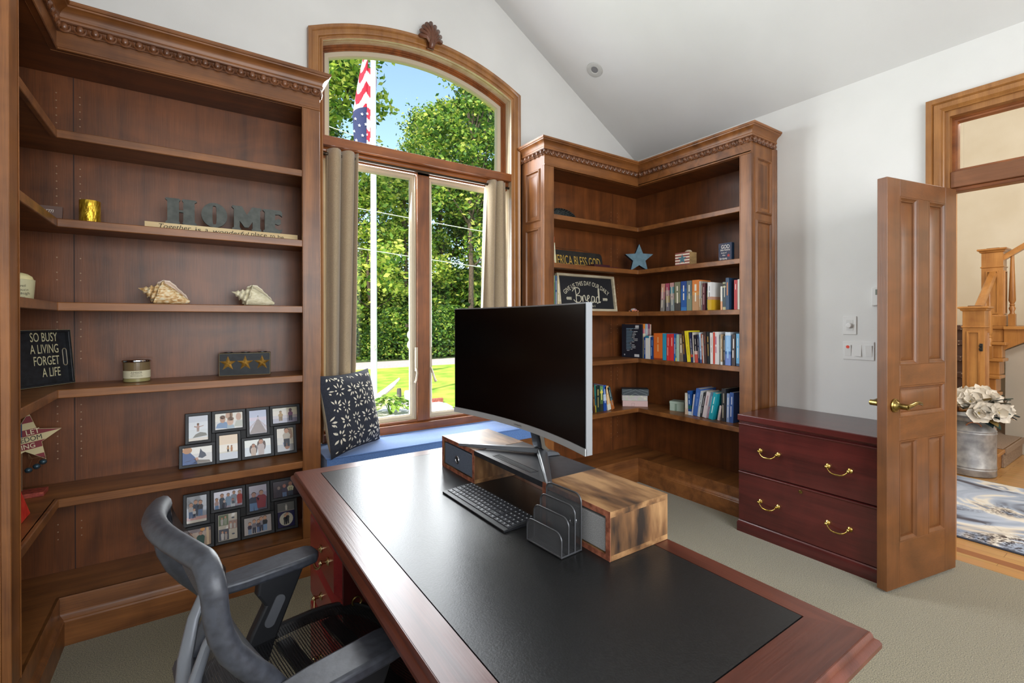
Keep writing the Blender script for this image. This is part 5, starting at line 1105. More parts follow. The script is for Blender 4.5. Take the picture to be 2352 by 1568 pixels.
# conch shells
def conch(label, x0, x1, y, z0, zt, cols, group, knob):
    t = thing('conch_shell', label, 'shell', ((x0+x1)/2, y, z0), 0, group); L = x1-x0; body = noisy('shell_'+cols[0], cols[0], cols[1], 55, .5, .4, detail=6, h3=cols[2], stretch=(1, 1, 2)); lip = flat(cols[3], .3, coat=.3)
    a = Vector((x0, y, z0+.62*(zt-z0))); b = Vector((x1, y-.005, z0+.012)); ax = (b-a).normalized(); LL = (b-a).length; u = Vector((0, 1, 0)); w = ax.cross(u).normalized(); R0 = (zt-z0)*.44; seg = 36; prof = []
    for k in range(61):
        s = k/60
        if s < .36: r = R0*.86*(s/.36)**1.1*(1+.16*math.sin(s/.36*PI*8)*(1-s)); 
        else: q = (s-.36)/.64; r = R0*(1-q**1.35)*(1+.0*q)+.006
        prof.append((s*LL, max(r, .0015)))
    vs = []; fs = []
    for i, (h, r) in enumerate(prof):
        s = i/60
        for k in range(seg):
            th = 2*PI*k/seg; kn = 1
            if .05 < s < .42: kn += knob*max(0, math.sin(th*7+s*60))**2*max(0, math.sin(s/.36*PI*8-.5))
            if .30 < s < .42: kn += knob*1.1*max(0, math.sin(th*7))**3*(1-abs(s-.36)/.06)
            if s > .42: kn += .02*math.sin(th*22)
            p = a+ax*h+(u*math.cos(th)+w*math.sin(th))*(r*kn); p.z = max(p.z, z0+.001+.02*R0*abs(math.sin(th*9))); vs.append(p)
    fs = [(i*seg+k, i*seg+(k+1) % seg, (i+1)*seg+(k+1) % seg, (i+1)*seg+k) for i in range(60) for k in range(seg)]
    mb = MB(); mb.add(vs, fs, body); mb.build('whorl', t, smooth=True, ang=70)
    # flared lip rising behind the aperture
    mb = MB(); vs = []; n1, n2 = 20, 8; H = zt-z0
    edge = [(.34, .86), (.42, .96), (.52, 1.0), (.62, .95), (.72, .78), (.82, .58), (.92, .42), (.98, .22), (.96, .06)]
    for i in range(n1+1):
        f = i/n1*(len(edge)-1); k = min(int(f), len(edge)-2); g = f-k; ex = edge[k][0]+(edge[k+1][0]-edge[k][0])*g; ez = edge[k][1]+(edge[k+1][1]-edge[k][1])*g
        s = .40+.56*i/n1; base = a+ax*(s*LL); rr_ = prof[int(s*60)][1]; p0 = base+(-w if w.z < 0 else w)*rr_*.25+Vector((0, -rr_*.55, 0)); p1 = Vector((x0+ex*L, y+.012, z0+ez*H+.002*math.sin(i*2.1)))
        for j in range(n2+1): q = j/n2; c = p0.lerp(p1, q); c.y += .030*math.sin(q*PI)*(1-.3*i/n1); vs.append(c)
    mb.add(vs, [(i*(n2+1)+j, i*(n2+1)+j+1, (i+1)*(n2+1)+j+1, (i+1)*(n2+1)+j) for i in range(n1) for j in range(n2)], lip)
    o = mb.build('lip', t, smooth=True, ang=180); sd = o.modifiers.new('shell', 'SOLIDIFY'); sd.thickness = .004
conch('larger conch shell with brown speckles and a pink lip, left of the plain white one', -.206, -.012, 2.745, 1.4175, 1.534, ('#a87c48', '#eadfc0', '#dcb984', '#d8c4b4'), 'conch shells on the shelf', .30)
conch('smaller plain cream conch shell with a smooth body, right of the speckled one', .163, .354, 2.745, 1.4175, 1.527, ('#cfc6a4', '#e6dfc4', '#ddd5b6', '#d4cbb2'), 'conch shells on the shelf', .34)
# jar candle
jc = thing('jar_candle', 'glass jar candle with a silver lid and an AMBER label', 'candle', (-.218, 2.815, 1.055))
cj = (-.218, 2.815, 1.0555)
mb = MB(); mb.lathe(cj, [(.047, 0), (.0505, .004), (.0515, .092), (.049, .092), (.048, .088), (.001, .086)], noisy('amber_glass', '#6b5a40', '#7d6a4c', 3, .12), 36); jar = mb.build('jar', jc, smooth=True, ang=40)
mb = MB(); mb.lathe(cj, [(.0508, .003), (.0512, .017)], flat('#8f875a', .2), 36); mb.lathe(cj, [(.0512, .0185), (.0517, .019), (.0519, .053), (.0513, .0535)], flat('#c9c2a4', .7), 36); lb = mb.build('paper_label', jar, smooth=True, ang=40)
mb = MB(); mb.lathe((cj[0], cj[1], cj[2]+.0925), [(.049, 0), (.055, .001), (.056, .004), (.055, .009), (.05, .012), (.001, .013)], chrome, 36); mb.build('lid', jc, smooth=True, ang=40)
mb = MB(); vdir = Vector((.15, -2.815, 0)).normalized(); rad = .0524
for s, size, z in (('AMBER', .0125, 1.0965), ('BERGAMOT &', .0055, 1.0905), ('PATCHOULI', .0075, 1.0825), ('SCENTED CANDLE', .0035, 1.0785)):
    v, f, x0, x1, y0, y1 = glyphs(s) if s != 'SCENTED CANDLE' else glyphs('------------'); cx = (x0+x1)/2; vs = []
    for p, q in v: th = (p-cx)*size*1.1/rad; vs.append(Vector((cj[0], cj[1], z+q*size))+vdir*(rad*math.cos(th))+vdir.cross(ZV)*(-rad*math.sin(th)))
    mb.add(vs, f, flat('#5a5448', .7))
mb.build('lettering', lb)
# three-star block
sb_ = thing('star_block', 'black wooden block with three raised gold stars and tealight cups on top', 'candle holder', (.227, 2.822, 1.055), R(-8)); Ms_ = Matrix.Translation((.227, 2.822, 1.0555)) @ Matrix.Rotation(R(-8), 4, 'Z')
mb = MB(); mb.box(-.1175, .1175, -.002, .06, 0, .117, noisy('black_worn_paint', '#14181c', '#20262b', 40, .6)); o = mb.build('block', sb_, world=False, bevel=.002, seg=1)
mb = MB(); ed = flat('#b09a68', .7); mb.sweep([(-.1165, -.0022, .001), (.1165, -.0022, .001), (.1165, -.0022, .116), (-.1165, -.0022, .116)], [(0, 0), (-.0012, .0006)], (0, -1, 0), ed, closed=True); mb.build('worn_edge', o, world=False)
for k in range(3):
    c = Vector((-.078+k*.078, -.0025, .064)); P = [c+Vector((p, 0, q)) for p, q in star_pts(.039, .40)]; top = c+Vector((0, -.012, 0)); mb = MB(); gs = noisy('gold_star', '#7d5a20', '#c79a48', 30, .5, metal=.35)
    for i in range(10): mb.add([P[i], P[(i+1) % 10], top], [(0, 2, 1)] if False else [(0, 1, 2)], gs)
    mb.build('gold_star', sb_, world=False)
    mb = MB(); mb.lathe((c.x, .03, .117), [(.019, 0), (.022, .003), (.021, .005), (.018, .0045), (.001, .002)], nickel, 18); mb.build('tealight_cup', sb_, world=False, smooth=True)
# patriotic star with bells on a red base
fs_ = thing('star_ornament', 'wooden star painted with stripes, LET FREEDOM RING, and small bells on a red base', 'ornament', (-.6, 2.78, .603)); 
rt = Vector((.93, .36, 0)).normalized(); up_ = Vector((.0, .04, 1)).normalized(); nn = rt.cross(up_); up_ = nn.cross(rt); c = Vector((-.585, 2.80, .838)); RS = .114; rot = PI/2-R(4)
mb = MB(); P = [c+rt*a+up_*b for a, b in star_pts(RS, .45, 5, rot)]; mb.prism(P, -nn*.014, flat('#c9b98c', .7)); 
# stripes: clip bands of the star polygon
def clip(poly, a, b, cc):   # keep a*x+b*y <= cc
    out = []
    for i in range(len(poly)):
        p, q = poly[i], poly[(i+1) % len(poly)]; dp, dq = a*p[0]+b*p[1]-cc, a*q[0]+b*q[1]-cc
        if dp <= 0: out.append(p)
        if dp*dq < 0: f = dp/(dp-dq); out.append((p[0]+(q[0]-p[0])*f, p[1]+(q[1]-p[1])*f))
    return out
sp2 = star_pts(RS-.003, .45, 5, rot); tris = [[(0, 0), sp2[i], sp2[(i+1) % 10]] for i in range(10)]
rdp, nvp = flat('#7d2a30', .7), flat('#2a3a58', .7); ca_, sa_ = math.cos(R(8)), math.sin(R(8))
for k in range(8):
    if k % 2: continue
    lo, hi = -.101+k*.028, -.101+k*.028+.028
    for tr_ in tris:
        q = clip(clip(tr_, -sa_, ca_, hi), sa_, -ca_, -lo); q = clip(q, -1, 0, .012) if lo > .0 else q
        if len(q) > 2: mb.add([c+rt*a+up_*b+nn*.0004 for a, b in q], [tuple(range(len(q)))], rdp)
for tr_ in tris:
    q = clip(clip(tr_, 1, 0, -.012), 0, -1, -.01)
    if len(q) > 2: mb.add([c+rt*a+up_*b+nn*.0008 for a, b in q], [tuple(range(len(q)))], nvp)
cr_ = flat('#e4d8b4', .7)
r8 = (rt*math.cos(R(8))+up_*math.sin(R(8))); u8 = (up_*math.cos(R(8))-rt*math.sin(R(8)))
mb.text('LET', .031, c+r8*.024+u8*.026, r8, u8, cr_, .9, off=.0015); mb.text('FREEDOM', .030, c+r8*-.004+u8*-.002, r8, u8, flat('#1c1a18', .7), .8, off=.0015); mb.text('RING', .028, c+r8*-.006+u8*-.031, r8, u8, cr_, .9, off=.0015)
for q in ((-.026, .06), (-.030, .03), (-.022, .042), (-.05, .03)): mb.add([c+rt*(q[0]+a)+up_*(q[1]+b)+nn*.0016 for a, b in star_pts(.0065)], [tuple(range(10))], cr_)
mb.build('star', fs_)
mb = MB(); wr = flat('#6a4a2c', .6); bc = c-up_*.062+rt*.005+nn*.006
for k, (dx, dz_) in enumerate(((.025, -.05), (.045, -.035), (.0, -.06))):
    e = bc+rt*dx+ZV*dz_; mb.tube([bc, bc+rt*dx*.2-ZV*.02+nn*.01, bc+rt*(dx+.01)-ZV*.02+nn*.012, e], .001, wr, 5)
mb.build('string', fs_)
for k, (dx, dz_) in enumerate(((.025, -.05), (.045, -.035), (.0, -.06))):
    e = bc+rt*dx+ZV*(dz_-.009); mb = MB(); mb.ball(e, .0125, .0125, .0115, flat('#3f5560', .4, .5), 12, 8); mb.lathe(e, [(.0128, -.0008), (.0128, .0008)], flat('#10161a', .6), 14, ax=(.3, -.2, 1)); mb.build('bell', fs_, smooth=True, ang=60)
mb = MB(); mb.box(-.66, -.52, 2.735, 2.815, .6035, .622, noisy('red_speckle', '#7d2a22', '#b0503c', 70, .6)); mb.build('base', fs_, bevel=.002)
mb = MB(); mb.tube([(-.60, 2.80, .622), (-.60, 2.803, .80)], .004, wr, 6); mb.build('rod', fs_, smooth=True)
rb = thing('gift_bag', 'bright red paper gift bag with black handle at the near end of the shelf', 'bag', (-.56, 2.33, .603))
mb = MB(); rp = noisy('red_paper', '#c01e16', '#e03a26', 25, .55, .1); vs = [(-.63, 2.17, .6035), (-.515, 2.17, .6035), (-.515, 2.52, .6035), (-.63, 2.52, .6035), (-.58, 2.17, .90), (-.565, 2.17, .90), (-.565, 2.40, .90), (-.58, 2.40, .90)]
mb.add(vs, [(0, 3, 2, 1), (4, 5, 6, 7), (0, 1, 5, 4), (1, 2, 6, 5), (2, 3, 7, 6), (3, 0, 4, 7)], rp); mb.build('bag_body', rb, bevel=.003)
mb = MB(); mb.tube([(-.563, 2.395, .88), (-.555, 2.41, .86), (-.553, 2.425, .80), (-.556, 2.39, .79)], .004, flat('#1c1414', .7), 6); mb.build('handle', rb, smooth=True)
# photo collages
def figure(mb, O, rt, up_, n, x, y0, h, body, head, legs=None, wd=.30):
    """a small printed figure: ellipse head, tapered body, optional trousers"""
    def pt(a, b, k): return O+rt*a+up_*b+n*k
    hr = h*.13; yb = y0+(h*.42 if legs else 0)
    mb.add([pt(x-h*wd*.42, yb, .0012), pt(x+h*wd*.42, yb, .0012), pt(x+h*wd*.55, y0+h*.62, .0012), pt(x+h*wd*.3, y0+h*.74, .0012), pt(x-h*wd*.3, y0+h*.74, .0012), pt(x-h*wd*.55, y0+h*.62, .0012)], [(0, 1, 2, 3, 4, 5)], flat(body, .5))
    if legs: mb.add([pt(x-h*wd*.4, y0, .0011), pt(x-h*.02, y0, .0011), pt(x, y0+h*.3, .0011), pt(x+h*.02, y0, .0011), pt(x+h*wd*.4, y0, .0011), pt(x+h*wd*.42, yb+h*.02, .0011), pt(x-h*wd*.42, yb+h*.02, .0011)], [(0, 1, 2, 6), (2, 3, 4, 5), (2, 5, 6)], flat(legs, .5))
    mb.add([pt(x+hr*.85*math.cos(a), y0+h*.85+hr*math.sin(a), .0014) for a in [2*PI*k/12 for k in range(12)]], [tuple(range(12))], flat(head, .5))
    mb.add([pt(x+hr*.95*math.cos(a), y0+h*.88+hr*1.05*math.sin(a), .0013) for a in [PI*k/8 for k in range(9)]], [tuple(range(9))], flat('#4a3628', .5))
def collage(label, x0, y0, z0, s, photos):
    t = thing('photo_collage', label, 'photo collage', (x0+.28, y0+.02, z0)); O = Vector((x0, y0, z0+.0008)); rt = XV; up_ = Vector((0, .27, 1)).normalized(); n = rt.cross(up_); bf = flat('#0f1012', .5)
    lay = [(.03, .135, .135, .185), (.165, .185, .185, .135), (.35, .135, .135, .185), (.485, .185, .185, .135), (0, 0, .185, .135), (.185, 0, .135, .185), (.32, 0, .185, .135), (.505, 0, .135, .185)]
    mb = MB()
    for u, v, w, h in ((.16, .12, .03, .08), (.315, .12, .04, .08), (.48, .12, .03, .08)): mb.obox(O+rt*u*s+up_*v*s-n*.012, rt*w*s, up_*h*s, n*.006, flat('#0a0a0b', .6))
    mb.build('backing', t)
    for (u, v, w, h), ph in zip(lay, photos):
        o = O+rt*u*s+up_*v*s; w, h = w*s, h*s; b = .0155; mb = MB()
        mb.sweep(rect(o+(rt+up_)*.0004, rt, up_, w-.0008, h-.0008), [(0, -.012), (0, .004), (-.002, .006), (-b+.002, .005), (-b, .002), (-b, -.012)], n, bf, closed=True); f = mb.build('photo_frame', t)
        o2 = o+(rt+up_)*b; w2, h2 = w-2*b, h-2*b; mb = MB(); z = 0
        for fr, c in ph[0]:
            mb.add([o2+up_*z*h2, o2+rt*w2+up_*z*h2, o2+rt*w2+up_*fr*h2, o2+up_*fr*h2], [(0, 1, 2, 3)], flat(c, .25, coat=.4)); z = fr
        for k in ph[1]:
            if k[0] == 'f': figure(mb, o2, rt, up_, n, k[1]*w2, k[2]*h2, k[3]*h2, k[4], k[5], k[6] if len(k) > 6 else None, k[7] if len(k) > 7 else .3)
            elif k[0] == 'e': mb.add([o2+rt*(k[1]*w2+k[3]*w2*math.cos(a))+up_*(k[2]*h2+k[4]*h2*math.sin(a))+n*(.0008) for a in [2*PI*q/20 for q in range(20)]], [tuple(range(20))], flat(k[5], .4))
            elif k[0] == 'p': mb.add([o2+rt*a*w2+up_*b_*h2+n*.0007 for a, b_ in k[1]], [tuple(range(len(k[1])))], flat(k[2], .4))
            elif k[0] == 't': mb.text(k[1], k[2], o2+rt*k[3]*w2+up_*k[4]*h2, rt, up_, flat(k[5], .5), .8, off=.0018)
        mb.build('photo', f)
sk = '#c99a7c'
collage('black photo collage with pale beach and family prints on the shelf above the darker collage', -.060, 2.845, .603, .845, [
    ([(.12, '#b8a88c'), (.45, '#b4b8b4'), (.75, '#b9bdbe'), (1, '#a9adb4')], [('f', .48, .36, .34, '#c9a89a', '#8a6448', '#b09a8c'), ('p', [(.2, .12), (.95, .18), (.9, .28), (.6, .34), (.35, .26)], '#8a8a80'), ('p', [(.28, .56), (.46, .52), (.46, .54), (.3, .6)], '#a8846c'), ('p', [(.5, .53), (.78, .58), (.76, .6), (.5, .56)], '#a8846c')]),
    ([(.5, '#b4b0a4'), (1, '#c8c0a8')], [('e', .27, .62, .10, .22, '#c49a80'), ('e', .27, .76, .10, .12, '#6a5648'), ('p', [(.02, .1), (.42, .05), (.45, .4), (.28, .5), (.08, .36)], '#7f9cc0'), ('e', .48, .84, .11, .2, '#d0aa90'), ('e', .58, .86, .06, .2, '#9a7a58'), ('e', .54, .45, .12, .24, '#d8b49c'), ('e', .56, .62, .12, .12, '#8a7058'), ('e', .85, .72, .10, .24, '#d4b098'), ('p', [(.68, .1), (1, .1), (1, .48), (.76, .46)], '#c8ccc0'), ('p', [(.4, .02), (.7, .02), (.66, .24), (.44, .24)], '#a8bcc8')]),
    ([(.3, '#9a8f94'), (.55, '#a0a0b0'), (.7, '#b4a0b0'), (1, '#8f98b4')], [('p', [(.0, .02), (1, .02), (.56, .6), (.44, .6)], '#a89c98'), ('p', [(.0, .18), (.02, .3), (.46, .6), (.44, .56)], '#cfc4c8'), ('p', [(1, .18), (.98, .3), (.54, .6), (.56, .56)], '#cfc4c8'), ('p', [(.45, .6), (.55, .6), (.53, .72), (.47, .72)], '#dcd4d4'), ('e', .5, .74, .03, .03, '#5a5a68')]),
    ([(.3, '#7a7484'), (.5, '#a89c98'), (.8, '#c9bda4'), (1, '#c0b89c')], [('f', .72, .1, .82, '#6a3a58', '#54303c', '#2e2a3c', .34), ('f', .32, .14, .66, '#c9ad84', '#c9a880', '#a89478', .4)]),
    ([(.6, '#a8a294'), (1, '#c2bca8')], [('p', [(0, 0), (.5, 0), (.42, .4), (.2, .8), (0, .75)], '#3f5c90'), ('e', .16, .85, .16, .2, '#c08a5c'), ('p', [(.55, .5), (.6, .9), (.66, .72), (.76, .6), (.8, .42), (.66, .3), (.52, .38)], '#3c4456'), ('p', [(.36, .3), (.5, .4), (.54, .24), (.46, .14)], '#c89a80'), ('p', [(.3, .02), (.95, .02), (.9, .16), (.5, .24)], '#7c7468'), ('p', [(.08, .17), (.28, .22), (.28, .26), (.08, .21)], '#f0ece4')]),
    ([(.28, '#8f9296'), (.33, '#a0946c'), (.62, '#c8bca0'), (1, '#c09a58')], [('f', .47, .3, .26, '#c89a68', '#a87850', '#3a3230'), ('f', .66, .31, .25, '#c08a60', '#a87850')]),
    ([(.55, '#a8b0b0'), (1, '#c4c4b4')], [('f', .33, -.1, .85, '#d8c4b4', '#c8967c', None, .34), ('f', .62, -.12, 1.12, '#d4c8c4', '#d0a088', None, .32), ('e', .24, .4, .06, .26, '#4a3a34'), ('e', .42, .4, .05, .26, '#4a3a34'), ('e', .52, .6, .05, .28, '#5a4438'), ('e', .74, .6, .06, .28, '#5a4438')]),
    ([(.3, '#6f6a60'), (.6, '#a89c84'), (1, '#b8a888')], [('f', .58, .2, .8, '#c9c0b0', '#c8987c', '#3a3c44', .36), ('p', [(.62, .98), (.9, .96), (.96, .6), (.82, .5), (.7, .8)], '#8a6848'), ('e', .6, .22, .16, .14, '#a8704c'), ('p', [(.34, .38), (.78, .42), (.7, .28), (.4, .26)], '#6f7ca0')])])
collage('black photo collage with darker family snapshots on the bottom shelf', -.070, 2.815, .1955, .86, [
    ([(.1, '#b8ac94'), (.22, '#a05a40'), (.55, '#5a5e68'), (1, '#3f3a34')], [('f', .22, .18, .58, '#b8b4b0', sk, '#4a6488'), ('f', .45, .25, .60, '#2c3a4c', sk, '#2c3444'), ('f', .68, .22, .60, '#3a3c44', sk, '#5a7498'), ('f', .38, .18, .36, '#c8c4c0', sk, '#38405c')]),
    ([(.7, '#8a7a88'), (1, '#9a8c98')], [('f', .1, -.1, .75, '#b89a94', sk, '#5f86b0'), ('f', .28, .0, .86, '#3f4c5c', sk), ('f', .5, .12, .72, '#8aa4bc', sk, None, .4), ('f', .7, .18, .74, '#98a4b0', sk, None, .4), ('f', .9, .12, .78, '#b03024', sk, None, .36), ('f', .36, -.12, .6, '#5a5868', '#c8b4a8', None, .4), ('f', .66, -.08, .58, '#c8ccd0', '#b08478', None, .42)]),
    ([(.5, '#4a4654'), (.7, '#9a94a8'), (1, '#b0a8b4')], [('f', .26, .0, .74, '#232c44', '#b08474', '#5c7ca4', .5), ('f', .68, .08, .7, '#8a1f2c', '#b8886c', None, .5), ('e', .56, .46, .12, .1, '#c8b0ac'), ('p', [(.5, .16), (.74, .2), (.7, .4), (.52, .4)], '#8098b8')]),
    ([(1, '#32242c')], [('f', .22, -.1, .8, '#2c2230', '#9a8478', None, .4), ('f', .44, -.1, .9, '#38304a', '#b87868', '#60789c', .34), ('f', .68, -.1, 1.0, '#cfc8a0', '#a87458', '#2c3444', .36), ('t', '32', .022, .68, .42, '#1c1c20')]),
    ([(.8, '#a08468'), (1, '#5a3a34')], [('f', .32, -.05, .9, '#5a564c', '#b88a74', None, .4), ('f', .66, .0, .84, '#1f4a3a', '#b88a74', None, .44), ('f', .42, -.2, .56, '#6f8cb0', '#c08a70', None, .4), ('e', .62, .1, .12, .12, '#b87f60'), ('p', [(.86, 0), (.94, 0), (.92, 1), (.84, 1)], '#d4b890'), ('e', .72, .92, .08, .1, '#e09a48')]),
    ([(1, '#c4bca8')], [('p', [(.03, .58), (.53, .58), (.53, .98), (.03, .98)], '#5f7048'), ('p', [(.5, .4), (1, .4), (1, .72), (.56, .72)], '#a08478'), ('p', [(.03, .02), (.55, .02), (.55, .44), (.03, .44)], '#4c4c58'), ('f', .2, .6, .3, '#b8b4ac', sk), ('f', .38, .6, .34, '#98a08c', sk), ('f', .66, .42, .26, '#c8c4bc', sk), ('f', .86, .42, .24, '#c0b8b0', sk), ('f', .22, .04, .34, '#c8c4c0', sk), ('f', .4, .04, .3, '#a8a098', sk), ('e', .78, .82, .08, .03, '#4a525c'), ('e', .78, .2, .08, .03, '#4a525c')]),
    ([(1, '#b4aca8')], [('f', .2, .02, .72, '#3c3448', sk, '#6f88a8'), ('f', .36, .05, .8, '#7c7880', sk, '#3a3c4c'), ('f', .52, .05, .76, '#4a4450', sk, '#60749c'), ('f', .62, .1, .84, '#8a8890', sk, '#3a3c4c'), ('f', .76, .08, .88, '#24262c', sk, '#7494b8')]),
    ([(.64, '#23264e'), (.66, '#a8a090'), (1, '#6a6c68')], [('e', .5, .32, .40, .27, '#c4c0ac'), ('f', .44, .1, .42, '#1c1c22', sk, '#1c1c22', .34), ('f', .56, .12, .46, '#23242c', sk, '#1e1e26', .34), ('f', .52, .68, .26, '#c8c4b8', '#a8a49c')])])

# ---- right bookcase
sco = thing('scaly_ornament', 'dark rounded scaly ornament on the top shelf beside the stile', 'ornament', (2.32, 2.76, 2.118)); mb = MB(); sm_ = noisy('dark_scales', '#101418', '#2b3230', 60, .3, .3, metal=.3)
vs = []; n1, n2 = 40, 20; c = Vector((2.335, 2.75, 2.1185))
for i in range(n1+1):
    u = -1+2*i/n1; prof_ = (1-abs(u)**3.2)**.5*(.92+.08*math.cos(u*3))
    for j in range(n2+1):
        a = PI*j/n2; bump = .0035*math.sin(i*PI*.5+(j % 2)*PI/2)*math.sin(j*PI*.5); hz = .074*(1-.12*u); arch_ = .022*max(0, 1-(u-.15)**2/.06) if j in (0, n2) else 0
        vs.append(c+Vector((u*.135, .058*math.cos(a)*prof_, (hz+bump)*math.sin(a)*prof_+arch_*.0)))
mb.add(vs, [(i*(n2+1)+j, i*(n2+1)+j+1, (i+1)*(n2+1)+j+1, (i+1)*(n2+1)+j) for i in range(n1) for j in range(n2)], sm_)
for i in range(3, 38, 2):
    for j in range(2, 19, 2):
        p = vs[i*(n2+1)+j+(i//2) % 2]; mb.ball(p, .0055, .0045, .004, sm_, 6, 4)
mb.build('scaly_body', sco, smooth=True, ang=60)
mb = MB(); mb.ball((2.22, 2.735, 2.165), .02, .018, .02, sm_, 10, 8); mb.tube([(2.222, 2.73, 2.18), (2.218, 2.728, 2.198)], [.006, .001], sm_, 6); mb.tube([(2.232, 2.74, 2.18), (2.234, 2.74, 2.199)], [.006, .001], sm_, 6); mb.build('head', sco, smooth=True)
am = thing('wooden_sign', 'dark sign with gold letters AMERICA BLESS GOD leaning against the bookcase back', 'sign', (2.6, 2.88, 1.763)); up_ = Vector((0, .2, 1)).normalized(); n = XV.cross(up_); O = Vector((2.262, 2.885, 1.7636)); w, h, r_ = .655, .152, .028
P = [O+XV*a+up_*b for a, b in [(0, 0), (w, 0)]+[(w-r_+r_*math.cos(t), h-r_+r_*math.sin(t)) for t in [PI/2*k/6 for k in range(7)]]+[(r_+r_*math.cos(t), h-r_+r_*math.sin(t)) for t in [PI/2+PI/2*k/6 for k in range(7)]]]
mb = MB(); mb.prism(P, -n*.012, noisy('dark_sign', '#1d1c1a', '#2c2a26', 20, .7)); b_ = mb.build('board', am); mb = MB(); mb.text('AMERICA BLESS GOD', .115, O+XV*(w*.49+.022)+up_*h*.46, XV, up_, flat('#c09c44', .6), fit=.565, off=.001); mb.build('lettering', b_)
mb = MB(); q = O+up_*h; mb.tube([q+XV*.05+n*-.006, q+XV*.12+ZV*.02, q+XV*.25+ZV*.012, q+XV*.4+ZV*.018, q+XV*.58+n*-.006], .0012, flat('#4a3a2c', .6), 5); mb.build('hanging_wire', am, smooth=True)
mb = MB(); mb.box(2.62, 2.79, 2.69, 2.81, 1.7635, 1.788, flat('#3a141c', .5)); tag(mb.build('flat_box', bevel=.002), 'dark maroon flat box lying in front of the AMERICA BLESS GOD sign', 'box')
mb = MB(); mb.box(2.80, 2.905, 2.70, 2.80, 1.7635, 1.776, flat('#4a1620', .5)); tag(mb.build('flat_box', bevel=.002), 'thinner maroon flat box lying beside the blue star', 'box')
sm2 = noisy('slate_blue_paint', '#4a6878', '#587888', 30, .65, .05); mb = MB(); rt = Vector((.833, -.553, 0)); c = Vector((3.125, 2.675, 1.7636+.124*.809)); n = rt.cross(ZV)
pf = [c+rt*a+ZV*b for a, b in star_pts(.124, .44)]; pb = [p-n*.045 for p in pf]
mb.add(pf, [tuple(range(10))], sm2); dkb = flat('#22384c', .6)
mb.add(pf+pb, [(i, 10+i, 10+(i+1) % 10, (i+1) % 10) for i in range(10)], dkb); mb.add(pb, [tuple(range(10))[::-1]], dkb); tag(mb.build('star_block'), 'thick slate blue wooden star standing in the corner of the shelf', 'star')
fb = thing('flag_block', 'small wooden block painted with red stripes and a blue star', 'ornament', (3.15, 2.24, 1.763)); ux = 3.105; y1, y0, z0, z1 = 2.303, 2.176, 1.7636, 1.862
mb = MB(); mb.box(ux, ux+.09, y0, y1, z0, z1, noisy('raw_wood', '#8a6f48', '#a88a5c', 12, .8, stretch=(1, 1, 3))); b_ = mb.build('block', fb, bevel=.001, seg=1)
mb = MB()
for k in range(9): mb.add([(ux-.0005, y1, z0+(z1-z0)*k/9), (ux-.0005, y0, z0+(z1-z0)*k/9), (ux-.0005, y0, z0+(z1-z0)*(k+1)/9), (ux-.0005, y1, z0+(z1-z0)*(k+1)/9)], [(0, 1, 2, 3)], flat('#8a4a44' if k % 2 == 0 else '#e6d8c8', .7))
mb.add([(ux-.0012, (y0+y1)/2-a, (z0+z1)/2-.002+b) for a, b in star_pts(.040, .42)], [tuple(range(10))], flat('#4f7684', .7)); mb.build('painted_front', b_)
mb = MB(); mb.ball((ux+.03, y0+.03, z1+.004), .022, .028, .014, flat('#b8a890', .8), 12, 6); mb.build('button', fb, smooth=True)
gs_ = thing('block_sign', 'small navy block sign reading GOD bless America home of the brave', 'sign', (3.12, 1.9, 1.763)); ux = 3.115; y1, y0, z0, z1 = 1.945, 1.847, 1.7636, 1.888
mb = MB(); mb.box(ux, ux+.035, y0, y1, z0, z1, flat('#1d3a58', .6)); b_ = mb.build('block', gs_, bevel=.001, seg=1); mb = MB(); mb.add([(ux-.0005, y1, z0), (ux-.0005, y0, z0), (ux-.0005, y0, z1), (ux-.0005, y1, z1)], [(0, 1, 2, 3)], noisy('navy_worn', '#2a3a50', '#4a4658', 25, .7)); wl = flat('#e8e4dc', .7)
for s, size, z, dy, ft in (('GOD', .038, .098, -.003, .062), ('bless America', .02, .076, -.002, .072), ('home of', .016, .056, .008, .04), ('the', .016, .039, .008, .022), ('brave', .026, .016, .012, .055)): mb.text(s, size, (ux-.0008, (y0+y1)/2+dy, z0+z), (0, -1, 0), (0, 0, 1), wl, fit=ft)
mb.add([(ux-.0012, y0+.022-a, z0+.034+b) for a, b in star_pts(.014)], [tuple(range(10))], flat('#b03a34', .7)); mb.build('painted_front', b_)
# framed Bread sign
br = thing('framed_sign', 'whitewashed frame with black panel reading GIVE US THIS DAY OUR DAILY Bread', 'sign', (2.65, 2.8, 1.415)); up_ = Vector((0, .14, 1)).normalized(); n = XV.cross(up_); O = Vector((2.345, 2.80, 1.4158)); w, h = .632, .300
ww2 = noisy('whitewash', '#b4a88e', '#d0c6ac', 14, .7, .05, stretch=(.5, 3, 3)); mb = MB(); mb.sweep(rect(O, XV, up_, w, h), [(0, -.01), (0, .018), (-.019, .018), (-.019, -.01)], n, ww2, closed=True); mb.build('frame', br)
mb = MB(); mb.obox(O+(XV+up_)*.015-n*.008, XV*(w-.03), up_*(h-.03), n*.006, flat('#1a1c22', .6)); b_ = mb.build('black_panel', br); mb = MB(); cw = flat('#d4cfba', .7)
C0 = O+XV*w/2+up_*h/2
mb.text('GIVE US THIS DAY OUR DAILY', .052, C0+up_*.082, XV, up_, cw, fit=.53, off=.002, bend=.40)
def stroke(pts, r=.0034): mb.tube([C0+XV*(a*.86)+up_*(b*1.02-.020)+n*.001 for a, b in pts], r, cw, 6)
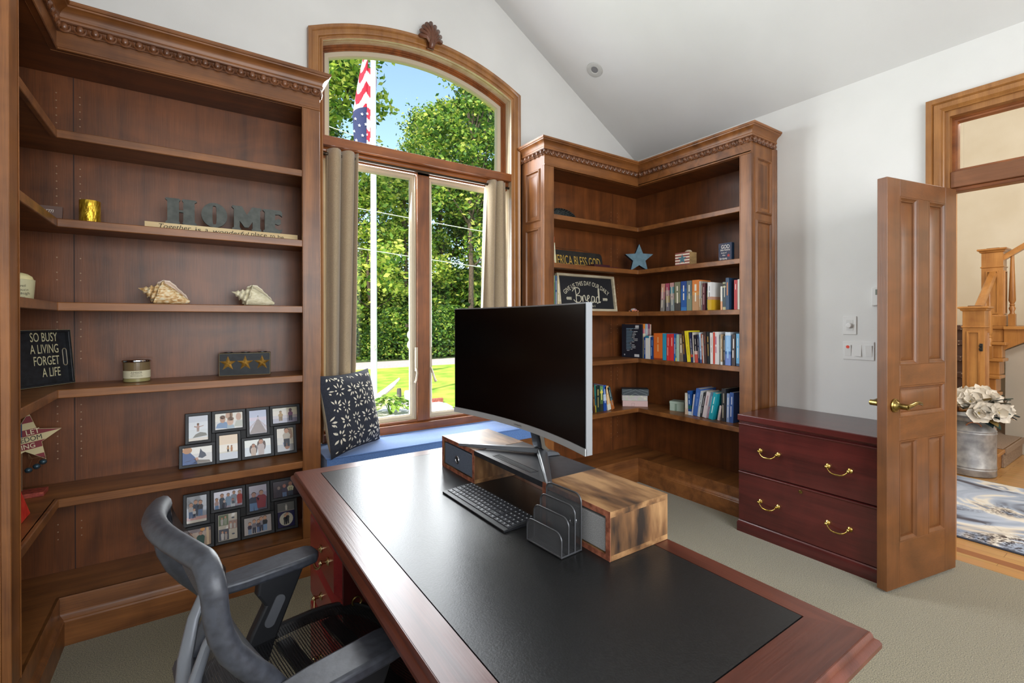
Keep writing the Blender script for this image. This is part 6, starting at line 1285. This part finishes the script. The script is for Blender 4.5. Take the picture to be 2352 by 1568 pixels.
# hand-lettered Bread
def curve(P, k=8):
    out = []; n_ = len(P)
    for i in range(n_-1):
        p0, p1, p2, p3 = P[max(i-1, 0)], P[i], P[i+1], P[min(i+2, n_-1)]
        for j in range(k): t = j/k; out.append(tuple(.5*((2*p1[q])+(-p0[q]+p2[q])*t+(2*p0[q]-5*p1[q]+4*p2[q]-p3[q])*t*t+(-p0[q]+3*p1[q]-3*p2[q]+p3[q])*t**3) for q in (0, 1)))
    return out+[P[-1]]
stroke(curve([(-.150, .055), (-.142, .01), (-.146, -.06)])); stroke(curve([(-.185, .03), (-.15, .058), (-.1, .055), (-.098, .025), (-.138, -.002), (-.092, -.005), (-.082, -.035), (-.11, -.056), (-.155, -.05), (-.175, -.035)]))
stroke(curve([(-.072, -.005), (-.062, -.05), (-.058, -.012), (-.04, .002), (-.03, -.012), (-.022, -.04), (0, -.03), (.022, -.015), (.018, .002), (.002, -.004), (-.002, -.04), (.018, -.056), (.042, -.045)]))
stroke(curve([(.085, -.01), (.062, -.005), (.05, -.035), (.066, -.056), (.085, -.035), (.09, -.008), (.09, -.05), (.106, -.05)])); stroke(curve([(.15, -.012), (.125, -.008), (.112, -.04), (.128, -.06), (.15, -.035), (.158, .045), (.152, .06), (.146, .03), (.15, -.05), (.168, -.046)]))
for sx in (-1, 1):
    xs_ = [sx*(.2+.062*k/6) for k in range(7)]; stroke([(xs_[0], -.028), (xs_[-1], -.026)], .0014)
    for x_ in xs_[1:]: stroke([(x_, -.027), (x_+sx*-.008, -.016)], .0022); stroke([(x_, -.027), (x_+sx*-.008, -.038)], .0022)
mb.text('Matthew 6:11', .026, C0-up_*.105+XV*.02, XV, up_, cw, .85, off=.002); mb.build('lettering', b_)
# little painted turtle
tu = thing('turtle_figurine', 'tiny turtle figurine with a patchwork blue and orange shell in the shelf corner', 'figurine', (3.075, 2.69, 1.415)); mb = MB(); cs = [flat(c, .35) for c in ('#5f8fae', '#c8d0d4', '#b05a5a', '#7aa0b4', '#d08a5c')]; rr = random.Random(4)
vs = []; 
for i in range(6):
    for k in range(14): a = 2*PI*k/14; b = PI/2*i/6; vs.append((3.07+.034*math.cos(a)*math.cos(b), 2.69+.028*math.sin(a)*math.cos(b), 1.421+.024*math.sin(b)))
vs.append((3.07, 2.69, 1.4452))
for i in range(5):
    for k in range(14): mb.v and None; mb.add([vs[i*14+k], vs[i*14+(k+1) % 14], vs[(i+1)*14+(k+1) % 14], vs[(i+1)*14+k]], [(0, 1, 2, 3)], cs[rr.randrange(5)])
for k in range(14): mb.add([vs[70+k], vs[70+(k+1) % 14], vs[84]], [(0, 1, 2)], cs[0])
mb.build('shell', tu, smooth=True, ang=70); mb = MB(); og = flat('#d0845c', .5); mb.ball((3.035, 2.668, 1.4245), .012, .010, .009, og, 10, 6)
for x, y in ((3.045, 2.71), (3.10, 2.70), (3.095, 2.665), (3.055, 2.662)): mb.ball((x, y, 1.4205), .010, .008, .005, og, 8, 5)
mb.build('body', tu, smooth=True)
# stationery drawer box standing across the corner
bd = thing('stationery_box', 'three-tier stationery box, navy with white lines over floral over pink, in the shelf corner', 'box', (3.12, 2.72, .61)); a_ = Vector((3.030, 2.775, .6105)); rt = Vector((.157, -.146, 0)).normalized(); n = rt.cross(ZV); w = .214
mb = MB(); mb.obox(a_-n*.10+ZV*.048-rt*.004, rt*(w-.004), n*.098, ZV*.046, noisy('floral_paper', '#b4bca4', '#cfd0b8', 30, .7, h3='#b8b0b4')); mb.obox(a_-n*.10, rt*(w-.006), n*.1, ZV*.0475, flat('#c9aaa6', .7)); b_ = mb.build('drawers', bd, bevel=.001, seg=1)
mb = MB(); mb.obox(a_-n*.102-rt*.006+ZV*.0945, rt*(w+.008), n*.104, ZV*.054, flat('#26343c', .5)); l_ = mb.build('lid', bd, bevel=.001, seg=1); mb = MB(); wl2 = flat('#a8b4b4', .6); q = a_+n*.003+ZV*.096+rt*(w/2-.002)
def ln_(p, q_): mb.tube([q+rt*p[0]+ZV*p[1], q+rt*q_[0]+ZV*q_[1]], .0009, wl2, 4)
for s_ in (-1, 1): ln_((0, .046), (s_*.10, .006)); ln_((0, .018), (s_*.035, 0)); ln_((s_*.03, .050), (s_*.104, .032))
mb.build('white_lines', l_); mb = MB(); mb.sweep([a_+n*.0005+rt*(.073+a)+ZV*b for a, b in ((0, .004), (.026, .004), (.026, .028), (0, .028))], [(0, 0), (-.001, .0006)], n, flat('#7a6a68', .6), closed=True); mb.build('pull_tab', b_)
mbx = thing('gift_box', 'pale mint gift box with a darker green ribbon band beside the lower books', 'box', (3.26, 2.36, .61)); a_ = Vector((3.205, 2.430, .6105)); rt = Vector((.033, -.107, 0)).normalized(); n = rt.cross(ZV); mm = flat('#a9bcae', .6)
mb = MB(); mb.obox(a_, rt*.114, -n*.10, ZV*.058, mm); b_ = mb.build('box', mbx, bevel=.001, seg=1); mb = MB(); mb.obox(a_+n*.002-rt*.002+ZV*.0585, rt*.118, -n*.104, ZV*.018, mm); mb.build('lid', mbx, bevel=.001, seg=1)
mb = MB(); mb.obox(a_+rt*.042+n*.0006, rt*.016, n*.0006, ZV*.077, flat('#7d9484', .6)); mb.build('ribbon', b_)

# ================================================================ hallway beyond the double doors
hw_ = noisy('hall_plaster', '#dbd2bf', '#e4ddcd', 2.2, .9, .05, rnd=False, detail=6); hg = noisy('stair_wall_paint', '#a9a195', '#b4aca0', 2, .9, 0, rnd=False)
def planks():
    m, t, b = base_mat('oak_planks'); N = t.nodes; L = t.links; tc = N.new('ShaderNodeTexCoord'); mp = N.new('ShaderNodeMapping'); mp.inputs['Rotation'].default_value = (0, 0, R(90)); L.new(tc.outputs['Object'], mp.inputs[0])
    br = N.new('ShaderNodeTexBrick'); br.offset = .4; br.inputs['Color1'].default_value = rgba('#b98a54'); br.inputs['Color2'].default_value = rgba('#c99a62'); br.inputs['Mortar'].default_value = rgba('#7d5630'); br.inputs['Scale'].default_value = 1; br.inputs['Mortar Size'].default_value = .0012; br.inputs['Brick Width'].default_value = .85; br.inputs['Row Height'].default_value = .083
    L.new(mp.outputs[0], br.inputs['Vector']); n = N.new('ShaderNodeTexNoise'); n.inputs['Scale'].default_value = 9; n.inputs['Detail'].default_value = 6; mp2 = N.new('ShaderNodeMapping'); mp2.inputs['Scale'].default_value = (6, .5, 6); L.new(tc.outputs['Object'], mp2.inputs[0]); L.new(mp2.outputs[0], n.inputs['Vector'])
    mx_ = N.new('ShaderNodeMix'); mx_.data_type = 'RGBA'; mx_.blend_type = 'MULTIPLY'; mx_.inputs[0].default_value = .35; L.new(br.outputs[0], mx_.inputs[6]); L.new(n.outputs['Color'], mx_.inputs[7]); L.new(mx_.outputs[2], b.inputs['Base Color']); b.inputs['Roughness'].default_value = .3; b.inputs['Coat Weight'].default_value = .2; return m
mb = MB(); mb.box(3.527, 9.2, YR-.2, 3.2, -.1, -.002, planks()); struct(mb, 'floor_hall')
mb = MB(); mb.box(3.66, 3.73, -3, 3.2, -.002, -.0012, wood('border_inlay', '#7d4a2a', '#9a6238', 'y')); struct(mb, 'trim_2')
mb = MB(); mb.box(8.3, 8.45, YR-.2, 3.2, 0, 5.3, hw_); struct(mb, 'wall_hall_far')
mb = MB(); mb.box(XR+.14, 8.3, 2.95, 3.1, 0, 5.3, hw_); struct(mb, 'wall_hall_side')
mb = MB(); mb.box(XR+.14, 8.3, -2.1, -1.95, 0, 5.3, hw_); struct(mb, 'wall_hall_near')
mb = MB(); mb.box(XR+.13, XR+.14+.01, YR-.4, DY0, 0, 5.3, hw_); mb.box(XR+.13, XR+.15, DY1+.042, 3.0, 0, 5.3, hw_); mb.box(XR+.13, XR+.15, DY0, DY1+.042, 2.475, 5.3, hw_); struct(mb, 'wall_hall_door')
mb = MB(); mb.prism([(3.4, -2.1, 5.3), (8.45, -2.1, 5.3), (8.45, -2.1, 5.4), (3.4, -2.1, 5.4)], (0, 5.2, 0), ceilm); struct(mb, 'ceiling_hall')
mb = MB(); mb.sweep([(8.3, 3, 0), (8.3, -1.9, 0)], [(0, 0), (.02, 0), (.02, .1), (.008, .13), (0, .135)], (0, 0, 1), oak('y')); struct(mb, 'baseboard_hall')
# rug
def rugmat():
    m, t, b = base_mat('rug_pile'); N = t.nodes; L = t.links; tc = N.new('ShaderNodeTexCoord'); b.inputs['Roughness'].default_value = .95
    def nz(sc, st, det=3, dist=0):
        mp = N.new('ShaderNodeMapping'); mp.inputs['Scale'].default_value = st; L.new(tc.outputs['Object'], mp.inputs[0]); n = N.new('ShaderNodeTexNoise'); n.inputs['Scale'].default_value = sc; n.inputs['Detail'].default_value = det; n.inputs['Distortion'].default_value = dist; L.new(mp.outputs[0], n.inputs['Vector']); return n
    def ramp(src, stops):
        cr = N.new('ShaderNodeValToRGB'); e = cr.color_ramp.elements; e[0].position, e[0].color = stops[0][0], rgba(stops[0][1]); e[1].position, e[1].color = stops[-1][0], rgba(stops[-1][1])
        for p, c in stops[1:-1]: x = cr.color_ramp.elements.new(p); x.color = rgba(c)
        L.new(src, cr.inputs[0]); return cr
    a = ramp(nz(1.6, (1.2, .7, 1), 3, 1.6).outputs['Fac'], [(.36, '#4a4650'), (.41, '#8f9bb0'), (.47, '#a9b4c8'), (.50, '#d8d4cc'), (.54, '#c9c0b4'), (.58, '#7d8ba4'), (.64, '#d4d0ca')])
    f = ramp(nz(55, (1, 1, 1), 4).outputs['Fac'], [(.42, '#5a4e50'), (.56, '#ffffff')]); k = ramp(nz(2.1, (1, 1, 1), 2, .8).outputs['Fac'], [(.5, '#000000'), (.6, '#ffffff')])
    mx_ = N.new('ShaderNodeMix'); mx_.data_type = 'RGBA'; mx_.blend_type = 'MULTIPLY'; L.new(k.outputs[0], mx_.inputs[0]); L.new(a.outputs[0], mx_.inputs[6]); L.new(f.outputs[0], mx_.inputs[7]); L.new(mx_.outputs[2], b.inputs['Base Color']); return m
mb = MB(); mb.box(3.905, 5.42, -1.2, 1.62, -.0015, .010, rugmat()); mb.sweep([(3.905, -1.2, 0), (5.42, -1.2, 0), (5.42, 1.62, 0), (3.905, 1.62, 0)], [(0, -.0015), (.006, .002), (.006, .008), (0, .0105)], (0, 0, 1), flat('#3c4250', .9), closed=True); tag(mb.build('rug'), 'abstract blue, cream and grey rug on the hallway floor', 'rug')
# staircase: starting step, flight, landing, newels, rails
so_ = wood('stair_oak', '#8f5c2c', '#b98346', 'z', rough=.32, coat=.3); sox = wood('stair_oak', '#8f5c2c', '#b98346', 'x', rough=.32, coat=.3); soy = wood('stair_oak', '#8f5c2c', '#b98346', 'y', rough=.32, coat=.3)
def dotted():
    m, t, b = base_mat('stair_runner'); N = t.nodes; L = t.links; tc = N.new('ShaderNodeTexCoord'); v = N.new('ShaderNodeTexVoronoi'); v.inputs['Scale'].default_value = 26; v.inputs['Randomness'].default_value = .1; L.new(tc.outputs['Object'], v.inputs['Vector'])
    cr = N.new('ShaderNodeValToRGB'); e = cr.color_ramp.elements; e[0].position = .16; e[0].color = rgba('#b09c8c'); e[1].position = .22; e[1].color = rgba('#5a443c'); L.new(v.outputs['Distance'], cr.inputs[0]); L.new(cr.outputs[0], b.inputs['Base Color']); b.inputs['Roughness'].default_value = .95; return m
dot = dotted(); sis = noisy('step_carpet', '#7d6858', '#a08c78', 120, .95, .4, stretch=(1, 2, 1))
stt = thing('staircase', 'oak staircase with a carpet runner rising behind the door', 'staircase', (6.4, 1.6, 0))
mb = MB(); mb.box(5.85, 7.9, 1.02, 2.6, 0, .135, soy); mb.box(5.835, 7.9, .995, 2.6, .135, .165, sox); mb.build('starting_step', stt, bevel=.006)
mb = MB(); mb.box(6.08, 7.9, 1.008, 2.6, .165, .175, sis); mb.box(6.08, 7.9, .985, .998, .12, .175, sis); mb.box(6.08, 7.9, 1.0, 1.02, .0, .135, sis); mb.build('step_carpet', stt, bevel=.003)
fx = [5.98, 6.12, 6.25, 6.36, 6.46, 6.60, 6.71, 6.80]
for k in range(1, 8):
    x0 = fx[k]; z = .16*(k+1); mb = MB(); mb.box(x0, x0+.2 if k < 7 else 8.3, 1.12, 2.5, z-.16, z-.03, so_); mb.box(x0-.025, x0+.2 if k < 7 else 8.3, 1.09, 2.5, z-.03, z, soy); tt = mb.build('tread', stt, bevel=.005)
    mb = MB(); mb.box(x0-.03, x0+.2, 1.34, 2.3, z-.001, z+.008, dot); mb.box(x0-.036, x0-.026, 1.34, 2.3, z-.04, z+.008, dot); mb.box(x0-.012, x0, 1.34, 2.3, z-.16, z-.03, dot); mb.build('runner', tt, bevel=.004)
mb = MB(); mb.prism([(6.78, 1.12, 1.04), (6.78, 1.12, 1.25), (6.78, .93, 1.25), (6.78, -.2, 2.05), (6.78, -.2, 1.83)], (.05, 0, 0), so_); mb.box(6.76, 8.3, .9, 1.12, 1.25, 1.28, soy); mb.build('stringer', stt)
mb = MB(); mb.prism([(6.84, 1.12, 0), (6.84, 1.12, 1.03), (6.84, -.3, 1.85), (6.84, -.3, 0)], (.05, 0, 0), hg); struct(mb, 'wall_stair')
def newel(name_, x, y, z0, z1, w):
    mb = MB(); h = w/2; mb.box(x-h, x+h, y-h, y+h, z0, z1-.03, so_)
    mb.box(x-h-.02, x+h+.02, y-h-.02, y+h+.02, z0, z0+.10, so_)
    q = [(x-h, y-h, 0), (x+h, y-h, 0), (x+h, y+h, 0), (x-h, y+h, 0)]
    for z, pr in ((z1-.045, [(0, 0), (.012, .006), (.016, .02), (.030, .026), (.030, .04), (0, .045)]), (z1-.20, [(0, 0), (.008, .004), (.008, .012), (0, .016)]), (z0+.10, [(.02, 0), (.012, .014), (0, .02)])): mb.sweep(q, [(a, z+b) for a, b in pr], (0, 0, 1), so_, closed=True)
    mb.box(x-h-.028, x+h+.028, y-h-.028, y+h+.028, z1-.012, z1-.002, so_); mb.box(x-h*.6, x+h*.6, y-h*.6, y+h*.6, z1-.002, z1+.008, wood('cap_oak', '#5a3a20', '#7a5230', 'y'))
    n_ = mb.build('newel_post', stt, bevel=.002, seg=1)
    mb = MB(); a0, a1 = z0+.13, z1-.24
    mb.sweep(rect((x-h, y+h*.5, a0), (0, -1, 0), (0, 0, 1), h, a1-a0), [(.008, 0), (.006, .010), (-.004, .010), (-.008, 0)], (-1, 0, 0), so_, closed=True); mb.sweep(rect((x-h*.5, y-h, a0), (1, 0, 0), (0, 0, 1), h, a1-a0), [(.008, 0), (.006, .010), (-.004, .010), (-.008, 0)], (0, -1, 0), so_, closed=True); mb.build('panel_moulding', n_)
    return n_
n1 = newel('a', 6.07, 1.19, .163, 1.47, .15); newel('b', 6.88, 1.21, 1.281, 2.08, .16)
mb = MB(); bk = flat('#17181a', .4); mb.box(5.985, 5.996, 1.125, 1.155, 1.055, 1.125, bk); mb.lathe((5.985, 1.14, 1.105), [(.011, 0), (.009, .012)], bk, 12, ax=(-1, 0, 0)); mb.lathe((5.985, 1.14, 1.075), [(.011, 0), (.009, .012)], bk, 12, ax=(-1, 0, 0)); mb.build('wall_gate_catch', stt, bevel=.003)
def rail(p, q):
    p, q = Vector(p), Vector(q); t = (q-p).normalized(); s = t.cross(ZV).normalized(); u = s.cross(t)
    mb.add([p+s*a+u*b for a, b in ((-.03, 0), (.03, 0), (.034, .025), (.022, .05), (-.022, .05), (-.034, .025))]+[q+s*a+u*b for a, b in ((-.03, 0), (.03, 0), (.034, .025), (.022, .05), (-.022, .05), (-.034, .025))], [tuple(range(6))[::-1], tuple(range(6, 12))]+[(i, (i+1) % 6, 6+(i+1) % 6, 6+i) for i in range(6)], sox)
mb = MB(); rail((6.12, 1.19, 1.40), (6.82, 1.205, 1.80)); mb.build('handrail', stt, smooth=True, ang=50)
mb = MB(); rail((6.86, 1.16, 1.93), (6.86, -.4, 3.05)); mb.build('handrail', stt, smooth=True, ang=50)
def baluster(x, y, z0, z1):
    H = z1-z0; mb = MB(); mb.box(x-.026, x+.026, y-.026, y+.026, z0, z0+.17*H, so_)
    mb.lathe((x, y, z0), [(a, b*H) for a, b in ((.022, .17), (.016, .20), (.026, .25), (.017, .285), (.022, .30), (.015, .315), (.027, .36), (.014, .98), (.014, 1))], so_, 14); mb.build('baluster', stt, smooth=True, ang=40)
for y, z0, z1 in ((1.075, 1.281, 2.0), (.93, 1.27, 2.1), (.78, 1.36, 2.21)): baluster(6.86, y, z0, z1)
for x, z0, z1 in ((6.3, .48, 1.51), (6.45, .80, 1.60), (6.6, .96, 1.68)): baluster(x, 1.195, z0, z1)
# milk can with magnolias
mc = thing('milk_can', 'galvanized milk can with a copper-coloured handle on the hallway floor', 'milk can', (5.62, 1.16, 0))
gal = noisy('galvanized_zinc', '#8f9094', '#b9babd', 14, .5, .05, metal=.55, detail=8); cx_, cy_ = 5.66, 1.14
mb = MB(); mb.lathe((cx_, cy_, 0), [(.155, 0), (.162, .004), (.165, .01), (.163, .05), (.166, .054), (.166, .06), (.163, .064), (.163, .07), (.166, .074), (.166, .08), (.163, .084), (.163, .36), (.166, .364), (.166, .37), (.163, .374), (.163, .38), (.166, .384), (.166, .39), (.163, .394), (.150, .425), (.118, .455), (.112, .462), (.112, .49), (.125, .505), (.128, .51), (.122, .51), (.106, .49), (.1, .42)], gal, 40, xr=1.0); mb.build('can_body', mc, smooth=True, ang=40)
mb = MB(); d = Vector((-.94, -.34, 0)).normalized(); s = d.cross(ZV); q = Vector((cx_, cy_, .43))+d*.13; mb.tube([q+s*(.045*math.cos(a))+d*(.016*math.sin(a))+ZV*(.036*math.sin(a)) for a in [PI*k/12 for k in range(13)]], .0055, flat('#b07a5c', .35, .8), 8); mb.build('handle', mc, smooth=True)
fl_ = thing('magnolia_bouquet', 'cream magnolia blossoms with dark leaves filling the milk can', 'flowers', (cx_, cy_, .5)); rr = random.Random(12); pm = noisy('magnolia_petal', '#dcd4c8', '#f0ebe2', 8, .6); 
def blossom(c, axis, sc, mat):
    mb = MB(); axis = Vector(axis).normalized(); u = axis.cross(Vector((.3, .1, 1))).normalized(); w = axis.cross(u)
    for ring, (np_, tilt, L, W_) in enumerate(((6, .25, .075, .034), (4, .75, .06, .03))):
        for k in range(np_):
            a = 2*PI*k/np_+ring*.5+rr.uniform(-.15, .15); rad = u*math.cos(a)+w*math.sin(a); d = (rad*math.cos(tilt)+axis*math.sin(tilt)).normalized(); sd_ = d.cross(axis).normalized(); nm = sd_.cross(d); vs = []
            for i in range(6):
                f = i/5; wd = W_*sc*math.sin(PI*min(1, f*.93+.07))**.6
                for j in (-1, -.5, 0, .5, 1): vs.append(Vector(c)+d*(L*sc*f)+sd_*(wd*j)+nm*(sc*(.018*f*f-.010*(j*j)*0+.012*j*j*(1-f*.4))))
            mb.add(vs, [(i*5+j, i*5+j+1, (i+1)*5+j+1, (i+1)*5+j) for i in range(5) for j in range(4)], mat)
    mb.ball(Vector(c)+axis*.012*sc, .010*sc, .010*sc, .012*sc, flat('#b8a468', .8), 8, 6); o = mb.build('blossom', fl_, smooth=True, ang=180)
for i in range(19):
    a = rr.uniform(0, 2*PI) if i > 10 else -PI*.95+i*PI*.13; e = rr.uniform(.1, 1.25); d = Vector((math.cos(a)*math.cos(e), math.sin(a)*math.cos(e), math.sin(e))); c = Vector((cx_, cy_, .535))+Vector((d.x*.22, d.y*.22, d.z*.17)); blossom(c, d+Vector((-.35, -.15, .1)), rr.uniform(1.05, 1.4), pm)
lf = [flat('#24383a', .45), flat('#2f4a44', .45), flat('#8a7444', .6), flat('#1f3034', .4)]
for i in range(46):
    a = rr.uniform(0, 2*PI); e = rr.uniform(-.45, .7); d = Vector((math.cos(a)*math.cos(e), math.sin(a)*math.cos(e), math.sin(e))); c = Vector((cx_, cy_, .52))+Vector((d.x*.12, d.y*.12, d.z*.08+.03)); s = d.cross(ZV).normalized(); u = s.cross(d); L = rr.uniform(.11, .17); vs = []
    for k in range(6):
        f = k/5; wd = .036*math.sin(PI*min(1, f*.95+.04))**.8
        for j in (-1, 0, 1): vs.append(c+d*(L*f+.03)+s*(wd*j)+u*(-.03*f*f+.006*abs(j)))
    mb = MB(); mb.add(vs, [(k*3+j, k*3+j+1, (k+1)*3+j+1, (k+1)*3+j) for k in range(5) for j in range(2)], lf[i % 4]); mb.build('leaf', fl_, smooth=True, ang=180)
mb = MB(); mb.lathe((8.3, 2.2, .95), [(.05, 0), (.045, .02), (.01, .03)], flat('#d8d8d6', .4), 16, ax=(-1, 0, 0)); tag(mb.build('wall_fitting', smooth=True), 'small white round wall fitting low on the far hallway wall', 'wall fitting')
